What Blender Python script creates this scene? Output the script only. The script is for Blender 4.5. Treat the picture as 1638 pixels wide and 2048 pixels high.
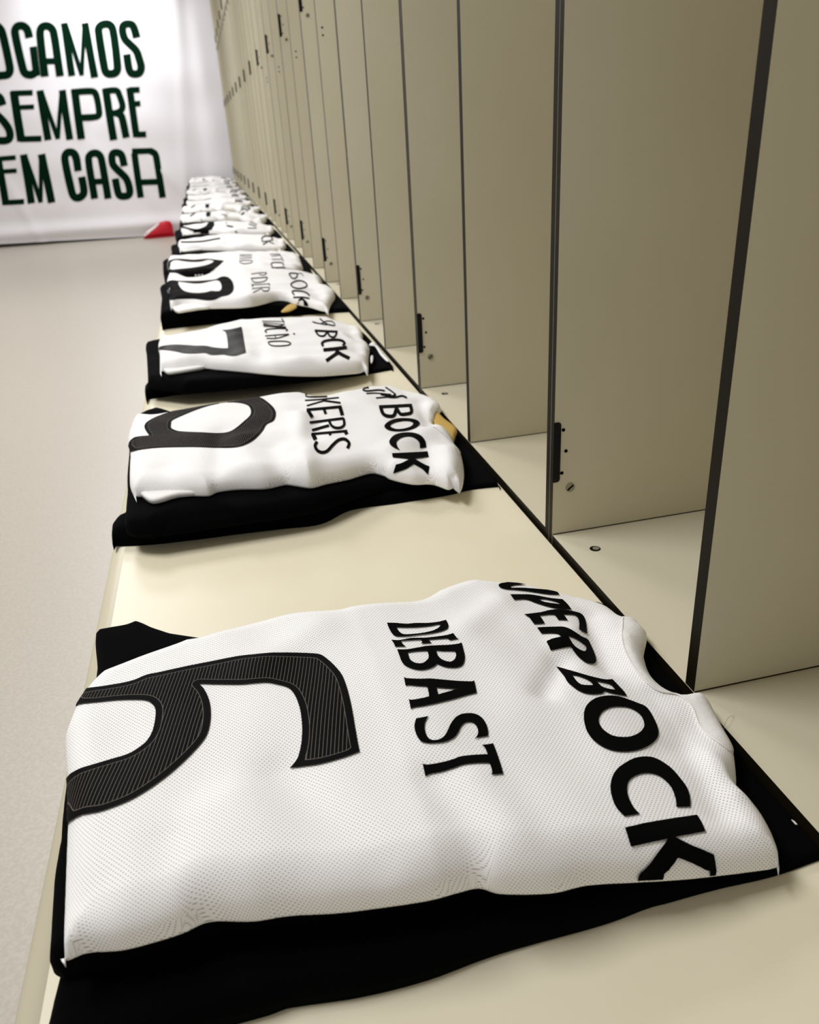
import bpy, bmesh, math, json
import numpy as np
from mathutils import Vector, Matrix
from mathutils.geometry import delaunay_2d_cdt
for o in list(bpy.data.objects): bpy.data.objects.remove(o)
SC = bpy.context.scene
COL = SC.collection
# ------------------------------------------------------------------ camera, world, lights, exposure
FLOOR, CEIL = -.53, 2.12
F_PX, YAW, PITCH, ROLL = 1607.884934, 0.207689, 0.446088, -0.061244
CAM = Vector((-0.318766, -0.165743, 0.420834))
fwd = Vector((math.sin(YAW)*math.cos(PITCH), math.cos(YAW)*math.cos(PITCH), -math.sin(PITCH)))
rgt = Vector((math.cos(YAW), -math.sin(YAW), 0)); upv = rgt.cross(fwd)
r2 = rgt*math.cos(ROLL)+upv*math.sin(ROLL); u2 = -rgt*math.sin(ROLL)+upv*math.cos(ROLL)
cd = bpy.data.cameras.new('camera'); cam = bpy.data.objects.new('camera', cd); COL.objects.link(cam)
cam.matrix_world = Matrix(((r2.x, u2.x, -fwd.x, CAM.x), (r2.y, u2.y, -fwd.y, CAM.y), (r2.z, u2.z, -fwd.z, CAM.z), (0, 0, 0, 1)))
cd.sensor_fit = 'HORIZONTAL'; cd.sensor_width = 36; cd.lens = 36*F_PX/1638; cd.clip_start = .01
cd.dof.use_dof = True; cd.dof.focus_distance = .66; cd.dof.aperture_fstop = 14
SC.camera = cam
w = bpy.data.worlds.new('world'); SC.world = w; w.use_nodes = True
w.node_tree.nodes['Background'].inputs[0].default_value = (1, .99, 1, 1)
w.node_tree.nodes['Background'].inputs[1].default_value = .33
def area(x, y, sx, sy, power, col=(1, 1, 1.035)):
    l = bpy.data.lights.new('ceiling_lamp', 'AREA'); l.shape = 'RECTANGLE'; l.size = sx; l.size_y = sy
    l.energy = power; l.color = col
    o = bpy.data.objects.new('ceiling_lamp', l); COL.objects.link(o); o.location = (x, y, CEIL-.03)
for y, pw in ((.9, 26), (3.3, 30), (5.7, 30), (8.9, 27)):
    area(-1.2, y, .6, 1.2, pw)
SC.view_settings.view_transform = 'Standard'; SC.view_settings.look = 'None'
SC.view_settings.exposure = 0.64; SC.view_settings.gamma = 1; SC.view_settings.use_curve_mapping = False
# ------------------------------------------------------------------ helpers
ZB = -0.008                      # top of the bench seat
def lerp(x, xs, ys): return np.interp(x, xs, ys)
def stack_top(x):                # top of a folded shirt lying on its shorts
    return ZB + lerp(x, [-.52, -.40, -.25, -.12, -.05, .02], [.068, .072, .070, .050, .033, .028])
def shorts_top(x):               # top of the folded shorts under it
    return ZB + lerp(x, [-.52, -.40, -.25, -.12, -.05, .02], [.044, .046, .042, .024, .013, .010])
def poly_dist(poly, x, y):
    """distance to the outline of poly and inside test, for arrays x, y"""
    P = np.asarray(poly, float); Q = np.roll(P, -1, 0)
    x = np.atleast_1d(np.asarray(x, float)); y = np.atleast_1d(np.asarray(y, float))
    best = np.full(x.shape, 1e9); ins = np.zeros(x.shape, bool)
    for (ax, ay), (bx, by) in zip(P, Q):
        dx, dy = bx-ax, by-ay; L = dx*dx+dy*dy+1e-18
        t = np.clip(((x-ax)*dx+(y-ay)*dy)/L, 0, 1)
        best = np.minimum(best, (x-ax-t*dx)**2+(y-ay-t*dy)**2)
        c = (ay > y) != (by > y)
        with np.errstate(divide='ignore', invalid='ignore'):
            ins ^= c & (x < (bx-ax)*(y-ay)/(by-ay+1e-18)+ax)
    return np.sqrt(best), ins
def wrinkle(folds, x, y, seed):
    z = np.zeros(np.shape(x))
    for (ax, ay, bx, by, s, a) in folds:
        dx, dy = bx-ax, by-ay; L = dx*dx+dy*dy+1e-12
        t = np.clip(((x-ax)*dx+(y-ay)*dy)/L, 0, 1)
        d2 = (x-ax-t*dx)**2+(y-ay-t*dy)**2
        z = z + a*np.exp(-d2/(2*s*s))
    r = np.random.RandomState(seed)
    for k in range(7):
        an = r.uniform(0, 6.283); w = r.uniform(40, 110); p = r.uniform(0, 6.283)
        z = z + .0005*np.sin(w*(x*math.cos(an)+y*math.sin(an))+p+1.5*np.sin(23*(x*math.sin(an)-y*math.cos(an))))
    return z
def shirt_height(outline, folds, seed, x, y, y_off=0.0):
    d, ins = poly_dist(outline, x, y)
    top = stack_top(x); th = top-shorts_top(x); r = np.maximum(th*.85, .006)
    k = np.clip(1-d/r, 0, 1)
    return top - r*(1-np.sqrt(np.maximum(0, 1-k*k))) + wrinkle(folds, x, y-y_off, seed)*np.clip(d/.012, 0, 1), ins

DATA = json.loads(r'''{"s1":{"outline":[[-3885,4153],[-3908,4144],[-3940,4132],[-3977,4118],[-4018,4104],[-4061,4090],[-4101,4077],[-4142,4062],[-4185,4046],[-4230,4029],[-4273,4013],[-4314,3997],
[-4352,3984],[-4387,3972],[-4421,3962],[-4453,3952],[-4482,3943],[-4507,3934],[-4529,3925],[-4542,3916],[-4564,3896],[-4581,3873],[-4590,3860],[-4599,3846],[-4608,3831],
[-4616,3814],[-4624,3798],[-4632,3782],[-4638,3768],[-4648,3743],[-4655,3720],[-4662,3695],[-4667,3680],[-4671,3664],[-4676,3648],[-4681,3631],[-4686,3616],[-4690,3601],
[-4697,3576],[-4703,3552],[-4708,3524],[-4711,3498],[-4715,3466],[-4719,3431],[-4722,3396],[-4725,3364],[-4727,3337],[-4729,3319],[-4730,3303],[-4731,3287],[-4731,3272],
[-4731,3257],[-4731,3240],[-4729,3223],[-4727,3206],[-4725,3188],[-4722,3170],[-4718,3151],[-4715,3129],[-4709,3094],[-4702,3052],[-4694,3006],[-4686,2960],[-4678,2917],
[-4671,2881],[-4666,2852],[-4661,2826],[-4656,2802],[-4651,2778],[-4647,2755],[-4642,2731],[-4638,2706],[-4635,2681],[-4631,2657],[-4628,2632],[-4625,2605],[-4621,2576],
[-4617,2541],[-4612,2504],[-4608,2464],[-4603,2423],[-4598,2380],[-4593,2338],[-4589,2296],[-4584,2254],[-4579,2212],[-4575,2168],[-4570,2122],[-4564,2073],[-4559,2020],
[-4552,1963],[-4546,1904],[-4539,1847],[-4534,1794],[-4528,1747],[-4524,1708],[-4520,1671],[-4516,1637],[-4512,1605],[-4508,1577],[-4505,1552],[-4502,1533],[-4499,1515],
[-4496,1497],[-4493,1482],[-4489,1460],[-4518,1505],[-4501,1503],[-4486,1502],[-4466,1504],[-4439,1511],[-4423,1515],[-4406,1517],[-4387,1516],[-4362,1513],[-4334,1507],
[-4304,1499],[-4273,1492],[-4242,1485],[-4213,1480],[-4186,1478],[-4160,1477],[-4134,1477],[-4109,1477],[-4083,1478],[-4057,1479],[-4031,1480],[-4004,1481],[-3978,1483],
[-3951,1486],[-3925,1490],[-3900,1494],[-3876,1499],[-3854,1507],[-3832,1515],[-3810,1522],[-3785,1527],[-3756,1527],[-3722,1523],[-3685,1514],[-3645,1502],[-3605,1490],
[-3565,1479],[-3529,1471],[-3495,1466],[-3463,1464],[-3432,1462],[-3401,1461],[-3368,1458],[-3333,1454],[-3295,1448],[-3255,1440],[-3214,1431],[-3171,1422],[-3129,1413],
[-3088,1406],[-3047,1400],[-3006,1394],[-2965,1389],[-2924,1385],[-2882,1381],[-2841,1376],[-2798,1372],[-2754,1368],[-2709,1363],[-2666,1360],[-2624,1357],[-2586,1355],
[-2552,1355],[-2520,1355],[-2490,1358],[-2461,1362],[-2433,1367],[-2407,1370],[-2383,1373],[-2361,1376],[-2340,1379],[-2320,1381],[-2301,1381],[-2282,1379],[-2264,1373],
[-2247,1364],[-2232,1353],[-2216,1342],[-2198,1332],[-2176,1324],[-2139,1315],[-2093,1306],[-2043,1297],[-1990,1289],[-1939,1283],[-1893,1279],[-1852,1279],[-1814,1281],
[-1777,1286],[-1740,1290],[-1702,1294],[-1660,1295],[-1614,1292],[-1565,1288],[-1515,1283],[-1464,1277],[-1414,1271],[-1366,1266],[-1321,1262],[-1278,1257],[-1235,1252],
[-1193,1248],[-1150,1245],[-1106,1242],[-1061,1239],[-1015,1237],[-969,1236],[-922,1234],[-875,1233],[-827,1232],[-777,1231],[-724,1230],[-670,1230],[-619,1229],[-573,1229],
[-536,1229],[-520,1229],[-503,1230],[-475,1231],[-456,1231],[-488,1171],[-477,1184],[-461,1203],[-445,1225],[-431,1249],[-423,1262],[-416,1276],[-409,1291],[-402,1307],[-394,1329],
[-385,1353],[-376,1379],[-367,1406],[-360,1433],[-353,1458],[-348,1482],[-343,1506],[-340,1530],[-337,1553],[-336,1576],[-336,1599],[-338,1623],[-342,1646],[-348,1670],[-354,1693],
[-358,1714],[-359,1735],[-358,1752],[-355,1769],[-350,1786],[-344,1802],[-337,1818],[-329,1835],[-320,1852],[-310,1868],[-299,1885],[-287,1902],[-275,1921],[-262,1941],[-246,1969],
[-227,2000],[-207,2035],[-186,2071],[-168,2107],[-153,2141],[-141,2174],[-132,2207],[-125,2239],[-119,2271],[-113,2303],[-107,2333],[-100,2364],[-93,2393],[-86,2422],[-80,2450],
[-73,2477],[-67,2504],[-60,2532],[-53,2559],[-45,2586],[-39,2611],[-34,2635],[-31,2655],[-31,2671],[-35,2696],[-46,2715],[-61,2730],[-82,2738],[-107,2743],[-137,2746],[-156,2745],
[-175,2743],[-194,2743],[-213,2745],[-229,2750],[-243,2760],[-257,2773],[-270,2788],[-281,2805],[-291,2823],[-299,2843],[-305,2865],[-310,2889],[-313,2915],[-314,2942],[-314,2970],
[-312,2999],[-309,3028],[-304,3060],[-297,3092],[-289,3125],[-280,3158],[-270,3190],[-259,3221],[-248,3251],[-236,3281],[-222,3312],[-206,3343],[-187,3377],[-164,3414],[-137,3455],
[-108,3498],[-78,3540],[-50,3580],[-27,3614],[-9,3638],[9,3662],[26,3684],[41,3705],[51,3725],[56,3744],[53,3762],[44,3779],[30,3796],[14,3811],[-3,3825],[-19,3837],[-35,3845],
[-54,3849],[-73,3851],[-92,3854],[-110,3862],[-124,3878],[-136,3903],[-144,3936],[-150,3974],[-157,4013],[-166,4051],[-179,4084],[-196,4111],[-215,4135],[-236,4158],[-259,4179],
[-284,4201],[-313,4224],[-352,4253],[-399,4285],[-450,4319],[-503,4352],[-559,4372],[-610,4392],[-654,4413],[-694,4435],[-731,4458],[-768,4479],[-806,4498],[-847,4514],[-892,4526],
[-939,4535],[-987,4542],[-1034,4547],[-1078,4552],[-1119,4558],[-1155,4565],[-1187,4572],[-1218,4582],[-1246,4592],[-1273,4599],[-1300,4604],[-1325,4606],[-1347,4605],[-1369,4602],
[-1391,4597],[-1415,4590],[-1443,4580],[-1480,4566],[-1522,4547],[-1567,4526],[-1612,4504],[-1656,4480],[-1696,4457],[-1732,4433],[-1765,4405],[-1797,4378],[-1828,4351],
[-1861,4328],[-1895,4310],[-1933,4298],[-1972,4291],[-2013,4286],[-2054,4283],[-2094,4281],[-2132,4276],[-2169,4270],[-2205,4264],[-2241,4258],[-2275,4252],[-2309,4247],
[-2342,4242],[-2374,4238],[-2405,4235],[-2436,4232],[-2465,4229],[-2493,4226],[-2518,4226],[-2538,4226],[-2556,4224],[-2573,4222],[-2590,4219],[-2607,4218],[-2627,4218],
[-2679,4224],[-2743,4232],[-2816,4243],[-2891,4253],[-2964,4261],[-3028,4266],[-3085,4267],[-3138,4266],[-3188,4263],[-3237,4258],[-3285,4252],[-3332,4245],[-3382,4235],
[-3431,4222],[-3480,4208],[-3526,4194],[-3569,4181],[-3607,4171],[-3638,4163],[-3669,4155],[-3697,4148],[-3723,4142],[-3745,4137],
[-3760,4133]],"folds":[[-0.2364,0.198,-0.219,0.12,0.01,-0.0036799999999999997],[-0.2089,0.1943,-0.1951,0.123,0.011,0.0029899999999999996],
[-0.3279,0.231,-0.2811,0.1468,0.011,-0.0032199999999999998],[-0.3564,0.2131,-0.3158,0.1334,0.012,0.0023],[-0.4344,0.1673,-0.4092,0.1381,0.012,-0.00345],
[-0.1043,0.3155,-0.1322,0.2778,0.007,-0.005174999999999999],[-0.046,0.3856,-0.0664,0.3097,0.008,-0.005174999999999999],[-0.0342,0.343,-0.048,0.2831,0.007,0.00345],
[-0.0714,0.3609,-0.0951,0.3371,0.007,0.00345],[-0.0359,0.2326,-0.073,0.2095,0.01,-0.00345],[-0.044,0.1976,-0.0465,0.1653,0.006,0.004025],
[-0.056,0.2091,-0.0667,0.1539,0.008,-0.00345],[-0.0498,0.1797,-0.0481,0.1206,0.012,0.00345],[-0.2817,0.387,-0.3326,0.3462,0.012,0.00253],
[-0.2383,0.3203,-0.2467,0.1826,0.018,0.0018399999999999998],[-0.3769,0.2029,-0.372,0.1335,0.014,0.00253],[-0.3964,0.1932,-0.4016,0.1358,0.01,-0.00207],
[-0.2831,0.1372,-0.2942,0.1212,0.008,-0.00345],[-0.1912,0.1399,-0.1761,0.1068,0.01,-0.0023],[-0.1217,0.4075,-0.1673,0.3625,0.01,0.00345]],"seed":3,"name":[[[-2287,3773],
[-2275,3771],[-2264,3769],[-2252,3767],[-2239,3765],[-2225,3762],[-2208,3758],[-2189,3752],[-2169,3747],[-2150,3742],[-2132,3739],[-2115,3738],[-2100,3740],[-2085,3742],
[-2070,3744],[-2054,3745],[-2037,3744],[-2019,3743],[-2001,3741],[-1982,3739],[-1964,3738],[-1945,3738],[-1926,3739],[-1906,3740],[-1887,3741],[-1870,3743],[-1854,3745],
[-1838,3749],[-1823,3753],[-1809,3757],[-1795,3760],[-1796,3731],[-1798,3699],[-1801,3669],[-1806,3643],[-1821,3613],[-1829,3608],[-1840,3603],[-1852,3599],[-1864,3595],
[-1875,3592],[-1887,3589],[-1899,3587],[-1912,3585],[-1926,3583],[-1941,3581],[-1957,3578],[-1974,3576],[-1991,3574],[-2008,3572],[-2027,3570],[-2046,3569],[-2064,3567],
[-2083,3566],[-2102,3564],[-2121,3563],[-2139,3562],[-2157,3562],[-2173,3562],[-2187,3563],[-2199,3564],[-2211,3566],[-2221,3568],[-2230,3570],[-2242,3572],[-2252,3576],
[-2261,3583],[-2268,3593],[-2274,3606],[-2278,3621],[-2282,3637],[-2284,3655],[-2285,3674],[-2287,3694],[-2287,3714],[-2288,3732],[-2287,3754]],[[-2226,3700],[-2210,3697],
[-2195,3694],[-2178,3691],[-2161,3688],[-2144,3686],[-2127,3684],[-2109,3683],[-2091,3682],[-2073,3681],[-2054,3681],[-2035,3682],[-2014,3683],[-1993,3684],[-1972,3686],
[-1954,3688],[-1937,3690],[-1920,3693],[-1905,3696],[-1892,3699],[-1881,3700],[-1863,3695],[-1866,3677],[-1877,3661],[-1892,3646],[-1902,3639],[-1914,3632],[-1927,3625],
[-1941,3618],[-1955,3613],[-1969,3609],[-1984,3605],[-2000,3601],[-2015,3597],[-2030,3595],[-2046,3593],[-2061,3591],[-2077,3590],[-2092,3589],[-2108,3589],[-2124,3588],
[-2140,3588],[-2154,3589],[-2166,3590],[-2180,3592],[-2191,3597],[-2200,3604],[-2208,3615],[-2213,3628],[-2218,3643],[-2221,3661],[-2223,3682]],[[-2303,3533],[-2293,3529],
[-2282,3525],[-2271,3522],[-2260,3519],[-2250,3517],[-2238,3517],[-2227,3519],[-2216,3521],[-2204,3523],[-2193,3525],[-2182,3528],[-2170,3530],[-2157,3532],[-2143,3533],
[-2124,3532],[-2102,3530],[-2078,3528],[-2055,3526],[-2034,3524],[-2014,3524],[-1996,3525],[-1979,3526],[-1961,3526],[-1943,3527],[-1924,3528],[-1905,3529],[-1886,3529],
[-1868,3530],[-1852,3530],[-1839,3531],[-1828,3533],[-1817,3534],[-1807,3536],[-1797,3537],[-1794,3520],[-1791,3503],[-1789,3487],[-1785,3473],[-1771,3458],[-1782,3460],
[-1795,3461],[-1807,3462],[-1820,3461],[-1834,3460],[-1846,3459],[-1853,3470],[-1861,3486],[-1872,3487],[-1883,3489],[-1895,3490],[-1908,3491],[-1923,3492],[-1939,3493],
[-1957,3493],[-1976,3493],[-1995,3493],[-2012,3492],[-2008,3466],[-2000,3447],[-2011,3447],[-2023,3447],[-2035,3448],[-2046,3448],[-2057,3448],[-2067,3447],[-2077,3447],
[-2087,3447],[-2072,3467],[-2072,3483],[-2073,3499],[-2088,3500],[-2103,3501],[-2118,3501],[-2134,3502],[-2150,3502],[-2166,3502],[-2183,3502],[-2200,3501],[-2216,3501],
[-2231,3501],[-2231,3481],[-2230,3460],[-2225,3445],[-2218,3430],[-2212,3416],[-2222,3418],[-2233,3421],[-2245,3423],[-2256,3425],[-2266,3426],[-2277,3426],[-2287,3427],
[-2297,3427],[-2295,3451],[-2295,3476],[-2297,3495],[-2300,3514]],[[-2290,3384],[-2276,3382],[-2262,3379],[-2248,3377],[-2232,3376],[-2216,3376],[-2199,3378],[-2180,3382],
[-2161,3386],[-2143,3391],[-2125,3395],[-2109,3398],[-2094,3402],[-2079,3406],[-2064,3409],[-2048,3411],[-2031,3412],[-2013,3413],[-1996,3412],[-1978,3412],[-1960,3411],
[-1942,3410],[-1924,3409],[-1907,3407],[-1889,3406],[-1873,3405],[-1856,3404],[-1840,3404],[-1824,3404],[-1810,3404],[-1798,3405],[-1786,3406],[-1776,3410],[-1766,3413],
[-1768,3396],[-1771,3378],[-1773,3360],[-1776,3342],[-1778,3326],[-1780,3311],[-1782,3295],[-1784,3280],[-1787,3266],[-1791,3249],[-1796,3233],[-1801,3218],[-1807,3204],
[-1816,3185],[-1826,3168],[-1837,3154],[-1847,3145],[-1857,3139],[-1868,3134],[-1880,3130],[-1890,3128],[-1900,3127],[-1910,3126],[-1921,3126],[-1931,3127],[-1941,3127],
[-1951,3129],[-1961,3130],[-1970,3133],[-1978,3135],[-1990,3141],[-1999,3147],[-2008,3154],[-2017,3161],[-2024,3167],[-2031,3174],[-2040,3163],[-2050,3151],[-2062,3140],
[-2073,3131],[-2085,3122],[-2098,3114],[-2112,3107],[-2124,3101],[-2136,3096],[-2149,3091],[-2161,3088],[-2173,3086],[-2184,3086],[-2195,3088],[-2206,3091],[-2216,3094],
[-2225,3098],[-2235,3104],[-2244,3110],[-2252,3117],[-2260,3124],[-2268,3133],[-2275,3142],[-2281,3152],[-2286,3163],[-2291,3178],[-2294,3195],[-2295,3214],[-2296,3230],
[-2295,3247],[-2294,3266],[-2293,3286],[-2293,3304],[-2292,3324],[-2291,3345],[-2290,3365]],[[-2220,3328],[-2208,3331],[-2195,3334],[-2182,3337],[-2168,3339],[-2152,3342],
[-2135,3343],[-2117,3344],[-2098,3345],[-2079,3345],[-2061,3346],[-2063,3325],[-2065,3303],[-2069,3278],[-2076,3253],[-2084,3238],[-2095,3223],[-2107,3210],[-2118,3197],
[-2131,3186],[-2143,3178],[-2155,3174],[-2167,3174],[-2179,3175],[-2188,3177],[-2196,3181],[-2204,3188],[-2211,3197],[-2218,3209],[-2223,3222],[-2226,3238],[-2226,3256],
[-2225,3274],[-2224,3293],[-2222,3311]],[[-1992,3345],[-1982,3343],[-1972,3341],[-1961,3338],[-1950,3336],[-1937,3333],[-1921,3331],[-1903,3329],[-1885,3326],[-1866,3323],
[-1849,3320],[-1848,3304],[-1849,3287],[-1856,3265],[-1866,3244],[-1878,3227],[-1891,3214],[-1902,3207],[-1913,3201],[-1924,3199],[-1935,3201],[-1946,3205],[-1957,3211],
[-1964,3217],[-1972,3224],[-1979,3232],[-1985,3241],[-1990,3255],[-1995,3271],[-1997,3288],[-1997,3307],[-1994,3327]],[[-2324,3003],[-2316,2994],[-2306,2986],[-2295,2983],
[-2280,2979],[-2263,2976],[-2246,2973],[-2228,2972],[-2210,2971],[-2191,2972],[-2171,2973],[-2152,2975],[-2132,2976],[-2113,2975],[-2095,2974],[-2076,2973],[-2058,2972],
[-2038,2971],[-2016,2970],[-1994,2969],[-1971,2967],[-1949,2966],[-1929,2964],[-1910,2963],[-1892,2962],[-1875,2960],[-1860,2959],[-1847,2957],[-1832,2956],[-1819,2957],
[-1806,2966],[-1808,2951],[-1811,2936],[-1814,2919],[-1817,2903],[-1820,2887],[-1824,2868],[-1827,2850],[-1831,2832],[-1834,2814],[-1851,2810],[-1870,2804],[-1888,2798],
[-1908,2791],[-1928,2783],[-1949,2773],[-1971,2763],[-1994,2751],[-2016,2740],[-2038,2729],[-2059,2719],[-2080,2709],[-2101,2700],[-2122,2691],[-2143,2682],[-2166,2674],
[-2189,2666],[-2213,2659],[-2235,2654],[-2255,2649],[-2274,2647],[-2292,2645],[-2308,2644],[-2323,2643],[-2335,2642],[-2348,2637],[-2360,2630],[-2358,2647],[-2356,2664],
[-2354,2682],[-2353,2697],[-2351,2711],[-2350,2726],[-2349,2739],[-2342,2733],[-2333,2729],[-2322,2728],[-2307,2729],[-2291,2730],[-2275,2733],[-2260,2735],[-2247,2738],
[-2235,2741],[-2224,2745],[-2212,2749],[-2202,2753],[-2199,2767],[-2196,2782],[-2193,2798],[-2191,2814],[-2189,2829],[-2187,2845],[-2186,2861],[-2185,2876],[-2200,2877],
[-2216,2879],[-2233,2881],[-2248,2884],[-2262,2887],[-2274,2890],[-2285,2894],[-2295,2897],[-2304,2900],[-2312,2902],[-2324,2899],[-2335,2895],[-2333,2912],[-2331,2931],
[-2329,2950],[-2327,2968],[-2325,2986]],[[-2119,2865],[-2104,2865],[-2089,2864],[-2072,2864],[-2056,2864],[-2040,2864],[-2025,2864],[-2009,2864],[-1994,2863],[-1979,2863],
[-1966,2863],[-1982,2854],[-2000,2845],[-2018,2836],[-2036,2826],[-2053,2817],[-2070,2809],[-2086,2800],[-2101,2793],[-2116,2785],[-2130,2778],[-2128,2796],[-2126,2816],
[-2124,2832],[-2121,2849]],[[-2349,2525],[-2341,2525],[-2332,2525],[-2323,2526],[-2312,2527],[-2302,2527],[-2292,2529],[-2281,2530],[-2270,2531],[-2260,2533],[-2269,2520],
[-2280,2507],[-2289,2493],[-2297,2479],[-2304,2465],[-2309,2450],[-2313,2438],[-2316,2426],[-2319,2414],[-2321,2401],[-2322,2389],[-2323,2377],[-2323,2365],[-2322,2353],
[-2321,2342],[-2318,2330],[-2315,2320],[-2311,2312],[-2304,2305],[-2295,2300],[-2284,2298],[-2276,2297],[-2266,2298],[-2256,2299],[-2246,2303],[-2237,2307],[-2228,2313],
[-2218,2320],[-2208,2329],[-2200,2339],[-2192,2350],[-2183,2363],[-2175,2376],[-2167,2389],[-2159,2400],[-2153,2412],[-2146,2424],[-2139,2436],[-2131,2448],[-2122,2461],
[-2112,2475],[-2101,2488],[-2091,2501],[-2081,2513],[-2071,2522],[-2061,2531],[-2051,2538],[-2041,2545],[-2031,2551],[-2021,2556],[-2010,2559],[-2000,2562],[-1990,2564],
[-1981,2566],[-1971,2567],[-1962,2567],[-1952,2567],[-1944,2565],[-1936,2563],[-1927,2559],[-1918,2553],[-1911,2546],[-1904,2538],[-1899,2528],[-1894,2516],[-1890,2503],
[-1887,2490],[-1886,2475],[-1886,2460],[-1886,2444],[-1887,2429],[-1889,2414],[-1891,2399],[-1894,2385],[-1897,2371],[-1901,2357],[-1906,2343],[-1910,2330],[-1915,2318],
[-1925,2317],[-1937,2315],[-1949,2313],[-1961,2311],[-1971,2309],[-1983,2305],[-1994,2301],[-2004,2297],[-2014,2294],[-2006,2303],[-1997,2312],[-1989,2323],[-1981,2334],
[-1975,2346],[-1969,2359],[-1966,2371],[-1963,2385],[-1961,2399],[-1961,2412],[-1961,2424],[-1963,2436],[-1965,2447],[-1969,2456],[-1977,2463],[-1987,2467],[-1997,2468],
[-2009,2467],[-2021,2462],[-2034,2455],[-2043,2447],[-2052,2438],[-2062,2427],[-2071,2416],[-2080,2402],[-2089,2388],[-2097,2373],[-2106,2360],[-2115,2348],[-2123,2337],
[-2132,2326],[-2141,2317],[-2151,2308],[-2161,2301],[-2172,2295],[-2183,2289],[-2192,2284],[-2201,2280],[-2210,2277],[-2220,2274],[-2231,2272],[-2242,2270],[-2255,2270],
[-2268,2270],[-2280,2270],[-2292,2271],[-2302,2272],[-2312,2274],[-2321,2276],[-2329,2279],[-2337,2282],[-2347,2286],[-2355,2290],[-2362,2296],[-2369,2302],[-2374,2311],
[-2377,2321],[-2380,2333],[-2383,2344],[-2384,2357],[-2385,2370],[-2385,2384],[-2385,2398],[-2384,2410],[-2383,2422],[-2381,2434],[-2379,2447],[-2376,2460],[-2371,2473],
[-2366,2486],[-2360,2499],[-2354,2512]],[[-1986,2234],[-1976,2235],[-1966,2236],[-1955,2237],[-1944,2238],[-1934,2239],[-1923,2241],[-1913,2243],[-1903,2245],[-1904,2228],
[-1906,2211],[-1907,2193],[-1908,2174],[-1910,2155],[-1912,2135],[-1914,2114],[-1916,2093],[-1919,2071],[-1921,2051],[-1924,2031],[-1927,2011],[-1930,1992],[-1932,1974],
[-1935,1957],[-1943,1957],[-1952,1956],[-1962,1955],[-1971,1953],[-1980,1952],[-1990,1950],[-2000,1948],[-2010,1946],[-2019,1945],[-2006,1963],[-2002,1975],[-1999,1990],
[-1996,2006],[-1994,2019],[-1993,2033],[-1992,2047],[-1991,2061],[-2005,2060],[-2020,2060],[-2035,2060],[-2050,2060],[-2064,2060],[-2077,2060],[-2089,2059],[-2101,2059],
[-2113,2059],[-2124,2059],[-2134,2059],[-2144,2059],[-2153,2059],[-2162,2058],[-2172,2057],[-2182,2056],[-2191,2054],[-2201,2052],[-2211,2050],[-2222,2049],[-2235,2048],
[-2250,2047],[-2265,2047],[-2280,2046],[-2294,2047],[-2309,2047],[-2324,2048],[-2339,2049],[-2353,2049],[-2364,2049],[-2376,2048],[-2386,2046],[-2395,2043],[-2406,2037],
[-2415,2030],[-2414,2040],[-2413,2052],[-2412,2064],[-2411,2075],[-2410,2087],[-2409,2101],[-2408,2114],[-2407,2126],[-2400,2121],[-2390,2116],[-2383,2115],[-2376,2114],
[-2367,2114],[-2357,2114],[-2347,2113],[-2334,2113],[-2319,2113],[-2304,2113],[-2289,2113],[-2275,2113],[-2262,2114],[-2249,2114],[-2237,2116],[-2225,2117],[-2214,2119],
[-2202,2121],[-2192,2125],[-2181,2128],[-2171,2132],[-2161,2134],[-2151,2136],[-2141,2137],[-2132,2138],[-2122,2139],[-2111,2139],[-2100,2140],[-2088,2141],[-2076,2141],
[-2063,2142],[-2049,2143],[-2035,2143],[-2020,2143],[-2005,2144],[-1989,2144],[-1975,2144],[-1974,2156],[-1973,2169],[-1973,2181],[-1971,2197],[-1972,2211],[-1976,2220],
[-1981,2227]]],"sponsor":[[[-857,4380],[-868,4383],[-880,4386],[-891,4391],[-903,4396],[-916,4402],[-929,4411],[-800,4809],[-817,4816],[-834,4822],[-849,4826],[-866,4826],
[-1027,4417],[-1046,4402],[-1062,4392],[-1081,4384],[-1098,4377],[-1113,4369],[-1131,4351],[-1144,4333],[-1148,4313],[-1143,4295],[-1136,4288],[-1126,4281],[-1115,4275],
[-1102,4270],[-1088,4266],[-1074,4265],[-1058,4265],[-1041,4265],[-1023,4265],[-1005,4264],[-985,4262],[-963,4260],[-940,4257],[-918,4253],[-898,4249],[-880,4245],[-862,4240],
[-846,4235],[-829,4230],[-813,4225],[-796,4220],[-778,4214],[-761,4209],[-744,4204],[-728,4200],[-712,4197],[-697,4195],[-682,4194],[-668,4193],[-655,4192],[-638,4193],[-623,4194],
[-609,4195],[-606,4218],[-602,4249],[-460,4609],[-467,4629],[-483,4636],[-500,4643],[-519,4647],[-691,4289],[-712,4286],[-733,4285],[-754,4286],[-774,4288],[-795,4290],[-815,4293],
[-835,4295],[-856,4298],[-876,4301],[-896,4303],[-914,4305],[-932,4305],[-948,4305],[-964,4304],[-978,4303],[-991,4302],[-1008,4300],[-1024,4298],[-1035,4298],[-1037,4318],
[-1020,4331],[-995,4342],[-981,4347],[-965,4351],[-949,4355],[-932,4359],[-918,4362],[-903,4365],[-888,4369],[-873,4373]],[[-1095,4162],[-1076,4169],[-1056,4176],[-1035,4181],
[-1015,4185],[-996,4188],[-976,4191],[-957,4193],[-937,4195],[-918,4196],[-900,4195],[-882,4192],[-866,4189],[-849,4184],[-832,4179],[-814,4173],[-796,4166],[-777,4158],
[-757,4150],[-737,4142],[-717,4135],[-696,4129],[-675,4125],[-653,4121],[-632,4118],[-611,4116],[-609,4101],[-606,4086],[-603,4070],[-600,4054],[-598,4037],[-597,4020],[-597,4002],
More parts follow.
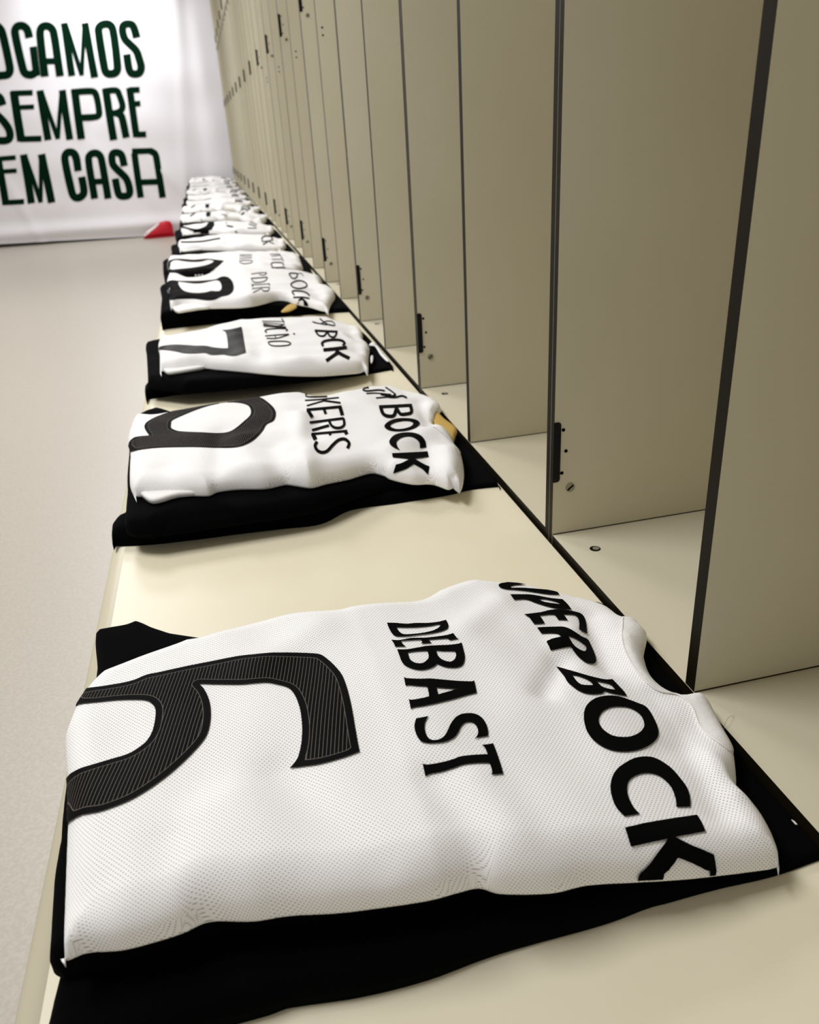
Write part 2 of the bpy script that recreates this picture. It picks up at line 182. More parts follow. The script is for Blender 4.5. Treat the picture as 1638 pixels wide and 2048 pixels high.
[-596,3984],[-596,3967],[-596,3952],[-610,3950],[-624,3948],[-639,3946],[-653,3945],[-666,3945],[-680,3946],[-692,3948],[-704,3951],[-717,3955],[-730,3959],[-742,3963],[-756,3967],
[-769,3972],[-782,3977],[-794,3983],[-807,3990],[-819,3996],[-830,4003],[-842,4011],[-854,4018],[-866,4026],[-878,4034],[-890,4043],[-900,4050],[-910,4059],[-918,4067],[-925,4075],
[-933,4082],[-941,4088],[-954,4095],[-968,4098],[-983,4099],[-998,4096],[-1014,4091],[-1031,4083],[-1047,4076],[-1066,4067],[-1083,4057],[-1100,4048],[-1100,4067],[-1099,4089],
[-1098,4114],[-1096,4138]],[[-835,4110],[-827,4114],[-813,4116],[-797,4116],[-782,4114],[-769,4111],[-756,4105],[-742,4099],[-729,4092],[-718,4086],[-707,4080],[-697,4074],
[-689,4067],[-682,4061],[-672,4044],[-671,4032],[-679,4032],[-693,4037],[-709,4042],[-719,4044],[-731,4047],[-744,4050],[-756,4053],[-768,4057],[-781,4061],[-794,4066],[-806,4071],
[-815,4077],[-826,4088],[-835,4101]],[[-1100,3801],[-1085,3805],[-1068,3810],[-1051,3815],[-1033,3821],[-1015,3827],[-996,3834],[-977,3842],[-958,3850],[-938,3858],[-918,3868],
[-899,3879],[-880,3890],[-861,3902],[-842,3913],[-824,3921],[-805,3929],[-785,3935],[-766,3941],[-748,3944],[-730,3946],[-714,3946],[-697,3945],[-681,3942],[-666,3939],[-651,3937],
[-636,3934],[-622,3932],[-608,3930],[-594,3929],[-580,3928],[-567,3927],[-554,3927],[-541,3926],[-530,3924],[-522,3921],[-514,3915],[-509,3907],[-506,3896],[-506,3882],[-509,3865],
[-514,3845],[-521,3823],[-528,3799],[-537,3773],[-549,3744],[-563,3710],[-578,3673],[-596,3633],[-612,3596],[-624,3594],[-637,3591],[-651,3588],[-662,3587],[-672,3587],[-682,3588],
[-691,3590],[-680,3613],[-662,3651],[-640,3695],[-626,3726],[-615,3750],[-606,3774],[-599,3795],[-594,3813],[-591,3829],[-591,3846],[-594,3858],[-597,3869],[-612,3867],[-628,3866],
[-645,3865],[-657,3864],[-671,3863],[-684,3862],[-697,3861],[-710,3861],[-711,3840],[-712,3817],[-713,3799],[-714,3779],[-716,3760],[-728,3759],[-741,3758],[-754,3758],[-766,3757],
[-781,3755],[-796,3752],[-809,3749],[-806,3771],[-804,3795],[-804,3812],[-804,3829],[-805,3846],[-818,3844],[-832,3842],[-846,3839],[-859,3836],[-874,3830],[-887,3824],[-903,3817],
[-916,3812],[-932,3806],[-947,3801],[-960,3796],[-961,3777],[-961,3758],[-962,3736],[-963,3718],[-965,3699],[-966,3680],[-967,3663],[-981,3660],[-995,3656],[-1010,3653],
[-1023,3650],[-1039,3648],[-1055,3646],[-1069,3645],[-1070,3660],[-1071,3676],[-1072,3693],[-1072,3714],[-1071,3736],[-1073,3756],[-1079,3769],[-1086,3781],[-1093,3791]],
[[-1064,3595],[-1051,3596],[-1036,3598],[-1021,3600],[-1006,3602],[-989,3604],[-972,3606],[-953,3608],[-934,3610],[-916,3611],[-899,3612],[-883,3613],[-868,3614],[-854,3614],
[-841,3612],[-830,3609],[-818,3603],[-809,3595],[-801,3585],[-792,3574],[-785,3563],[-777,3552],[-769,3542],[-760,3534],[-751,3527],[-742,3522],[-734,3517],[-725,3513],[-716,3509],
[-706,3507],[-694,3507],[-680,3510],[-666,3513],[-654,3514],[-646,3511],[-642,3503],[-641,3491],[-643,3477],[-646,3461],[-648,3446],[-650,3430],[-652,3414],[-655,3397],[-658,3379],
[-662,3360],[-667,3340],[-672,3318],[-678,3296],[-685,3275],[-692,3254],[-705,3224],[-720,3195],[-736,3170],[-760,3142],[-784,3124],[-798,3116],[-812,3111],[-825,3109],[-836,3112],
[-844,3117],[-851,3126],[-856,3137],[-861,3149],[-865,3159],[-868,3171],[-871,3183],[-874,3196],[-876,3208],[-878,3220],[-880,3233],[-881,3245],[-882,3256],[-884,3267],[-885,3280],
[-886,3292],[-888,3303],[-889,3314],[-903,3308],[-918,3303],[-933,3299],[-947,3296],[-959,3295],[-971,3293],[-983,3293],[-996,3292],[-1008,3292],[-1020,3291],[-1032,3291],
[-1045,3290],[-1058,3289],[-1069,3287],[-1068,3298],[-1067,3310],[-1065,3324],[-1065,3338],[-1064,3354],[-1064,3371],[-1062,3383],[-1054,3394],[-1044,3397],[-1030,3400],
[-1016,3404],[-1002,3406],[-990,3408],[-979,3410],[-967,3411],[-957,3413],[-941,3417],[-926,3422],[-923,3446],[-925,3469],[-931,3478],[-941,3486],[-953,3492],[-964,3497],
[-976,3501],[-988,3503],[-1000,3505],[-1012,3506],[-1024,3507],[-1036,3507],[-1048,3506],[-1059,3506],[-1060,3523],[-1061,3541],[-1062,3560],[-1063,3578]],[[-853,3442],[-843,3440],
[-832,3440],[-821,3440],[-810,3440],[-799,3439],[-789,3437],[-779,3434],[-770,3431],[-761,3427],[-753,3423],[-744,3418],[-735,3413],[-728,3407],[-724,3399],[-724,3378],[-732,3353],
[-747,3325],[-765,3301],[-778,3294],[-791,3293],[-803,3295],[-811,3299],[-820,3305],[-827,3313],[-834,3320],[-840,3328],[-845,3337],[-849,3346],[-852,3358],[-854,3372],[-854,3388],
[-854,3406],[-854,3424]],[[-1088,3132],[-1074,3127],[-1061,3118],[-1049,3104],[-1039,3085],[-1031,3062],[-1022,3038],[-1013,3015],[-1002,2994],[-990,2978],[-978,2964],[-966,2953],
[-954,2943],[-943,2934],[-931,2926],[-918,2919],[-905,2912],[-891,2906],[-877,2900],[-864,2895],[-850,2891],[-838,2887],[-826,2884],[-814,2882],[-802,2881],[-790,2880],[-777,2882],
[-764,2884],[-751,2888],[-738,2892],[-725,2895],[-724,2879],[-722,2864],[-720,2848],[-718,2832],[-716,2816],[-714,2800],[-711,2784],[-709,2768],[-707,2753],[-707,2739],[-707,2725],
[-708,2711],[-710,2698],[-712,2685],[-721,2687],[-732,2688],[-743,2690],[-755,2691],[-766,2693],[-779,2695],[-792,2697],[-804,2699],[-815,2701],[-825,2703],[-834,2706],[-842,2709],
[-849,2712],[-858,2717],[-867,2722],[-875,2723],[-889,2711],[-904,2697],[-917,2691],[-933,2687],[-950,2684],[-960,2683],[-971,2682],[-982,2682],[-993,2683],[-1004,2684],
[-1014,2686],[-1024,2689],[-1033,2692],[-1042,2696],[-1050,2701],[-1058,2708],[-1066,2716],[-1073,2725],[-1079,2734],[-1085,2744],[-1090,2756],[-1094,2768],[-1098,2781],
[-1101,2794],[-1104,2807],[-1106,2822],[-1108,2837],[-1108,2852],[-1107,2870],[-1104,2891],[-1099,2913],[-1094,2937],[-1089,2965],[-1085,3000],[-1082,3040],[-1081,3078],
[-1084,3109]],[[-1033,2942],[-1026,2936],[-1017,2930],[-1009,2924],[-999,2917],[-992,2910],[-984,2903],[-976,2895],[-968,2887],[-961,2879],[-954,2871],[-947,2862],[-942,2852],
[-937,2843],[-934,2834],[-933,2821],[-935,2807],[-937,2793],[-948,2793],[-961,2792],[-973,2793],[-984,2794],[-996,2795],[-1007,2797],[-1017,2800],[-1026,2806],[-1032,2815],
[-1036,2826],[-1038,2839],[-1040,2854],[-1040,2869],[-1039,2886],[-1037,2905],[-1035,2924]],[[-882,2846],[-871,2843],[-860,2841],[-849,2839],[-837,2835],[-825,2833],[-813,2831],
[-800,2828],[-789,2823],[-781,2816],[-777,2806],[-776,2793],[-776,2779],[-776,2765],[-776,2753],[-786,2754],[-796,2754],[-806,2754],[-816,2756],[-826,2758],[-836,2761],[-846,2764],
[-855,2769],[-864,2775],[-870,2783],[-875,2793],[-877,2806],[-879,2819],[-880,2833]],[[-831,2675],[-818,2675],[-806,2675],[-795,2674],[-784,2672],[-773,2669],[-761,2665],
[-750,2660],[-739,2654],[-727,2648],[-716,2642],[-705,2636],[-694,2629],[-683,2623],[-673,2616],[-663,2609],[-653,2602],[-644,2596],[-634,2590],[-627,2582],[-621,2574],[-617,2563],
[-615,2551],[-614,2539],[-615,2525],[-616,2511],[-617,2496],[-620,2480],[-623,2463],[-627,2446],[-630,2430],[-634,2413],[-638,2396],[-642,2379],[-647,2362],[-651,2347],[-656,2332],
[-661,2318],[-666,2305],[-672,2292],[-679,2279],[-687,2265],[-697,2251],[-708,2237],[-720,2224],[-731,2213],[-743,2203],[-755,2192],[-768,2182],[-782,2172],[-796,2162],[-811,2152],
[-827,2141],[-844,2130],[-861,2119],[-878,2109],[-896,2100],[-913,2091],[-930,2084],[-947,2079],[-965,2074],[-982,2071],[-1000,2069],[-1016,2067],[-1033,2067],[-1048,2068],
[-1063,2070],[-1077,2072],[-1091,2076],[-1104,2080],[-1116,2085],[-1128,2091],[-1138,2098],[-1148,2105],[-1157,2114],[-1166,2123],[-1174,2133],[-1181,2144],[-1188,2156],
[-1194,2168],[-1199,2179],[-1203,2192],[-1206,2205],[-1209,2218],[-1211,2231],[-1212,2244],[-1213,2257],[-1213,2270],[-1213,2283],[-1212,2298],[-1209,2314],[-1206,2331],
[-1202,2349],[-1197,2367],[-1192,2384],[-1187,2400],[-1181,2416],[-1175,2431],[-1168,2446],[-1162,2460],[-1155,2474],[-1148,2487],[-1140,2500],[-1132,2513],[-1123,2526],
[-1114,2538],[-1103,2551],[-1092,2563],[-1079,2575],[-1066,2586],[-1052,2597],[-1037,2608],[-1020,2619],[-1004,2629],[-988,2637],[-971,2644],[-955,2650],[-938,2655],[-922,2660],
[-906,2664],[-890,2668],[-875,2670],[-860,2673],[-845,2674]],[[-835,2547],[-821,2547],[-807,2548],[-793,2547],[-780,2545],[-769,2542],[-759,2536],[-749,2530],[-741,2522],
[-735,2512],[-729,2502],[-725,2491],[-723,2478],[-721,2464],[-721,2449],[-723,2434],[-726,2418],[-731,2401],[-736,2384],[-743,2368],[-750,2353],[-759,2337],[-769,2323],[-780,2311],
[-793,2298],[-804,2287],[-816,2277],[-829,2267],[-842,2258],[-856,2249],[-871,2241],[-886,2233],[-902,2226],[-917,2220],[-932,2215],[-946,2212],[-959,2210],[-973,2210],[-986,2210],
[-998,2212],[-1010,2214],[-1022,2216],[-1033,2220],[-1043,2225],[-1053,2231],[-1061,2238],[-1068,2247],[-1075,2258],[-1080,2268],[-1085,2279],[-1088,2290],[-1091,2302],
[-1093,2313],[-1093,2325],[-1093,2337],[-1092,2351],[-1090,2365],[-1087,2379],[-1081,2392],[-1074,2406],[-1066,2420],[-1056,2434],[-1045,2447],[-1035,2458],[-1024,2468],
[-1013,2478],[-1000,2488],[-987,2497],[-973,2506],[-958,2514],[-942,2522],[-926,2529],[-910,2535],[-895,2539],[-879,2542],[-864,2544],[-850,2546]],[[-1327,1528],[-1317,1529],
[-1306,1530],[-1295,1531],[-1284,1532],[-1273,1533],[-1262,1534],[-1250,1535],[-1239,1536],[-1229,1537],[-1218,1538],[-1222,1545],[-1225,1553],[-1228,1562],[-1231,1573],
[-1231,1583],[-1232,1595],[-1232,1608],[-1231,1622],[-1230,1635],[-1228,1649],[-1226,1663],[-1223,1678],[-1219,1692],[-1215,1706],[-1210,1719],[-1205,1732],[-1199,1744],
[-1192,1756],[-1185,1768],[-1178,1779],[-1170,1789],[-1162,1799],[-1153,1808],[-1143,1817],[-1132,1825],[-1121,1832],[-1109,1839],[-1096,1845],[-1084,1850],[-1072,1855],
[-1059,1859],[-1047,1863],[-1034,1865],[-1022,1867],[-1009,1868],[-997,1868],[-985,1867],[-973,1866],[-962,1863],[-953,1860],[-944,1856],[-936,1851],[-928,1846],[-921,1840],
[-916,1833],[-910,1825],[-906,1816],[-902,1807],[-899,1797],[-896,1787],[-894,1777],[-893,1766],[-892,1754],[-892,1743],[-893,1731],[-895,1719],[-898,1706],[-901,1694],[-905,1681],
[-909,1669],[-913,1656],[-918,1643],[-923,1631],[-928,1620],[-934,1608],[-940,1598],[-946,1588],[-952,1579],[-943,1579],[-934,1579],[-925,1579],[-915,1579],[-905,1579],[-895,1579],
[-885,1579],[-874,1579],[-864,1579],[-854,1579],[-846,1591],[-838,1603],[-829,1617],[-823,1628],[-817,1640],[-811,1652],[-805,1665],[-799,1679],[-795,1692],[-790,1706],[-786,1720],
[-783,1734],[-781,1748],[-780,1762],[-781,1776],[-782,1791],[-784,1805],[-785,1820],[-787,1835],[-788,1850],[-790,1866],[-792,1882],[-795,1897],[-799,1911],[-804,1924],[-809,1937],
[-815,1949],[-821,1961],[-828,1973],[-836,1984],[-845,1994],[-855,2002],[-866,2009],[-878,2013],[-891,2015],[-905,2016],[-919,2017],[-934,2016],[-948,2015],[-964,2014],[-979,2011],
[-995,2008],[-1011,2004],[-1026,1999],[-1042,1993],[-1058,1986],[-1074,1979],[-1090,1971],[-1105,1964],[-1120,1956],[-1136,1947],[-1150,1939],[-1164,1929],[-1177,1920],
[-1190,1910],[-1202,1899],[-1213,1889],[-1224,1878],[-1235,1865],[-1247,1851],[-1258,1837],[-1268,1822],[-1277,1808],[-1285,1795],[-1292,1783],[-1298,1771],[-1304,1758],
[-1310,1745],[-1315,1731],[-1321,1717],[-1325,1702],[-1330,1687],[-1333,1672],[-1337,1658],[-1340,1644],[-1343,1629],[-1344,1615],[-1344,1601],[-1343,1586],[-1339,1571],
[-1335,1556],[-1331,1541]],[[-1366,1447],[-1339,1451],[-1309,1454],[-1279,1458],[-1248,1462],[-1218,1465],[-1187,1468],[-1155,1473],[-1123,1477],[-1092,1481],[-1064,1485],
[-1037,1488],[-1013,1491],[-990,1494],[-968,1496],[-946,1499],[-925,1501],[-904,1504],[-885,1506],[-866,1509],[-848,1511],[-849,1501],[-850,1491],[-851,1480],[-853,1467],
[-856,1454],[-859,1439],[-864,1422],[-868,1406],[-871,1392],[-874,1379],[-889,1377],[-905,1376],[-921,1374],[-939,1373],[-958,1371],[-981,1369],[-1006,1368],[-1033,1366],
[-1059,1365],[-1083,1363],[-1070,1355],[-1057,1346],[-1042,1337],[-1028,1329],[-1014,1322],[-999,1315],[-985,1310],[-971,1305],[-957,1300],[-943,1295],[-929,1290],[-916,1285],
[-903,1281],[-891,1277],[-879,1273],[-879,1267],[-880,1262],[-879,1257],[-879,1253],[-879,1248],[-878,1243],[-876,1239],[-874,1236],[-885,1217],[-882,1215],[-897,1218],[-915,1216],
[-917,1237],[-934,1239],[-951,1241],[-969,1245],[-988,1249],[-1007,1253],[-1025,1258],[-1042,1262],[-1057,1266],[-1071,1270],[-1085,1274],[-1097,1277],[-1109,1280],[-1118,1277],
[-1126,1273],[-1135,1269],[-1143,1266],[-1152,1263],[-1161,1261],[-1169,1258],[-1177,1256],[-1186,1255],[-1195,1254],[-1205,1253],[-1229,1234],[-1240,1233],[-1238,1253],
[-1258,1237],[-1267,1237],[-1275,1237],[-1283,1237],[-1290,1238],[-1294,1241],[-1300,1240],[-1302,1242],[-1307,1240],[-1310,1242],[-1317,1243],[-1329,1242],[-1340,1246],
[-1354,1248],[-1368,1249],[-1380,1250],[-1380,1250],[-1378,1250],[-1378,1247],[-1377,1246],[-1363,1267],[-1360,1268],[-1357,1269],[-1351,1270],[-1343,1272],[-1332,1273],
[-1320,1275],[-1307,1278],[-1294,1281],[-1282,1285],[-1268,1290],[-1255,1296],[-1241,1302],[-1229,1308],[-1217,1313],[-1206,1319],[-1195,1324],[-1185,1329],[-1175,1335],
[-1165,1340],[-1157,1345],[-1149,1350],[-1141,1355],[-1134,1360],[-1150,1359],[-1167,1357],[-1185,1356],[-1203,1355],[-1220,1355],[-1236,1355],[-1253,1354],[-1270,1354],
[-1287,1354],[-1303,1353],[-1318,1353],[-1333,1352],[-1348,1352],[-1362,1351],[-1375,1351],[-1375,1367],[-1374,1385],[-1372,1405],[-1370,1426]]],"number":[[[-4753,3973],
[-4743,3966],[-4732,3959],[-4722,3953],[-4713,3948],[-4700,3944],[-4687,3943],[-4590,3648],[-4557,3612],[-4523,3588],[-4490,3576],[-4458,3572],[-4422,3568],[-4382,3563],
[-4340,3557],[-4300,3553],[-4266,3551],[-4240,3553],[-4217,3558],[-4195,3566],[-4175,3573],[-4155,3577],[-4135,3578],[-4117,3578],[-4099,3576],[-4080,3574],[-4059,3574],
[-4025,3575],[-3984,3579],[-3941,3585],[-3898,3591],[-3859,3595],[-3824,3597],[-3791,3597],[-3759,3597],[-3728,3596],[-3696,3594],[-3663,3592],[-3630,3590],[-3598,3588],
[-3568,3586],[-3541,3583],[-3521,3581],[-3503,3580],[-3486,3578],[-3469,3576],[-3452,3573],[-3436,3570],[-3420,3567],[-3405,3564],[-3388,3561],[-3370,3558],[-3347,3556],
[-3321,3554],[-3293,3553],[-3266,3552],[-3239,3551],[-3212,3549],[-3186,3546],[-3160,3543],[-3134,3540],[-3108,3537],[-3083,3533],[-3058,3529],[-3033,3524],[-3009,3518],
[-2986,3512],[-2963,3505],[-2940,3497],[-2918,3489],[-2898,3480],[-2882,3470],[-2871,3462],[-2862,3453],[-2854,3442],[-2847,3430],[-2839,3415],[-2829,3397],[-2819,3375],
[-2808,3351],[-2798,3326],[-2789,3300],[-2780,3275],[-2772,3249],[-2764,3222],[-2757,3195],[-2752,3168],[-2748,3140],[-2746,3112],[-2744,3083],[-2743,3054],[-2742,3024],
[-2742,2995],[-2741,2967],[-2742,2938],[-2742,2907],[-2743,2875],[-2744,2840],[-2745,2803],[-2747,2766],[-2749,2728],[-2751,2689],[-2753,2650],[-2756,2609],[-2759,2568],
[-2761,2529],[-2763,2492],[-2765,2456],[-2767,2421],[-2768,2387],[-2769,2355],[-2770,2324],[-2791,2319],[-2812,2314],[-2835,2308],[-2858,2303],[-2882,2299],[-2910,2297],
[-2939,2295],[-2969,2294],[-2998,2296],[-3024,2298],[-3047,2302],[-3069,2307],[-3089,2313],[-3108,2318],[-3127,2324],[-3147,2329],[-3166,2334],[-3184,2339],[-3202,2343],
[-3218,2346],[-3209,2356],[-3198,2365],[-3188,2375],[-3177,2385],[-3169,2395],[-3161,2406],[-3155,2417],[-3150,2429],[-3145,2442],[-3139,2457],[-3134,2475],[-3128,2496],
[-3122,2518],[-3117,2541],[-3113,2565],[-3109,2588],[-3105,2611],[-3102,2635],[-3099,2660],[-3097,2685],[-3095,2711],[-3094,2738],[-3093,2766],[-3092,2793],[-3092,2819],
[-3093,2843],[-3093,2866],[-3095,2887],[-3097,2909],[-3099,2931],[-3102,2954],[-3105,2977],[-3109,3000],[-3114,3021],[-3118,3041],[-3124,3059],[-3129,3075],[-3135,3090],
[-3142,3104],[-3150,3116],[-3160,3127],[-3171,3137],[-3183,3145],[-3195,3153],[-3208,3161],[-3223,3170],[-3238,3179],[-3254,3188],[-3269,3196],[-3283,3202],[-3296,3206],
[-3308,3209],[-3319,3211],[-3331,3212],[-3345,3214],[-3365,3217],[-3387,3221],[-3411,3225],[-3434,3229],[-3455,3234],[-3472,3239],[-3487,3244],[-3501,3250],[-3516,3255],
[-3533,3262],[-3553,3271],[-3576,3280],[-3601,3290],[-3625,3300],[-3650,3309],[-3675,3318],[-3701,3328],[-3726,3337],[-3751,3345],[-3775,3352],[-3768,3340],[-3761,3329],
[-3754,3316],[-3747,3302],[-3740,3285],[-3734,3266],[-3727,3244],[-3721,3221],[-3715,3198],[-3711,3174],[-3706,3151],[-3703,3127],[-3700,3103],[-3698,3079],[-3696,3054],
[-3695,3029],[-3695,3004],[-3694,2979],[-3695,2954],[-3696,2930],[-3698,2906],[-3700,2882],[-3703,2859],[-3706,2837],[-3710,2817],[-3714,2800],[-3718,2784],[-3723,2769],
[-3729,2754],[-3736,2739],[-3745,2723],[-3755,2706],[-3767,2689],[-3780,2672],[-3794,2654],[-3810,2635],[-3827,2614],[-3846,2593],[-3865,2571],[-3883,2551],[-3902,2531],
[-3920,2511],[-3938,2491],[-3956,2472],[-3975,2453],[-3994,2433],[-4015,2414],[-4035,2396],[-4055,2378],[-4075,2362],[-4094,2348],[-4112,2334],[-4131,2322],[-4149,2311],
[-4167,2301],[-4186,2293],[-4204,2286],[-4223,2281],[-4242,2276],[-4261,2272],[-4280,2269],[-4298,2266],[-4317,2264],[-4336,2262],[-4356,2262],[-4376,2263],[-4397,2268],
[-4419,2275],[-4439,2282],[-4457,2290],[-4470,2294],[-4481,2298],[-4491,2302],[-4501,2306],[-4511,2310],[-4523,2317],[-4534,2325],[-4547,2335],[-4559,2348],[-4573,2365],
[-4629,2506],[-4633,2495],[-4637,2484],[-4640,2474],[-4644,2466],[-4650,2459],[-4656,2454],[-4662,2450],[-4667,2446],[-4679,2494],[-4692,2547],[-4705,2603],[-4717,2657],
[-4726,2707],[-4731,2753],[-4733,2795],[-4734,2835],[-4734,2874],[-4735,2912],[-4728,2913],[-4720,2914],[-4712,2915],[-4704,2915],[-4697,2916],[-4693,2927],[-4650,2819],
[-4635,2796],[-4622,2782],[-4608,2769],[-4592,2757],[-4576,2745],[-4559,2735],[-4542,2726],[-4525,2719],[-4508,2714],[-4491,2710],[-4474,2707],[-4456,2706],[-4438,2708],
[-4420,2712],[-4400,2717],[-4380,2722],[-4360,2728],[-4340,2733],[-4320,2738],[-4299,2742],[-4278,2745],[-4258,2749],[-4239,2754],[-4224,2760],[-4209,2767],[-4197,2775],
[-4184,2783],[-4172,2792],[-4160,2800],[-4149,2810],[-4138,2819],[-4127,2830],[-4118,2842],[-4110,2855],[-4103,2869],[-4096,2884],[-4091,2900],[-4086,2916],[-4081,2933],
[-4078,2951],[-4075,2970],[-4073,2989],[-4071,3009],[-4069,3031],[-4068,3054],[-4067,3078],[-4067,3100],[-4068,3120],[-4069,3137],[-4072,3153],[-4076,3168],[-4081,3183],
[-4088,3199],[-4096,3214],[-4105,3229],[-4114,3243],[-4123,3253],[-4131,3261],[-4141,3269],[-4151,3276],[-4162,3283],[-4177,3291],[-4193,3299],[-4211,3307],[-4230,3315],
[-4250,3323],[-4270,3331],[-4292,3339],[-4314,3346],[-4337,3353],[-4360,3360],[-4383,3365],[-4406,3369],[-4429,3373],[-4453,3376],[-4476,3380],[-4500,3383],[-4525,3388],
[-4551,3397],[-4576,3411],[-4599,3428],[-4614,3441],[-4629,3457],[-4645,3478],[-4664,3512],[-4740,3746],[-4750,3740],[-4758,3732],[-4765,3723],[-4772,3716],[-4783,3709],
[-4793,3704],[-4802,3699],[-4800,3726],[-4797,3756],[-4795,3786],[-4792,3816],[-4790,3844],[-4783,3868],[-4775,3894],[-4768,3921],[-4760,3948]]],"collar":[[-13,4079],[-188,3780],
[-240,3689],[-284,3605],[-331,3511],[-368,3435],[-387,3390],[-402,3348],[-414,3306],[-426,3264],[-436,3220],[-447,3172],[-457,3123],[-465,3073],[-472,3023],[-477,2975],[-480,2929],
[-480,2883],[-478,2842],[-472,2807],[-462,2783],[-452,2765],[-441,2751],[-430,2739],[-417,2727],[-401,2715],[-380,2705],[-353,2699],[-322,2696],[-294,2691],[-281,2666],[-275,2636],
[-270,2608],[-265,2581],[-263,2552],[-263,2522],[-268,2489],[-277,2454],[-287,2419],[-296,2385],[-302,2353],[-304,2323],[-305,2294],[-305,2264],[-305,2234],[-306,2203],[-304,2173],
[-300,2145],[-291,2123],[-280,2105],[-265,2094],[-248,2087],[-225,2087],[-192,2103],[-103,2193],[-93,2190],[-83,2198],[-72,2213],[-61,2234],[-50,2257],[-42,2280],[-32,2313],
[-22,2352],[-13,2395],[-4,2438],[5,2478],[14,2515],[22,2551],[30,2587],[38,2621],[45,2654],[54,2688],[63,2722],[72,2754],[79,2784],[82,2810],[82,2829],[80,2845],[75,2859],
[68,2870],[60,2881],[50,2889],[37,2895],[23,2899],[8,2902],[-10,2905],[-30,2906],[-52,2905],[-76,2904],[-99,2906],[-119,2913],[-137,2926],[-153,2943],[-168,2964],[-181,2987],
[-191,3012],[-198,3039],[-203,3070],[-206,3103],[-206,3137],[-204,3173],[-200,3210],[-193,3249],[-184,3290],[-173,3331],[-161,3371],[-148,3409],[-90,3518],[-131,3461],[-136,3460],
[-128,3477],[-106,3512],[-74,3559],[-37,3611],[-5,3657],[20,3692],[108,3832],[130,3860],[150,3886],[164,3911],[170,3935],[166,3957],[153,3979],[135,3999],[114,4018],[95,4033],
[77,4053],[58,4075],[38,4093],[15,4097]],"seam":[[-197,3749],[-256,3645],[-316,3536],[-368,3435],[-391,3379],[-408,3327],[-423,3275],[-436,3220],[-449,3160],[-461,3098],
[-470,3036],[-477,2975],[-480,2917],[-479,2862],[-474,2815],[-462,2783],[-449,2761],[-436,2745],[-421,2730],[-401,2715],[-373,2704],[-338,2698],[-300,2693],[-281,2666],[-274,2629],
[-267,2594],[-263,2559],[-263,2522],[-270,2481],[-282,2436],[-294,2393],[-302,2353],[-304,2316],[-305,2279],[-305,2242],[-306,2203],[-303,2166],[-294,2135],[-280,2111],[-265,2094],
[-250,2082],[-232,2075],[-210,2078]],"low":[[-4749,1222],[-4709,1221],[-4653,1219],[-4587,1217],[-4518,1215],[-4451,1214],[-4393,1213],[-4346,1214],[-4303,1215],[-4262,1216],
[-4223,1218],[-4184,1220],[-4143,1222],[-4100,1224],[-4056,1225],[-4011,1227],[-3968,1229],[-3926,1230],[-3886,1232],[-3850,1233],[-3817,1234],[-3785,1236],[-3755,1237],
[-3725,1238],[-3695,1239],[-3664,1240],[-3634,1240],[-3604,1240],[-3576,1241],[-3549,1241],[-3524,1242],[-3502,1244],[-3483,1246],[-3465,1249],[-3448,1251],[-3428,1253],
[-3406,1252],[-3358,1247],[-3299,1240],[-3233,1231],[-3163,1222],[-3093,1213],[-3027,1208],[-2964,1204],[-2902,1201],[-2840,1200],[-2777,1199],[-2712,1200],[-2646,1202],
[-2578,1207],[-2511,1214],[-2442,1222],[-2369,1231],[-2292,1238],[-2207,1244],[-2109,1247],[-2000,1249],[-1884,1250],[-1770,1250],[-1664,1251],[-1574,1254],[-1514,1257],
[-1457,1262],[-1402,1268],[-1351,1274],[-1305,1280],[-1263,1283],[-1236,1285],[-1212,1285],[-1189,1285],[-1167,1284],[-1143,1284],[-1116,1284],[-1074,1285],[-1025,1286],
[-972,1287],[-916,1288],[-858,1288],[-799,1288],[-739,1287],[-676,1284],[-611,1281],[-545,1278],[-481,1277],[-420,1277],[-360,1279],[-300,1283],[-240,1289],[-184,1295],[-131,1300],
[-83,1304],[-44,1306],[-5,1308],[31,1309],[63,1310],[90,1311],[111,1311],[60,1225],[56,1241],[49,1265],[44,1292],[40,1314],[36,1339],[33,1366],[29,1396],[26,1427],[23,1459],
[21,1493],[20,1530],[20,1570],[19,1608],[20,1642],[21,1670],[25,1694],[32,1716],[35,1736],[30,1750],[18,1769],[14,1807],[12,1844],[11,1888],[9,1937],[9,1990],[8,2046],[9,2117],
[10,2202],[11,2294],[13,2391],[15,2485],[16,2571],[17,2646],[18,2714],[18,2778],[18,2842],[18,2910],[18,2985],[18,3067],[17,3154],[16,3246],[14,3341],[13,3439],[11,3538],[10,3643],
[10,3757],[9,3874],[7,3989],[4,4094],[-1,4181],[-7,4230],[-17,4274],[-29,4313],[-42,4348],[-55,4378],[-67,4403],[-76,4419],[-96,4439],[-120,4452],[-134,4459],[-168,4477],
[-210,4496],[-257,4519],[-310,4542],[-366,4567],[-424,4594],[-528,4634],[-667,4667],[-818,4702],[-964,4736],[-1089,4765],[-1177,4785],[-2465,4758],[-2575,4753],[-2730,4752],
[-2909,4750],[-3093,4746],[-3262,4741],[-3397,4735],[-3481,4724],[-3555,4708],[-3624,4690],[-3691,4673],[-3757,4662],[-3828,4658],[-3901,4665],[-3976,4679],[-4052,4700],
[-4129,4724],[-4207,4747],[-4285,4766],[-4370,4782],[-4463,4799],[-4556,4814],[-4642,4827],[-4715,4839],[-4768,4847],[-4731,3977],[-4732,3855],[-4733,3695],[-4735,3514],
[-4735,3327],[-4734,3146],[-4731,2982],[-4724,2826],[-4716,2667],[-4707,2514],[-4697,2372],[-4688,2245],[-4680,2139],[-4673,2061],[-4664,1989],[-4655,1923],[-4647,1863],
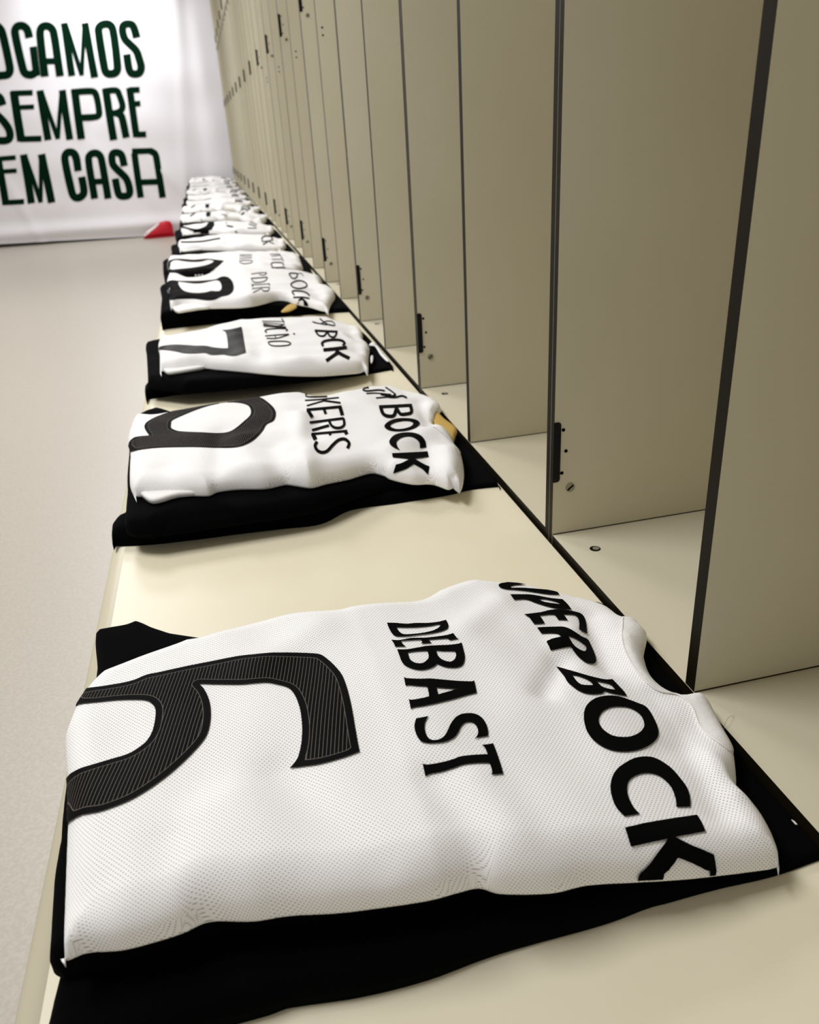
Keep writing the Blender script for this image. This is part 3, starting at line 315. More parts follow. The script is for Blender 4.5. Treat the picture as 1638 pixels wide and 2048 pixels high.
[-4641,1807],[-4637,1755],[-4636,1707],[-4637,1664],[-4640,1625],[-4643,1589],[-4646,1555],[-4649,1523],[-4650,1492],[-4652,1465],[-4653,1440],[-4655,1416],[-4657,1391],
[-4658,1366],[-4660,1338],[-4662,1307],[-4664,1277],[-4665,1249],[-4667,1226],[-4668,1209]],"up":[[-4038,4622],[-4058,4641],[-4086,4668],[-4118,4699],[-4153,4732],[-4185,4764],
[-4213,4792],[-4233,4815],[-4253,4838],[-4271,4860],[-4288,4881],[-4304,4900],[-4320,4915],[-4332,4926],[-4354,4940],[-4376,4947],[-4400,4946],[-4424,4934],[-4438,4927],
[-4452,4920],[-4468,4916],[-4486,4915],[-4505,4915],[-4526,4915],[-4547,4916],[-4569,4917],[-4590,4917],[-4611,4917],[-4634,4917],[-4657,4918],[-4679,4917],[-4699,4915],
[-4714,4911],[-4738,4896],[-4745,4881],[-4746,4856],[-4741,4806],[-4732,4740],[-4721,4666],[-4708,4588],[-4696,4512],[-4686,4443],[-4677,4382],[-4668,4323],[-4658,4266],
[-4651,4209],[-4645,4150],[-4643,4087],[-4644,4008],[-4648,3919],[-4654,3828],[-4661,3738],[-4669,3654],[-4676,3581],[-4683,3516],[-4691,3456],[-4700,3401],[-4708,3350],
[-4716,3304],[-4722,3261],[-4726,3226],[-4729,3195],[-4732,3166],[-4734,3137],[-4736,3109],[-4737,3080],[-4737,3051],[-4737,3023],[-4736,2995],[-4735,2966],[-4733,2936],
[-4731,2903],[-4729,2860],[-4726,2811],[-4723,2760],[-4719,2710],[-4716,2664],[-4713,2625],[-4710,2597],[-4707,2571],[-4704,2547],[-4702,2524],[-4699,2502],[-4698,2481],
[-4697,2462],[-4696,2445],[-4697,2429],[-4697,2413],[-4697,2395],[-4697,2376],[-4696,2344],[-4695,2309],[-4695,2270],[-4694,2228],[-4692,2184],[-4689,2138],[-4684,2086],
[-4678,2029],[-4672,1969],[-4666,1912],[-4660,1860],[-4655,1816],[-4652,1784],[-4649,1753],[-4646,1724],[-4644,1698],[-4641,1676],[-4638,1657],[-4630,1638],[-4616,1621],
[-4599,1607],[-4579,1592],[-4564,1582],[-4340,1564],[-4282,1569],[-4203,1578],[-4108,1588],[-4000,1596],[-3883,1604],[-3762,1604],[-3624,1594],[-3468,1575],[-3303,1552],
[-3135,1527],[-2974,1506],[-2828,1491],[-2696,1483],[-2573,1481],[-2454,1487],[-2338,1499],[-2224,1509],[-2110,1514],[-2000,1514],[-1893,1511],[-1790,1505],[-1689,1498],
[-1590,1491],[-1489,1486],[-1382,1481],[-1268,1478],[-1155,1475],[-1049,1473],[-959,1471],[-892,1470],[-726,2064],[-736,2139],[-751,2246],[-768,2377],[-789,2526],[-812,2685],
[-838,2845],[-864,3016],[-891,3209],[-921,3418],[-958,3630],[-1002,3832],[-1056,4007],[-1112,4153],[-1170,4281],[-1235,4389],[-1313,4476],[-1412,4541],[-1537,4580],[-1737,4591],
[-1981,4566],[-2244,4520],[-2506,4466],[-2743,4458],[-2947,4456],[-3121,4461],[-3291,4466],[-3449,4470],[-3591,4473],[-3708,4476],[-3795,4478]],"logo":[[-80,1586],[-72,1571],
[-70,1540],[-80,1546]]},"s2":{"outline":[[-4648,10544],[-4678,10538],[-4698,10534],[-4719,10524],[-4738,10505],[-4752,10474],[-4762,10427],[-4769,10368],[-4773,10301],
[-4777,10229],[-4779,10156],[-4782,10086],[-4784,10016],[-4786,9942],[-4788,9867],[-4788,9794],[-4787,9726],[-4785,9665],[-4778,9591],[-4767,9528],[-4755,9465],[-4744,9392],
[-4737,9334],[-4730,9272],[-4723,9206],[-4717,9137],[-4710,9066],[-4705,8994],[-4700,8918],[-4695,8839],[-4692,8759],[-4688,8677],[-4683,8596],[-4679,8515],[-4673,8432],
[-4668,8347],[-4663,8261],[-4657,8179],[-4650,8102],[-4643,8034],[-4635,7979],[-4626,7929],[-4617,7882],[-4607,7839],[-4597,7796],[-4587,7752],[-4577,7704],[-4565,7654],
[-4554,7605],[-4544,7560],[-4535,7522],[-4529,7495],[-4552,7681],[-4533,7677],[-4508,7671],[-4478,7664],[-4444,7656],[-4408,7648],[-4372,7638],[-4335,7629],[-4296,7620],
[-4256,7610],[-4213,7598],[-4167,7583],[-4118,7565],[-4056,7536],[-3983,7500],[-3908,7467],[-3834,7436],[-3768,7412],[-3715,7398],[-3690,7401],[-3669,7414],[-3650,7432],
[-3631,7452],[-3610,7470],[-3585,7481],[-3551,7486],[-3513,7490],[-3472,7491],[-3428,7490],[-3383,7487],[-3337,7481],[-3288,7471],[-3236,7456],[-3183,7439],[-3130,7422],
[-3079,7409],[-3031,7403],[-2987,7405],[-2943,7415],[-2901,7428],[-2861,7441],[-2824,7451],[-2792,7455],[-2770,7451],[-2751,7443],[-2734,7431],[-2717,7417],[-2699,7402],
[-2678,7387],[-2652,7368],[-2623,7345],[-2593,7320],[-2562,7296],[-2530,7278],[-2498,7269],[-2466,7277],[-2434,7293],[-2401,7315],[-2366,7339],[-2329,7364],[-2290,7387],
[-2247,7408],[-2201,7429],[-2153,7451],[-2104,7473],[-2054,7497],[-2004,7523],[-1952,7555],[-1898,7593],[-1843,7632],[-1789,7669],[-1740,7698],[-1697,7716],[-1665,7719],
[-1637,7713],[-1612,7699],[-1590,7681],[-1570,7661],[-1550,7642],[-1534,7622],[-1521,7598],[-1511,7573],[-1500,7547],[-1487,7523],[-1470,7503],[-1440,7475],[-1403,7443],
[-1362,7411],[-1318,7380],[-1275,7354],[-1234,7335],[-1192,7327],[-1149,7329],[-1106,7335],[-1063,7341],[-1023,7342],[-987,7334],[-954,7313],[-924,7281],[-896,7245],[-871,7210],
[-848,7181],[-827,7163],[-806,7164],[-783,7179],[-761,7199],[-746,7212],[-715,7037],[-702,7062],[-684,7095],[-662,7137],[-640,7184],[-618,7235],[-595,7293],[-569,7359],[-542,7434],
[-514,7514],[-487,7592],[-463,7668],[-440,7751],[-415,7843],[-390,7940],[-367,8037],[-347,8129],[-331,8212],[-322,8281],[-319,8340],[-319,8393],[-321,8444],[-321,8498],[-318,8559],
[-311,8630],[-300,8708],[-289,8789],[-278,8870],[-269,8947],[-264,9016],[-263,9078],[-265,9134],[-269,9186],[-276,9233],[-284,9276],[-294,9315],[-307,9347],[-326,9369],[-346,9387],
[-365,9404],[-380,9425],[-387,9455],[-383,9516],[-366,9588],[-343,9666],[-317,9747],[-299,9802],[-279,9860],[-257,9920],[-233,9980],[-209,10039],[-183,10097],[-153,10151],
[-117,10202],[-80,10253],[-46,10304],[-19,10357],[-6,10414],[-6,10476],[-18,10544],[-38,10613],[-64,10683],[-92,10750],[-119,10811],[-148,10868],[-181,10923],[-217,10974],
[-253,11023],[-288,11067],[-319,11108],[-345,11142],[-370,11171],[-393,11196],[-416,11221],[-439,11247],[-462,11277],[-484,11312],[-506,11348],[-530,11377],[-555,11403],
[-584,11422],[-618,11432],[-658,11429],[-704,11417],[-752,11399],[-802,11377],[-850,11355],[-895,11335],[-935,11319],[-972,11306],[-1009,11291],[-1045,11274],[-1084,11252],
[-1126,11223],[-1173,11186],[-1221,11148],[-1270,11113],[-1319,11075],[-1368,11036],[-1414,10997],[-1457,10956],[-1497,10911],[-1537,10865],[-1577,10820],[-1619,10778],
[-1664,10742],[-1715,10709],[-1770,10677],[-1826,10649],[-1883,10625],[-1936,10609],[-1984,10603],[-2025,10610],[-2062,10630],[-2096,10658],[-2130,10687],[-2165,10712],
[-2203,10725],[-2243,10729],[-2283,10728],[-2324,10722],[-2367,10711],[-2413,10695],[-2464,10675],[-2520,10659],[-2579,10654],[-2641,10647],[-2707,10636],[-2777,10624],
[-2852,10611],[-2944,10592],[-3047,10570],[-3156,10545],[-3268,10520],[-3380,10495],[-3487,10473],[-3594,10453],[-3705,10433],[-3815,10415],[-3920,10397],[-4016,10383],
[-4100,10381],[-4161,10378],[-4222,10375],[-4278,10371],[-4329,10367],[-4371,10364],[-4402,10362]],"folds":[[-0.2367,0.9373,-0.2526,0.6904,0.01,0.006],
[-0.2113,0.9157,-0.2528,0.7916,0.01,-0.0045000000000000005],[-0.3245,0.8558,-0.3092,0.6948,0.012,0.0045000000000000005],[-0.3491,0.906,-0.359,0.7272,0.01,-0.0045000000000000005],
[-0.2848,0.8219,-0.2775,0.6991,0.01,-0.0045000000000000005],[-0.1374,0.7937,-0.0497,0.8978,0.012,0.0045000000000000005],
[-0.1772,0.7218,-0.1172,0.7401,0.008,-0.0045000000000000005],[-0.0832,0.824,-0.1043,0.693,0.01,-0.006],[-0.0348,1.0464,-0.0512,0.9205,0.008,-0.006],
[-0.0516,0.8127,-0.0812,0.698,0.01,0.006],[-0.4182,0.799,-0.4037,0.7053,0.012,-0.0045000000000000005]],"seed":5,"name":[[[-2022,11460],[-2053,11450],[-2170,10487],[-2182,10358],
[-2162,10336],[-2139,10330],[-2111,10329],[-2081,10332],[-2026,10344],[-1957,10361],[-1890,10372],[-1845,10376],[-1837,10435],[-1882,10440],[-1947,10436],[-2018,10406],
[-2073,10388],[-2103,10384],[-2130,10384],[-2152,10388],[-2163,10386],[-2158,10457],[-2134,10498],[-2029,11389]],[[-2217,10086],[-2175,10095],[-2113,10110],[-2042,10135],
[-1970,10171],[-1891,10217],[-1805,10256],[-1728,10279],[-1675,10290],[-1666,10356],[-1719,10349],[-1796,10334],[-1881,10309],[-1958,10276],[-2031,10243],[-2103,10211],
[-2166,10188],[-2209,10173]],[[-1965,10031],[-1914,9991],[-1839,9950],[-1763,9919],[-1711,9902],[-1694,9983],[-1746,10011],[-1819,10068],[-1890,10153],[-1940,10210]],
[[-1907,10185],[-1977,10066],[-2072,9957],[-2162,9885],[-2223,9840],[-2224,9786],[-2164,9828],[-2075,9891],[-1984,9970],[-1918,10049]],[[-2254,9544],[-2209,9575],[-2148,9597],
[-2078,9616],[-2008,9636],[-1932,9662],[-1848,9696],[-1771,9728],[-1717,9748],[-1705,9839],[-1759,9821],[-1836,9794],[-1920,9765],[-1996,9743],[-2066,9727],[-2136,9714],
[-2197,9702],[-2240,9693]],[[-2261,9552],[-2267,9366],[-2259,9289],[-2250,9224],[-2244,9180],[-2187,9296],[-2193,9340],[-2198,9442],[-2200,9594],[-2203,9666]],[[-2013,9661],
[-2013,9612],[-2015,9533],[-2018,9447],[-2020,9393],[-1975,9446],[-1973,9505],[-1970,9586],[-1969,9659],[-1969,9704]],[[-1768,9749],[-1771,9687],[-1777,9583],[-1787,9450],
[-1795,9352],[-1733,9429],[-1725,9528],[-1717,9642],[-1712,9734],[-1709,9792]],[[-2290,8906],[-2237,8998],[-2162,9100],[-2084,9150],[-2017,9142],[-1952,9131],[-1882,9143],
[-1819,9166],[-1774,9186],[-1761,9294],[-1807,9269],[-1872,9239],[-1943,9222],[-2009,9224],[-2077,9227],[-2153,9197],[-2228,9098],[-2282,9004]],[[-1793,9223],[-1797,9172],
[-1803,9103],[-1811,9036],[-1818,8992],[-1830,8955],[-1847,8922],[-1867,8893],[-1883,8877],[-1902,8865],[-1920,8860],[-1935,8862],[-1951,8878],[-1964,8907],[-1972,8951],
[-1973,9000],[-1971,9071],[-1969,9141],[-1968,9182],[-2005,9166],[-2006,9120],[-2010,9037],[-2012,8946],[-2010,8868],[-1998,8807],[-1981,8768],[-1959,8748],[-1939,8745],
[-1917,8750],[-1893,8765],[-1870,8788],[-1842,8830],[-1813,8890],[-1787,8969],[-1773,9046],[-1764,9124],[-1758,9197],[-1752,9251]],[[-2018,8984],[-2071,8958],[-2149,8913],
[-2231,8820],[-2287,8738],[-2288,8667],[-2233,8730],[-2156,8787],[-2080,8819],[-2027,8851]],[[-2315,8543],[-2265,8578],[-2196,8586],[-2122,8571],[-2053,8573],[-1986,8588],
[-1917,8611],[-1856,8634],[-1813,8651],[-1800,8749],[-1844,8729],[-1906,8701],[-1976,8672],[-2044,8653],[-2113,8652],[-2187,8666],[-2257,8650],[-2308,8610]],[[-2320,8543],
[-2317,8509],[-2315,8448],[-2314,8362],[-2316,8275],[-2251,8412],[-2251,8471],[-2253,8541],[-2255,8600],[-2258,8636]],[[-2085,8585],[-2082,8536],[-2079,8486],[-2042,8535],
[-2045,8583],[-2048,8630]],[[-1866,8646],[-1865,8576],[-1865,8506],[-1809,8583],[-1809,8656],[-1809,8728]],[[-2288,8270],[-2307,8174],[-2334,8056],[-2353,7955],[-2358,7878],
[-2355,7818],[-2345,7775],[-2333,7754],[-2318,7743],[-2300,7739],[-2280,7743],[-2260,7756],[-2238,7775],[-2214,7804],[-2189,7843],[-2161,7896],[-2132,7957],[-2105,8017],
[-2078,8069],[-2053,8118],[-2027,8167],[-2003,8209],[-1981,8239],[-1961,8259],[-1943,8271],[-1927,8273],[-1915,8266],[-1905,8247],[-1896,8217],[-1890,8183],[-1889,8160],
[-1894,8135],[-1906,8094],[-1922,8052],[-1932,8021],[-1903,7986],[-1892,8016],[-1876,8061],[-1858,8117],[-1847,8183],[-1848,8246],[-1855,8303],[-1867,8352],[-1883,8388],
[-1904,8402],[-1928,8400],[-1954,8383],[-1981,8354],[-2010,8310],[-2039,8255],[-2067,8196],[-2095,8139],[-2124,8077],[-2152,8013],[-2178,7957],[-2200,7915],[-2218,7889],
[-2234,7869],[-2249,7856],[-2263,7849],[-2276,7847],[-2288,7851],[-2299,7860],[-2307,7873],[-2313,7902],[-2316,7942],[-2314,7978],[-2304,8025],[-2284,8097],
[-2268,8161]]],"sponsor":[[[-1065,11069],[-945,11906],[-975,11895],[-1006,11879],[-1040,11844],[-1218,10822],[-1211,10743],[-1193,10712],[-1166,10709],[-1119,10736],[-1060,10770],
[-1001,10796],[-955,10809],[-925,10805],[-898,10794],[-875,10780],[-859,10772],[-835,10866],[-852,10874],[-875,10888],[-903,10900],[-936,10902],[-986,10887],[-1045,10864],
[-1102,10838],[-1145,10821],[-1166,10828],[-1182,10851],[-1190,10844],[-1171,10914],[-1160,10917],[-1132,10933],[-1104,10944],[-1085,10952]],[[-1206,10528],[-1174,10552],
[-1128,10588],[-1077,10619],[-1025,10634],[-965,10633],[-896,10624],[-832,10616],[-787,10613],[-774,10665],[-819,10669],[-882,10679],[-951,10692],[-1011,10698],[-1064,10688],
[-1116,10663],[-1161,10629],[-1194,10602]],[[-793,11072],[-779,10963],[-755,10819],[-730,10706],[-719,10641],[-719,10642],[-741,10624],[-774,10611],[-805,10603],[-843,10602],
[-886,10610],[-926,10623],[-954,10632],[-971,10563],[-943,10556],[-903,10546],[-858,10540],[-819,10542],[-786,10551],[-751,10565],[-717,10597],[-692,10681],[-703,10770],
[-724,10910],[-745,11070],[-762,11163]],[[-1087,10353],[-1061,10372],[-1023,10397],[-981,10423],[-942,10446],[-907,10461],[-873,10473],[-839,10487],[-805,10512],[-771,10554],
[-739,10607],[-711,10659],[-691,10696],[-695,10740],[-715,10699],[-742,10647],[-772,10598],[-800,10563],[-829,10542],[-861,10529],[-896,10518],[-931,10504],[-970,10482],
[-1013,10456],[-1051,10431],[-1077,10413]],[[-854,10461],[-835,10465],[-807,10471],[-774,10480],[-741,10494],[-707,10519],[-673,10552],[-641,10580],[-617,10595],[-598,10590],
[-581,10573],[-567,10552],[-557,10538],[-526,10618],[-536,10632],[-550,10656],[-569,10678],[-595,10683],[-628,10661],[-663,10627],[-697,10595],[-727,10572],[-757,10560],
[-788,10551],[-816,10546],[-836,10543]],[[-1157,9738],[-1109,9754],[-1037,9789],[-949,9863],[-861,9950],[-780,10002],[-699,10034],[-627,10058],[-574,10088],[-525,10309],
[-584,10258],[-659,10223],[-740,10195],[-817,10167],[-895,10133],[-981,10079],[-1064,9995],[-1123,9926]],[[-1149,9788],[-1156,9727],[-1164,9651],[-1169,9573],[-1169,9503],
[-1160,9448],[-1146,9408],[-1128,9384],[-1107,9373],[-1083,9368],[-1054,9373],[-1018,9397],[-976,9451],[-938,9532],[-902,9638],[-858,9801],[-814,9975],[-856,10022],[-900,9841],
[-946,9668],[-977,9573],[-997,9528],[-1009,9516],[-1027,9508],[-1048,9509],[-1068,9515],[-1083,9523],[-1096,9537],[-1106,9556],[-1111,9579],[-1111,9623],[-1105,9694],[-1094,9785],
[-1081,9879]],[[-904,9740],[-909,9681],[-913,9611],[-912,9548],[-900,9501],[-875,9485],[-847,9488],[-818,9500],[-792,9513],[-766,9527],[-736,9547],[-701,9586],[-656,9681],
[-615,9832],[-586,9974],[-564,10099],[-548,10189],[-616,10108],[-631,10025],[-652,9904],[-675,9785],[-688,9734],[-694,9723],[-714,9694],[-741,9668],[-768,9646],[-795,9625],
[-820,9610],[-840,9605],[-849,9611],[-853,9637],[-850,9701],[-838,9807],[-824,9910]],[[-1258,8864],[-1246,8906],[-1224,8953],[-1195,9007],[-1159,9077],[-1125,9151],[-1084,9240],
[-1045,9306],[-1008,9348],[-972,9376],[-935,9395],[-895,9407],[-855,9416],[-818,9422],[-785,9425],[-758,9426],[-733,9425],[-712,9421],[-692,9416],[-676,9408],[-655,9390],
[-641,9362],[-642,9320],[-656,9271],[-683,9196],[-730,9051],[-775,8929],[-807,8876],[-839,8840],[-872,8813],[-905,8792],[-936,8775],[-966,8762],[-996,8750],[-1026,8740],
[-1056,8731],[-1085,8724],[-1114,8718],[-1144,8713],[-1173,8711],[-1199,8714],[-1219,8728],[-1237,8754],[-1251,8787],[-1259,8825],[-1258,8864],[-1168,8892],[-1166,8864],
[-1153,8838],[-1133,8817],[-1112,8806],[-1093,8804],[-1071,8807],[-1047,8814],[-1023,8824],[-998,8836],[-972,8850],[-944,8870],[-915,8894],[-887,8924],[-861,8962],[-821,9052],
[-781,9162],[-760,9229],[-759,9286],[-779,9314],[-796,9319],[-817,9320],[-841,9317],[-868,9310],[-895,9297],[-925,9276],[-959,9243],[-997,9192],[-1036,9128],[-1069,9070],
[-1103,9014],[-1133,8966],[-1157,8925],[-1168,8892]],[[-1322,7900],[-1307,7891],[-1292,7881],[-1276,7872],[-1261,7863],[-1266,7894],[-1271,7927],[-1273,7963],[-1270,8005],
[-1263,8051],[-1249,8101],[-1231,8140],[-1209,8182],[-1182,8228],[-1153,8273],[-1127,8309],[-1098,8347],[-1068,8384],[-1040,8413],[-1015,8430],[-995,8435],[-977,8433],[-960,8427],
[-945,8418],[-932,8408],[-918,8393],[-906,8375],[-898,8355],[-893,8332],[-896,8303],[-905,8260],[-919,8203],[-931,8154],[-907,8183],[-881,8213],[-855,8240],[-831,8258],[-811,8268],
[-805,8300],[-799,8330],[-794,8360],[-790,8390],[-789,8419],[-792,8447],[-796,8475],[-803,8502],[-812,8528],[-822,8551],[-835,8573],[-850,8594],[-866,8615],[-884,8636],[-903,8657],
[-924,8674],[-949,8686],[-977,8691],[-1005,8689],[-1034,8680],[-1064,8663],[-1095,8638],[-1128,8602],[-1162,8551],[-1196,8484],[-1228,8417],[-1257,8350],[-1284,8288],[-1306,8233],
[-1324,8185],[-1344,8114],[-1354,8049],[-1357,7995],[-1353,7963],[-1344,7937],[-1332,7918]],[[-1385,7765],[-1338,7771],[-1287,7784],[-1233,7806],[-1176,7838],[-1118,7882],
[-1058,7935],[-996,7999],[-934,8064],[-877,8112],[-829,8131],[-837,8083],[-846,8032],[-855,7980],[-864,7929],[-904,7912],[-955,7863],[-1012,7790],[-1067,7718],[-1114,7665],
[-1098,7643],[-1081,7621],[-1062,7603],[-1044,7588],[-1026,7576],[-1010,7569],[-995,7562],[-981,7555],[-969,7547],[-957,7534],[-972,7492],[-985,7459],[-1001,7416],[-1013,7390],
[-1022,7374],[-1034,7385],[-1046,7402],[-1058,7423],[-1070,7447],[-1083,7465],[-1099,7475],[-1116,7484],[-1134,7491],[-1151,7498],[-1167,7506],[-1189,7488],[-1210,7472],
[-1232,7460],[-1255,7447],[-1280,7440],[-1310,7440],[-1343,7445],[-1376,7456],[-1409,7471],[-1438,7488],[-1429,7491],[-1420,7496],[-1409,7506],[-1398,7518],[-1387,7533],
[-1371,7529],[-1353,7526],[-1334,7525],[-1312,7527],[-1292,7533],[-1270,7543],[-1246,7558],[-1221,7581],[-1196,7609],[-1235,7613],[-1277,7621],[-1319,7633],[-1359,7653],
[-1394,7678],[-1391,7707],[-1388,7737]]],"number":[[[-4740,9457],[-4716,9425],[-4702,9404],[-4686,9385],[-4668,9368],[-4649,9352],[-4627,9331],[-4593,9296],[-4553,9266],
[-4513,9251],[-4474,9245],[-4438,9241],[-4450,9290],[-4464,9341],[-4477,9390],[-4489,9436],[-4498,9477],[-4510,9532],[-4517,9582],[-4519,9630],[-4515,9679],[-4505,9731],
[-4490,9781],[-4474,9822],[-4454,9873],[-4432,9933],[-4407,9994],[-4378,10045],[-4341,10089],[-4300,10126],[-4253,10157],[-4203,10187],[-4148,10226],[-4145,11056],[-4070,11078],
[-3990,11098],[-3909,11125],[-3829,11150],[-3748,11172],[-3666,11189],[-3583,11205],[-3500,11222],[-3419,11242],[-3337,11269],[-3253,11302],[-3171,11335],[-3095,11362],
[-3031,11376],[-2988,11377],[-2949,11370],[-2912,11355],[-2880,11332],[-2874,10385],[-2850,10352],[-2831,10317],[-2813,10275],[-2797,10226],[-2781,10166],[-2764,10086],
[-2747,9978],[-2731,9872],[-2717,9787],[-2706,9718],[-2699,9650],[-2695,9585],[-2695,9519],[-2699,9451],[-2705,9395],[-2713,9339],[-2724,9287],[-2736,9242],[-2751,9204],
[-2770,9177],[-2793,9157],[-2817,9141],[-2841,9121],[-2861,9093],[-2878,9052],[-2892,8998],[-2905,8927],[-2920,8834],[-2939,8741],[-2961,8661],[-2986,8592],[-3013,8533],
[-3040,8479],[-3067,8430],[-3094,8384],[-3122,8337],[-3151,8293],[-3180,8254],[-3209,8225],[-3236,8208],[-3264,8203],[-3292,8208],[-3322,8223],[-3354,8249],[-3389,8287],
[-3426,8337],[-3466,8393],[-3508,8439],[-3553,8460],[-3604,8454],[-3660,8440],[-3719,8438],[-3778,8457],[-3836,8483],[-3891,8509],[-3946,8531],[-3999,8551],[-4051,8575],
[-4101,8597],[-4147,8616],[-4191,8634],[-4233,8650],[-4274,8665],[-4315,8676],[-4357,8685],[-4399,8691],[-4439,8695],[-4478,8696],[-4514,8707],[-4549,8731],[-4585,8771],
[-4622,8835],[-4660,8932],[-4700,9092],[-4765,9457],[-4774,9536],[-4781,9612],[-4761,9502],[-4749,9470]],[[-4154,9549],[-4154,9597],[-4152,9646],[-4143,9693],[-4127,9734],
[-4106,9787],[-4082,9852],[-4055,9916],[-4024,9964],[-3985,10011],[-3938,10052],[-3887,10086],[-3835,10113],[-3785,10135],[-3738,10154],[-3691,10173],[-3645,10193],[-3600,10214],
[-3556,10236],[-3515,10259],[-3475,10294],[-3454,11195],[-3412,11199],[-3358,10302],[-3320,10288],[-3281,10275],[-3244,10259],[-3209,10240],[-3178,10217],[-3150,10190],
[-3124,10160],[-3101,10124],[-3081,10081],[-3064,10033],[-3050,9962],[-3041,9888],[-3036,9818],[-3034,9756],[-3036,9699],[-3040,9643],[-3049,9587],[-3062,9530],[-3080,9476],
[-3102,9420],[-3127,9366],[-3152,9315],[-3177,9269],[-3202,9225],[-3227,9183],[-3253,9144],[-3278,9111],[-3302,9087],[-3323,9070],[-3342,9059],[-3361,9054],[-3381,9055],
[-3404,9061],[-3429,9071],[-3456,9079],[-3483,9085],[-3513,9086],[-3543,9081],[-3575,9071],[-3607,9060],[-3640,9050],[-3677,9045],[-3717,9048],[-3774,9062],[-3843,9092],
[-3915,9134],[-3983,9181],[-4037,9231],[-4064,9264],[-4089,9301],[-4112,9339],[-4131,9376],[-4145,9408],[-4156,9455],[-4156,9503]]],"collar":[[-7,11265],[-8,11260],[4,11220],
[18,11158],[27,11085],[-111,10482],[-132,10408],[-161,10334],[-194,10258],[-228,10186],[-259,10114],[-289,10042],[-319,9973],[-347,9909],[-372,9848],[-394,9787],[-413,9721],
[-432,9650],[-449,9577],[-461,9509],[-467,9447],[-466,9394],[-458,9348],[-537,8942],[-526,8894],[-513,8857],[-497,8823],[-481,8786],[-464,8749],[-447,8711],[-433,8674],[-420,8635],
[-410,8590],[-404,8536],[-404,8464],[-415,8360],[-468,8112],[-468,8063],[-468,8019],[-464,7990],[-453,7987],[-420,8039],[-356,8192],[-245,8526],[-224,8583],[-217,8637],[-215,8703],
[-215,8778],[-215,8859],[-211,8942],[-201,9031],[-188,9128],[-173,9229],[-161,9326],[-155,9413],[-154,9489],[-158,9558],[-164,9620],[-174,9675],[-186,9725],[-203,9764],[-227,9791],
[-194,10037],[-256,9899],[-319,9725],[-329,9730],[-321,9766],[-301,9831],[-279,9898],[-260,9952],[-238,10011],[-213,10073],[-187,10131],[-162,10181],[-127,10235],[-82,10299],
[-26,10408],[89,10776],[108,10845],[102,10932],[77,11036],[43,11138],[12,11221]],"low":[[-4852,7388],[-4810,7376],[-4752,7359],[-4684,7339],[-4607,7319],[-4527,7300],[-4445,7285],
[-4359,7273],[-4264,7262],[-4164,7253],[-4064,7246],[-3967,7239],[-3877,7232],[-3795,7227],[-3719,7223],[-3646,7220],[-3574,7217],[-3501,7213],[-3425,7209],[-3345,7204],
[-3263,7198],[-3180,7192],[-3097,7185],[-3014,7179],[-2932,7173],[-2849,7164],[-2765,7151],[-2682,7139],[-2600,7130],[-2521,7129],[-2444,7141],[-2372,7170],[-2305,7215],
[-2240,7269],[-2173,7324],[-2102,7372],[-2023,7405],[-1938,7420],[-1849,7424],[-1756,7420],[-1660,7412],[-1561,7405],[-1459,7401],[-1350,7402],[-1232,7402],[-1111,7402],
[-993,7403],[-883,7406],[-787,7411],[-718,7419],[-655,7431],[-596,7444],[-537,7458],[-479,7468],[-419,7474],[-353,7473],[-282,7468],[-211,7460],[-145,7451],[-90,7442],[-50,7437],
[-84,7337],[-75,7395],[-62,7474],[-47,7569],[-31,7676],[-13,7789],[4,7902],[22,8020],[42,8149],[63,8285],[83,8424],[101,8561],[115,8691],[125,8813],[130,8931],[132,9046],
[134,9159],[135,9270],[138,9381],[143,9489],[149,9593],[155,9695],[161,9797],[164,9904],[165,10016],[164,10140],[160,10273],[155,10411],[148,10548],[138,10677],[127,10790],
[115,10889],[103,10976],[88,11053],[70,11121],[45,11182],[11,11236],[-67,11320],[-173,11411],[-293,11504],[-412,11590],[-516,11658],[-594,11682],[-2165,11689],[-2419,11655],
[-2780,11657],[-3196,11677],[-3613,11697],[-3981,11716],[-4250,11748],[-4327,11762],[-4399,11781],[-4467,11801],[-4530,11816],[-4591,11822],[-4650,11815],[-4708,11788],
[-4766,11745],[-4820,11693],[-4868,11640],[-4908,11595],[-4938,11564],[-4907,10520],[-4901,10388],[-4894,10207],[-4886,10000],[-4877,9789],[-4868,9592],[-4859,9427],[-4850,9294],
[-4841,9178],[-4831,9071],[-4822,8967],[-4813,8859],[-4806,8744],[-4798,8611],[-4790,8466],[-4783,8320],[-4777,8185],[-4775,8068],[-4777,7981],[-4783,7941],[-4795,7917],
[-4811,7903],[-4827,7893],[-4843,7881],[-4856,7860],[-4867,7833],[-4878,7806],[-4888,7776],[-4896,7743],[-4902,7704],[-4905,7659],[-4903,7602],[-4897,7531],[-4888,7457],
[-4880,7386],[-4872,7326],[-4867,7284]],"up":[[-4150,11063],[-4169,11094],[-4198,11139],[-4220,11175],[-4248,11220],[-4279,11272],[-4312,11324],[-4343,11372],[-4371,11411],
[-4394,11441],[-4416,11467],[-4436,11489],[-4456,11506],[-4475,11518],[-4494,11525],[-4515,11525],[-4534,11515],[-4552,11499],[-4571,11480],[-4593,11463],[-4614,11451],
[-4637,11440],[-4661,11428],[-4685,11413],[-4708,11393],[-4728,11364],[-4748,11332],[-4768,11298],[-4787,11260],[-4803,11211],[-4816,11149],[-4824,11068],[-4829,10908],
[-4831,10706],[-4830,10485],[-4827,10266],[-4824,10069],[-4821,9910],[-4818,9810],[-4815,9722],[-4810,9640],[-4805,9559],[-4800,9473],[-4794,9377],[-4784,9205],[-4772,9000],
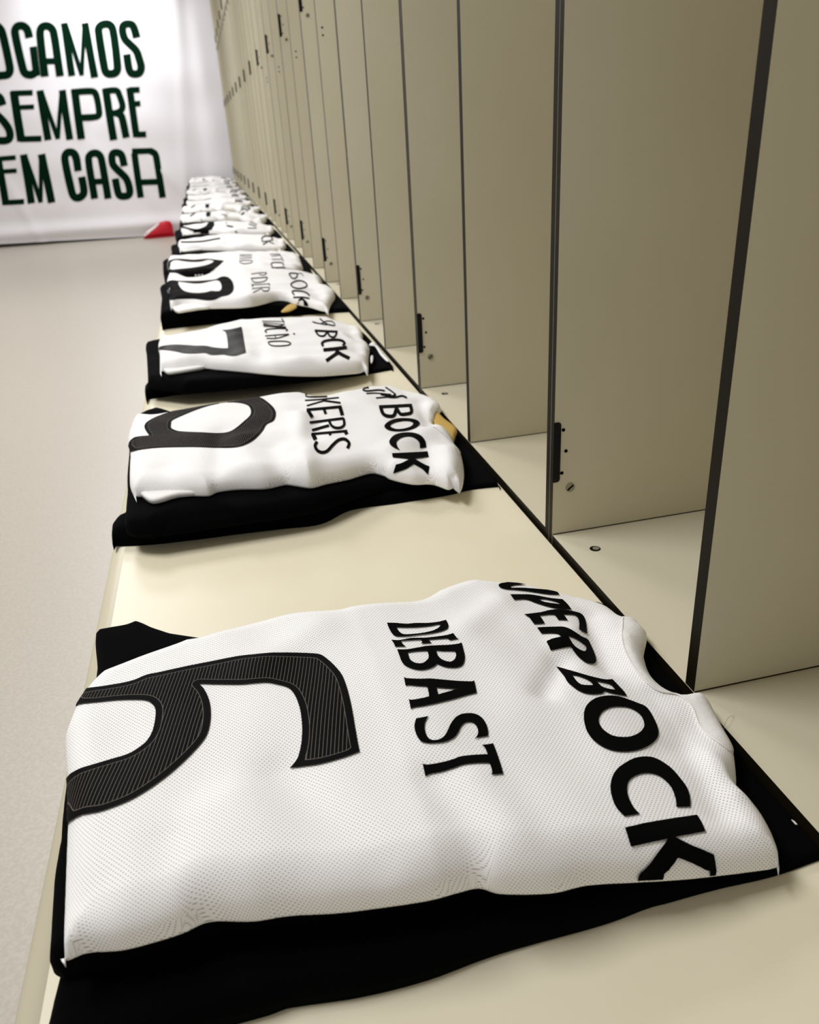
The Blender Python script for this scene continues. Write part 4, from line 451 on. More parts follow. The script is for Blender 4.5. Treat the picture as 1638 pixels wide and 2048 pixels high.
[-4758,8782],[-4745,8569],[-4734,8377],[-4724,8220],[-4719,8112],[-4715,8016],[-4712,7928],[-4709,7844],[-4705,7760],[-4699,7674],[-4695,7581],[-4693,7484],[-4690,7387],
[-4683,7297],[-4670,7217],[-4647,7151],[-4609,7101],[-4558,7061],[-4500,7030],[-4443,7006],[-4394,6986],[-4360,6970],[-3375,6981],[-3285,6983],[-3158,6984],[-3008,6985],
[-2847,6990],[-2688,7000],[-2544,7017],[-2412,7068],[-2281,7143],[-2150,7224],[-2019,7305],[-1886,7378],[-1752,7437],[-1609,7480],[-1455,7511],[-1301,7534],[-1158,7552],
[-1035,7570],[-945,7585],[-609,9163],[-593,9356],[-558,9651],[-520,10009],[-498,10382],[-513,10713],[-585,10932],[-784,11065],[-1077,11121],[-1411,11138],[-1739,11133],
[-2018,11123],[-2208,11127]],"under":[[[-4566,7733],[-4561,7661],[-4536,7594],[-4506,7526],[-4475,7452],[-4439,7378],[-4403,7323],[-4369,7297],[-4333,7290],[-4294,7294],
[-4236,7315],[-4167,7349],[-4086,7370],[-3963,7358],[-3822,7345],[-3712,7366],[-3648,7454],[-3603,7588],[-3619,7696],[-3836,7858],[-4156,8046],[-4412,8151],[-4495,8067],
[-4543,7886]]],"gold":[[-146,10247],[-133,10226],[-128,10159],[-125,10082],[-122,9991],[-120,9884],[-115,9771],[-95,9637],[-72,9494],[-65,9366],[-86,9267],[-123,9176],[-161,9091],
[-196,8999],[-231,8913],[-262,8874],[-288,8900],[-311,8971],[-327,9069],[-345,9236],[-359,9448],[-357,9641],[-330,9774],[-285,9899],[-242,10011],[-207,10113],
[-172,10202]]},"s3":{"outline":[[-4591,15935],[-4603,15823],[-4615,15665],[-4618,15552],[-4619,15428],[-4614,15298],[-4602,15167],[-4586,15030],[-4572,14876],[-4564,14743],
[-4556,14585],[-4548,14414],[-4540,14244],[-4534,14086],[-4528,13952],[-4522,13822],[-4518,13702],[-4514,13593],[-4510,13496],[-4505,13412],[-4486,13271],[-4468,13176],
[-4489,13537],[-4461,13526],[-4421,13509],[-4375,13489],[-4325,13470],[-4277,13453],[-4234,13441],[-4197,13436],[-4162,13435],[-4128,13437],[-4094,13439],[-4057,13440],
[-4018,13437],[-3973,13437],[-3924,13439],[-3874,13441],[-3823,13440],[-3774,13434],[-3729,13423],[-3689,13404],[-3652,13378],[-3617,13348],[-3583,13316],[-3549,13284],
[-3515,13256],[-3481,13231],[-3448,13208],[-3415,13185],[-3381,13162],[-3345,13137],[-3307,13110],[-3265,13079],[-3220,13046],[-3174,13012],[-3127,12976],[-3080,12941],
[-3034,12906],[-2988,12872],[-2941,12837],[-2895,12802],[-2849,12768],[-2804,12736],[-2760,12705],[-2719,12677],[-2678,12650],[-2639,12625],[-2600,12601],[-2562,12577],
[-2523,12552],[-2486,12533],[-2450,12522],[-2414,12511],[-2377,12502],[-2337,12494],[-2292,12489],[-2216,12485],[-2124,12481],[-2022,12479],[-1917,12480],[-1816,12484],
[-1725,12493],[-1644,12507],[-1566,12528],[-1493,12552],[-1422,12577],[-1355,12603],[-1290,12627],[-1227,12648],[-1166,12672],[-1108,12697],[-1054,12722],[-1004,12747],
[-961,12773],[-926,12803],[-890,12840],[-857,12880],[-829,12916],[-809,12941],[-817,12577],[-791,12694],[-755,12862],[-738,12947],[-718,13048],[-697,13159],[-674,13276],
[-652,13391],[-631,13500],[-608,13622],[-585,13740],[-563,13857],[-540,13975],[-515,14097],[-488,14217],[-459,14332],[-431,14446],[-406,14557],[-388,14661],[-377,14781],
[-376,14892],[-379,14993],[-383,15084],[-392,15166],[-404,15230],[-402,15332],[-386,15446],[-359,15594],[-327,15762],[-297,15935],[-274,16099],[-266,16236],[-273,16344],
[-292,16434],[-319,16511],[-352,16580],[-388,16645],[-424,16711],[-464,16775],[-512,16823],[-568,16833],[-623,16843],[-672,16860],[-711,16890],[-736,16948],[-751,17034],
[-763,17125],[-779,17202],[-809,17242],[-858,17247],[-919,17231],[-988,17201],[-1061,17163],[-1136,17122],[-1208,17086],[-1279,17075],[-1353,17060],[-1429,17042],[-1503,17023],
[-1572,17003],[-1633,16984],[-1681,16968],[-1723,16951],[-1763,16933],[-1802,16913],[-1844,16893],[-1891,16870],[-1941,16846],[-1994,16820],[-2049,16793],[-2107,16765],
[-2167,16735],[-2231,16703],[-2302,16669],[-2381,16630],[-2462,16591],[-2540,16579],[-2612,16593],[-2674,16605],[-2718,16617],[-2757,16634],[-2793,16650],[-2829,16662],
[-2868,16664],[-2913,16654],[-2973,16626],[-3040,16585],[-3112,16535],[-3187,16477],[-3265,16416],[-3343,16352],[-3424,16282],[-3509,16202],[-3595,16117],[-3682,16035],
[-3767,15961],[-3851,15900],[-3938,15852],[-4031,15819],[-4125,15806],[-4211,15798],[-4284,15792],
[-4336,15786]],"folds":[[-0.2632,1.3826,-0.2787,1.2005,0.012,-0.0039000000000000003],[-0.0583,1.5829,-0.0757,1.3834,0.012,-0.005200000000000001],
[-0.0795,1.5186,-0.0709,1.4757,0.01,0.005200000000000001],[-0.3923,1.264,-0.3413,1.2431,0.016,-0.0039000000000000003],[-0.2005,1.2667,-0.165,1.2004,0.016,0.0039000000000000003],
[-0.2294,1.3394,-0.1753,1.3287,0.014,-0.0026000000000000003],[-0.304,1.5377,-0.29,1.2396,0.016,0.0039000000000000003]],"seed":8,"name":[[[-2449,15954],[-2357,16000],[-2221,16072],
[-2085,16117],[-1993,16117],[-1987,16185],[-2079,16177],[-2216,16128],[-2352,16059],[-2444,16018]],[[-2005,16428],[-2001,16339],[-1995,16213],[-1991,16064],[-1992,15921],
[-1962,16012],[-1963,16135],[-1967,16276],[-1973,16408],[-1976,16505]],[[-2441,15789],[-2348,15818],[-2211,15841],[-2079,15764],[-1989,15712],[-1981,15792],[-2070,15874],
[-2203,15930],[-2341,15894],[-2436,15861]],[[-1984,15791],[-2014,15748],[-2056,15687],[-2104,15634],[-2151,15608],[-2219,15629],[-2302,15676],[-2380,15708],[-2435,15720],
[-2442,15646],[-2388,15628],[-2310,15590],[-2227,15549],[-2157,15538],[-2107,15567],[-2059,15620],[-2017,15675],[-1987,15713]],[[-2458,15540],[-2364,15533],[-2225,15517],
[-2086,15511],[-1990,15518],[-1984,15567],[-2080,15569],[-2219,15591],[-2358,15606],[-2453,15603]],[[-2451,15430],[-2359,15412],[-2223,15400],[-2084,15420],[-1988,15440],
[-1982,15488],[-2078,15473],[-2217,15463],[-2353,15474],[-2447,15485]],[[-2416,14898],[-2435,14955],[-2444,14992],[-2429,15046],[-2392,15119],[-2351,15146],[-2296,15178],
[-2236,15216],[-2181,15255],[-2132,15287],[-2084,15312],[-2041,15327],[-2012,15333],[-1986,15299],[-2028,15186],[-2027,15048],[-1961,15312],[-1994,15428],[-2030,15427],
[-2073,15417],[-2122,15398],[-2172,15372],[-2227,15339],[-2288,15303],[-2345,15270],[-2391,15240],[-2435,15157],[-2468,14996],[-2454,14860],[-2433,14804]],[[-2484,14525],
[-2448,14541],[-2395,14560],[-2334,14579],[-2272,14596],[-2203,14616],[-2124,14645],[-2051,14680],[-2000,14710],[-1992,14802],[-2044,14768],[-2117,14728],[-2197,14697],
[-2267,14676],[-2329,14660],[-2390,14644],[-2443,14627],[-2480,14614]],[[-2474,14310],[-2441,14311],[-2393,14309],[-2336,14318],[-2276,14349],[-2206,14416],[-2127,14508],
[-2053,14607],[-2000,14683],[-1998,14763],[-2051,14682],[-2126,14579],[-2204,14487],[-2272,14425],[-2330,14399],[-2385,14395],[-2433,14401],[-2467,14405]],[[-2294,14607],
[-2297,14490],[-2300,14376],[-2283,14393],[-2280,14507],[-2277,14623]],[[-1913,14796],[-1889,14744],[-1863,14871],[-1885,14942]],[[-2456,13996],[-2442,14011],[-2406,14038],
[-2381,14056],[-2351,14072],[-2317,14085],[-2281,14093],[-2239,14097],[-2191,14096],[-2146,14086],[-2110,14066],[-2081,14024],[-2059,13969],[-2050,13954],[-2067,13896],
[-2107,13827],[-2150,13797],[-2205,13770],[-2262,13751],[-2311,13742],[-2348,13743],[-2381,13755],[-2409,13779],[-2429,13813],[-2451,13924],[-2456,13996],[-2476,14009],
[-2471,13874],[-2445,13736],[-2420,13697],[-2390,13676],[-2356,13667],[-2317,13667],[-2269,13675],[-2211,13691],[-2155,13715],[-2110,13746],[-2062,13825],[-2029,13957],
[-2039,14065],[-2064,14136],[-2096,14182],[-2134,14200],[-2181,14206],[-2230,14204],[-2273,14198],[-2309,14189],[-2344,14175],[-2375,14157],[-2401,14137],[-2442,14100],
[-2476,14009]]],"sponsor":[[[-1144,16615],[-1137,16514],[-1124,16388],[-1108,16277],[-1094,16204],[-1080,16135],[-1062,16075],[-1038,16030],[-1005,16006],[-966,15998],[-928,15999],
[-902,16000],[-881,16108],[-907,16109],[-944,16112],[-982,16124],[-1012,16151],[-1033,16196],[-1049,16259],[-1062,16330],[-1075,16402],[-1090,16515],[-1102,16644],[-1110,16738]],
[[-1354,16203],[-1339,16175],[-1316,16132],[-1287,16091],[-1238,16045],[-1174,16001],[-1108,15985],[-1063,15979],[-1045,16082],[-1090,16093],[-1155,16112],[-1221,16145],
[-1270,16182],[-1297,16215],[-1320,16254],[-1335,16282]],[[-1334,16194],[-1309,16163],[-1273,16109],[-1233,16053],[-1192,16035],[-1148,16098],[-1104,16198],[-1061,16308],
[-1021,16397],[-979,16453],[-936,16492],[-898,16507],[-873,16495],[-864,16378],[-876,16168],[-879,16067],[-853,16119],[-847,16245],[-833,16484],[-849,16586],[-880,16602],
[-920,16590],[-965,16557],[-1011,16503],[-1057,16404],[-1103,16279],[-1144,16184],[-1179,16134],[-1217,16143],[-1256,16190],[-1292,16238],[-1318,16269]],[[-1426,15222],
[-1384,15220],[-1324,15205],[-1259,15168],[-1199,15122],[-1133,15124],[-1061,15134],[-997,15142],[-954,15142],[-907,15444],[-956,15416],[-1021,15405],[-1092,15409],[-1158,15416],
[-1222,15428],[-1290,15445],[-1351,15452],[-1394,15453]],[[-1421,15185],[-1424,15040],[-1423,14874],[-1410,14748],[-1389,14691],[-1363,14662],[-1332,14662],[-1297,14695],
[-1252,14794],[-1211,14917],[-1180,15026],[-1194,15161],[-1226,15025],[-1264,14897],[-1294,14831],[-1312,14822],[-1335,14827],[-1357,14851],[-1371,14885],[-1379,14989],
[-1375,15178],[-1372,15317]],[[-1193,15037],[-1198,14927],[-1199,14807],[-1188,14719],[-1161,14683],[-1123,14684],[-1078,14734],[-1040,14825],[-1006,14938],[-975,15053],
[-955,15127],[-980,15188],[-1002,15104],[-1033,14982],[-1061,14881],[-1078,14836],[-1102,14813],[-1129,14816],[-1148,14839],[-1154,14901],[-1150,15023],[-1142,15154]],
[[-1401,13907],[-1399,14040],[-1395,14119],[-1389,14125],[-1366,14174],[-1336,14216],[-1295,14256],[-1242,14306],[-1184,14368],[-1129,14442],[-1083,14489],[-1042,14513],
[-1008,14516],[-985,14502],[-971,14445],[-971,14338],[-965,14346],[-994,14223],[-1033,14104],[-1026,13947],[-979,14079],[-910,14379],[-891,14592],[-905,14667],[-931,14714],
[-964,14729],[-1003,14728],[-1047,14712],[-1095,14683],[-1150,14633],[-1213,14558],[-1273,14484],[-1324,14411],[-1368,14332],[-1408,14245],[-1445,14123],[-1459,13928],
[-1469,13694]],[[-1489,13392],[-1447,13403],[-1386,13422],[-1316,13451],[-1249,13483],[-1182,13529],[-1106,13607],[-1035,13709],[-979,13814],[-941,14103],[-993,14026],
[-1065,13926],[-1147,13807],[-1221,13713],[-1289,13663],[-1361,13626],[-1423,13601],[-1466,13587]],[[-1279,13376],[-1266,13337],[-1248,13273],[-1228,13187],[-1207,13101],
[-1181,13028],[-1150,12954],[-1122,12893],[-1099,12871],[-1022,13174],[-1042,13215],[-1071,13273],[-1103,13334],[-1132,13387],[-1156,13436],[-1179,13485],[-1200,13527],
[-1214,13560]],[[-1225,13451],[-1289,13335],[-1390,13090],[-1485,12880],[-1544,12774],[-1525,12677],[-1471,12740],[-1385,12875],[-1288,13088],
[-1216,13266]]],"number":[[[-3307,15389],[-3271,15353],[-3233,15312],[-3194,15277],[-3155,15253],[-3114,15244],[-3072,15253],[-3028,15282],[-2983,15333],[-2939,15401],
[-2897,15513],[-2900,15277],[-2901,15109],[-2906,14755],[-2908,14547],[-2910,14368],[-2914,14100],[-2917,13859],[-2920,13620],[-2924,13283],[-2927,13093],[-2965,13075],
[-3006,13074],[-3048,13085],[-3088,13104],[-3124,13130],[-3157,13160],[-3187,13196],[-3216,13232],[-3241,13267],[-3264,13295],[-3288,13328],[-3308,13360],[-3333,13384],
[-3368,13394],[-3413,13402],[-3462,13415],[-3509,13435],[-3548,13459],[-3573,13483],[-3593,13509],[-3613,13538],[-3633,13566],[-3659,13591],[-3689,13605],[-3722,13611],
[-3757,13615],[-3794,13617],[-3831,13621],[-3870,13628],[-3911,13636],[-3953,13652],[-3995,13687],[-4035,13748],[-4072,13814],[-4107,13875],[-4139,13926],[-4170,13968],
[-4201,14001],[-4231,14026],[-4260,14048],[-4288,14069],[-4318,14092],[-4349,14128],[-4386,14201],[-4431,14369],[-4478,14536],[-4527,14732],[-4588,15093],[-4567,15072],
[-4535,14951],[-4496,14823],[-4457,14735],[-4418,14678],[-4381,14638],[-4341,14608],[-4299,14581],[-4255,14547],[-4211,14512],[-4166,14479],[-4118,14450],[-4070,14425],
[-4025,14405],[-3985,14389],[-3952,14378],[-3923,14364],[-3895,14345],[-3867,14322],[-3835,14292],[-3800,14261],[-3763,14230],[-3725,14202],[-3688,14173],[-3654,14141],
[-3623,14104],[-3595,14065],[-3567,14025],[-3539,13988],[-3508,13954],[-3471,13921],[-3430,13885],[-3389,13851],[-3351,13821],[-3319,13799],[-3287,13784],[-3258,13778],
[-3231,13770],[-3229,13851],[-3227,13954],[-3224,14087],[-3222,14213],[-3221,14309],[-3220,14395],[-3220,14485],[-3220,14592],[-3222,14786],[-3224,14954],[-3232,15085],
[-3247,15182],[-3276,15278]]],"collar":[[-334,17357],[-478,16466],[-508,16247],[-517,16104],[-515,16012],[-514,15938],[-516,15855],[-534,15661],[-543,15520],[-545,15419],
[-544,15327],[-546,15209],[-594,14798],[-596,14672],[-588,14595],[-581,14503],[-573,14393],[-564,14269],[-543,14217],[-511,14245],[-478,14319],[-445,14423],[-412,14560],
[-329,15006],[-301,15155],[-282,15279],[-271,15402],[-270,15518],[-273,15624],[-277,15718],[-286,15804],[-298,15871],[-340,15709],[-329,15787],[-239,16314],[-199,16526],
[-168,16732],[-157,16901],[-173,17043],[-209,17174],[-254,17280],[-300,17346]],"low":[[-4799,13480],[-4778,13481],[-4750,13482],[-4716,13483],[-4678,13485],[-4638,13488],
[-4597,13491],[-4549,13498],[-4496,13508],[-4440,13520],[-4379,13530],[-4313,13536],[-4244,13537],[-4141,13530],[-4020,13517],[-3889,13501],[-3754,13483],[-3625,13466],
[-3507,13453],[-3401,13443],[-3299,13434],[-3201,13427],[-3109,13421],[-3022,13415],[-2941,13410],[-2871,13407],[-2810,13405],[-2753,13403],[-2696,13402],[-2635,13400],
[-2565,13398],[-2453,13394],[-2323,13388],[-2179,13382],[-2029,13376],[-1876,13372],[-1728,13368],[-1580,13365],[-1425,13362],[-1269,13359],[-1115,13359],[-968,13362],[-833,13369],
[-706,13384],[-580,13406],[-459,13432],[-350,13458],[-259,13480],[-190,13496],[-169,13386],[-152,13461],[-129,13570],[-113,13687],[-108,13782],[-104,13893],[-101,14018],
[-99,14152],[-98,14294],[-97,14440],[-97,14593],[-98,14757],[-99,14930],[-101,15107],[-103,15285],[-105,15460],[-106,15633],[-107,15809],[-107,15986],[-109,16160],[-111,16328],
[-116,16488],[-124,16645],[-135,16802],[-147,16953],[-160,17089],[-171,17204],[-178,17291],[-944,18271],[-1138,18266],[-1407,18276],[-1722,18288],[-2053,18286],[-2370,18259],
[-2642,18234],[-2873,18183],[-3088,18084],[-3288,17960],[-3475,17829],[-3653,17711],[-3825,17624],[-3996,17569],[-4166,17549],[-4329,17540],[-4480,17533],[-4613,17524],
[-4722,17504],[-4778,17479],[-4832,17441],[-4881,17396],[-4925,17351],[-4961,17312],[-4988,17286],[-4985,16647],[-4974,16476],[-4960,16241],[-4943,15971],[-4925,15692],
[-4908,15425],[-4894,15191],[-4880,14976],[-4866,14761],[-4852,14555],[-4840,14367],[-4832,14206],[-4828,14080],[-4839,13990],[-4863,13941],[-4874,13852],[-4870,13756],
[-4860,13632],[-4848,13497],[-4836,13367],[-4825,13257],[-4818,13182]],"up":[[-4440,16770],[-4463,16755],[-4496,16733],[-4534,16707],[-4575,16681],[-4614,16657],[-4649,16638],
[-4680,16625],[-4709,16616],[-4737,16609],[-4764,16602],[-4790,16595],[-4816,16585],[-4850,16580],[-4885,16585],[-4917,16582],[-4944,16557],[-4959,16494],[-4961,16407],
[-4956,16297],[-4945,16170],[-4931,16030],[-4918,15885],[-4906,15738],[-4892,15533],[-4875,15298],[-4858,15050],[-4841,14801],[-4825,14563],[-4811,14347],[-4798,14139],
[-4784,13928],[-4772,13726],[-4761,13545],[-4752,13396],[-4745,13289],[-4145,12781],[-4073,12762],[-3977,12740],[-3863,12727],[-3734,12714],[-3599,12700],[-3460,12686],
[-3308,12668],[-3143,12646],[-2967,12623],[-2783,12603],[-2593,12590],[-2397,12629],[-2176,12732],[-1922,12860],[-1656,13002],[-1400,13142],[-1178,13265],[-1014,13365],
[-794,15326],[-784,15564],[-760,15930],[-735,16369],[-725,16816],[-745,17197],[-812,17427],[-1000,17560],[-1259,17611],[-1559,17615],[-1873,17572],[-2173,17499],[-2433,17412],
[-2665,17378],[-2893,17321],[-3109,17229],[-3300,17126],[-3457,17036],[-3573,16979]],"under":[[[-4496,13573],[-4482,13432],[-4454,13305],[-4419,13213],[-4379,13169],[-4330,13158],
[-4276,13156],[-4198,13155],[-4105,13162],[-4011,13178],[-3905,13209],[-3797,13253],[-3727,13326],[-3715,13470],[-3743,13647],[-3789,13759],[-3982,13879],[-4244,14020],
[-4441,14069],[-4482,13965],[-4496,13760]]],"cuff":[[[-312,15109],[-288,15199],[-240,15303],[-198,15362],[-171,15353],[-152,15297],[-142,15201],[-143,14980],[-153,14696],
[-160,14424],[-158,14166],[-155,13918],[-158,13743],[-190,13664],[-222,13680],[-234,13823],[-241,14042],[-243,14274],[-230,14521],[-211,14782],[-207,14983],[-239,15066],
[-288,15081]],[[-460,14166],[-419,14252],[-396,14233],[-411,14127],[-442,13971],[-473,13836],[-527,13656],[-560,13591],[-540,13740],[-497,13987]]]},"s4":{"outline":[[-4587,23929],
[-4634,23900],[-4685,23814],[-4711,23638],[-4719,23370],[-4713,23120],[-4698,22830],[-4678,22531],[-4657,22316],[-4632,22101],[-4607,21874],[-4587,21623],[-4577,21436],
[-4569,21234],[-4563,21026],[-4557,20818],[-4551,20618],[-4543,20431],[-4531,20208],[-4516,19981],[-4502,19770],[-4490,19593],[-4482,19469],[-4489,19769],[-4462,19762],
[-4422,19754],[-4378,19766],[-4351,19793],[-4322,19834],[-4291,19879],[-4257,19918],[-4220,19940],[-4187,19947],[-4153,19949],[-4117,19944],[-4079,19930],[-4038,19904],
[-3994,19865],[-3934,19803],[-3864,19715],[-3790,19614],[-3714,19513],[-3641,19422],[-3575,19354],[-3517,19310],[-3464,19282],[-3414,19264],[-3362,19251],[-3308,19238],
[-3247,19222],[-3177,19199],[-3101,19175],[-3021,19152],[-2941,19131],[-2865,19115],[-2797,19108],[-2738,19108],[-2683,19114],[-2631,19125],[-2582,19141],[-2533,19161],
[-2483,19195],[-2433,19254],[-2385,19318],[-2337,19386],[-2288,19457],[-2238,19531],[-2184,19607],[-2125,19693],[-2062,19791],[-1996,19891],[-1931,19987],[-1869,20068],
[-1813,20125],[-1763,20158],[-1718,20172],[-1676,20170],[-1638,20157],[-1602,20135],[-1568,20107],[-1532,20057],[-1502,19988],[-1475,19911],[-1448,19835],[-1420,19774],
[-1392,19728],[-1364,19692],[-1336,19659],[-1306,19627],[-1273,19591],[-1239,19557],[-1202,19522],[-1162,19490],[-1121,19456],[-1081,19418],[-1042,19374],[-1005,19321],
[-967,19259],[-930,19192],[-894,19128],[-862,19071],[-833,19026],[-800,18988],[-768,18959],[-740,18939],[-720,18924],[-708,18372],[-687,18517],[-656,18729],[-619,18973],
[-577,19212],[-540,19397],[-498,19588],[-457,19746],[-417,19901],[-378,20050],[-330,20226],[-282,20394],[-236,20558],[-197,20721],[-154,20939],[-121,21153],[-100,21365],
[-94,21528],[-94,21693],[-104,21848],[-124,21979],[-150,22037],[-188,22067],[-230,22089],[-269,22120],[-300,22179],[-313,22285],[-304,22459],[-276,22692],[-237,22959],[-197,23234],
[-166,23489],[-152,23693],[-159,23838],[-180,23944],[-210,24024],[-246,24090],[-281,24157],[-313,24200],[-342,24200],[-373,24200],[-404,24200],[-435,24200],[-466,24200],
[-496,24200],[-526,24200],[-553,24200],[-579,24200],[-608,24200],[-644,24200],[-689,24200],[-743,24200],[-804,24200],[-870,24200],[-942,24200],[-1017,24200],[-1096,24200],
[-1194,24200],[-1300,24200],[-1412,24200],[-1524,24200],[-1631,24126],[-1728,24049],[-1812,23996],[-1888,23961],[-1960,23936],[-2031,23915],[-2105,23891],[-2185,23857],
[-2271,23822],[-2362,23793],[-2454,23761],[-2548,23763],[-2640,23788],[-2733,23785],[-2827,23746],[-2924,23675],[-3021,23587],[-3115,23492],[-3204,23403],[-3287,23330],
[-3362,23270],[-3431,23214],[-3496,23162],[-3558,23117],[-3618,23078],[-3676,23048],[-3732,23024],[-3784,23005],[-3835,22993],[-3885,22990],[-3935,22997],[-3987,23017],
[-4044,23071],[-4108,23153],[-4172,23246],[-4233,23339],[-4284,23419],[-4321,23474]],"folds":[[-0.46,2.35,-0.06,2.33,0.035,0.016],[-0.0915,2.2612,-0.0616,1.9538,0.014,-0.004],
[-0.0286,2.2997,-0.0543,1.9599,0.012,0.004],[-0.3743,1.8561,-0.3161,1.8281,0.02,-0.004],[-0.2374,2.185,-0.255,1.8659,0.016,0.003]],"seed":11,"name":[[[-2297,22624],[-2254,22653],
[-2192,22703],[-2122,22765],[-2057,22821],[-1995,22861],[-1931,22889],[-1874,22907],[-1834,22916],[-1829,22966],[-1868,22959],[-1925,22945],[-1990,22921],[-2054,22885],
[-2119,22833],[-2190,22770],[-2252,22719],[-2295,22689]],[[-1839,22931],[-1866,22870],[-1904,22775],[-1941,22704],[-1983,22699],[-2028,22731],[-2060,22757],[-2072,22685],
[-2040,22657],[-1993,22624],[-1945,22631],[-1898,22724],[-1857,22832],[-1829,22896]],[[-2343,21842],[-2291,21912],[-2210,22152],[-2129,22224],[-2059,22270],[-1998,22309],
[-1940,22350],[-1891,22388],[-1856,22417],[-1846,22562],[-1882,22532],[-1932,22490],[-1990,22445],[-2051,22406],[-2121,22367],[-2201,22326],[-2275,22288],[-2326,22259]],
[[-1865,22457],[-1900,22210],[-1953,21947],[-1988,21848],[-2035,21723],[-2084,21599],[-2131,21510],[-2176,21445],[-2223,21395],[-2264,21366],[-2293,21368],[-2318,21592],
[-2323,21839],[-2348,21759],[-2342,21466],[-2313,21243],[-2276,21240],[-2232,21274],[-2183,21325],[-2137,21380],[-2090,21448],[-2040,21549],[-1990,21701],[-1945,21856],
[-1885,22138],[-1847,22412]],[[-2387,20691],[-2344,20725],[-2282,20811],[-2208,20984],[-2137,21103],[-2067,21174],[-1992,21219],[-1926,21248],[-1880,21266],[-1874,21351],
[-1921,21334],[-1987,21306],[-2061,21265],[-2131,21210],[-2199,21133],[-2272,21008],[-2337,20875],[-2380,20814]],[[-2400,20660],[-2383,20419],[-2354,20496],[-2371,20769]],
[[-1915,21281],[-1908,21014],[-1880,21094],[-1889,21337]],[[-2422,20099],[-2378,20171],[-2315,20265],[-2245,20357],[-2179,20435],[-2112,20506],[-2042,20583],[-1978,20654],
[-1934,20704],[-1926,20819],[-1971,20766],[-2035,20687],[-2107,20602],[-2174,20524],[-2241,20443],[-2312,20358],[-2374,20280],[-2417,20226]],[[-1946,20698],[-1968,20479],
[-2008,20217],[-2034,20174],[-2074,20130],[-2112,20110],[-2136,20128],[-2149,20335],[-2148,20517],[-2172,20465],[-2173,20257],[-2157,20013],[-2123,20011],[-2081,20046],
[-2038,20097],[-1998,20166],[-1950,20450],[-1924,20698]],[[-2190,20333],[-2239,20197],[-2310,19959],[-2378,19761],[-2424,19653],[-2421,19600],[-2376,19697],[-2309,19864],
[-2238,20089],[-2189,20242]]],"sponsor":[[[-1198,22951],[-1204,22859],[-1191,22768],[-1172,22672],[-1149,22593],[-1104,22594],[-1050,22665],[-1002,22737],[-962,22818],[-931,22914],
[-920,23008],[-953,23049],[-1001,23048],[-1047,23040],[-1096,23035],[-1151,23019],[-1198,22951],[-1167,22928],[-1154,22939],[-1108,22952],[-1059,22957],[-1014,22967],[-974,22969],
[-960,22962],[-967,22918],[-993,22839],[-1021,22780],[-1051,22743],[-1088,22713],[-1117,22715],[-1135,22756],[-1153,22828],[-1164,22902],[-1167,22928]],[[-945,22964],[-911,22989],
[-865,23021],[-831,23030],[-813,22990],[-801,22923],[-793,22874],[-772,22897],[-780,22948],[-793,23023],[-817,23076],[-861,23065],[-910,23028],[-945,23002]],[[-1268,21500],
[-1254,21560],[-1218,21685],[-1169,21838],[-1117,22016],[-1058,22251],[-996,22450],[-945,22526],[-904,22539],[-868,22503],[-836,22417],[-815,22289],[-806,22181],[-813,21990],
[-847,21821],[-883,21705],[-971,21249],[-1032,21108],[-1083,21035],[-1128,20995],[-1172,20976],[-1210,20984],[-1238,21027],[-1263,21168],[-1272,21383],[-1268,21500],[-1311,21469],
[-1322,21192],[-1307,20960],[-1274,20840],[-1240,20794],[-1199,20780],[-1150,20814],[-1100,20867],[-1044,20945],[-983,21055],[-920,21207],[-839,21623],[-771,21994],[-756,22309],
[-770,22459],[-798,22565],[-836,22637],[-879,22669],[-926,22668],[-979,22638],[-1035,22553],[-1095,22379],[-1163,22086],[-1224,21848],[-1273,21669],[-1311,21469]],[[-1340,19911],
[-1350,19995],[-1363,20096],[-1368,20140],[-1353,20160],[-1310,20193],[-1263,20211],[-1203,20222],[-1141,20247],[-1091,20253],[-1060,20232],[-1035,20191],[-1015,20139],
[-1002,20087],[-1003,19848],[-1012,19646],[-949,19924],[-941,20135],[-953,20276],[-970,20342],[-989,20427],[-1007,20583],[-1037,20686],[-1090,20688],[-1159,20630],[-1230,20526],
[-1286,20441],[-1349,20321],[-1402,20169],[-1400,20071],[-1385,19972],[-1374,19894]],[[-1401,19821],[-1362,19767],[-1304,19708],[-1241,19653],[-1186,19607],[-1139,19571],
[-1093,19537],[-1053,19506],[-1025,19483],[-1006,19539],[-1035,19556],[-1076,19582],[-1124,19614],[-1175,19652],[-1232,19699],[-1297,19756],[-1355,19817],[-1394,19873]],
[[-1194,19631],[-1230,19637],[-1281,19655],[-1348,19534],[-1388,19570],[-1427,19629],[-1452,19691],[-1432,19657],[-1407,19595],[-1366,19564],[-1316,19646],[-1264,19609],
[-1213,19584],[-1178,19574]],[[-1211,19584],[-1196,19561],[-1175,19533],[-1168,19358],[-1136,19483],[-1135,19333],[-1122,19313],[-1110,19304],[-1102,19292],[-1055,19247],
[-1063,19259],[-1075,19271],[-1075,19431],[-1091,19461],[-1110,19495],[-1133,19531],[-1154,19565],[-1168,19590]]],"number":[[[-4744,23617],[-4753,23896],[-4697,23211],
[-4669,23082],[-4640,23008],[-4604,22932],[-4562,22874],[-4520,22838],[-4481,22817],[-4437,22785],[-4394,22732],[-4344,22679],[-4309,22653],[-4271,22627],[-4230,22600],
[-4186,22570],[-4139,22535],[-4081,22486],[-4016,22425],[-3947,22374],[-3875,22341],[-3801,22331],[-3718,22341],[-3625,22354],[-3531,22352],[-3446,22340],[-3379,22336],
[-3335,22348],[-3296,22376],[-3258,22415],[-3222,22473],[-3187,22539],[-3149,22583],[-3105,22601],[-3057,22603],[-3012,22580],[-2972,22529],[-2936,22449],[-2905,22323],
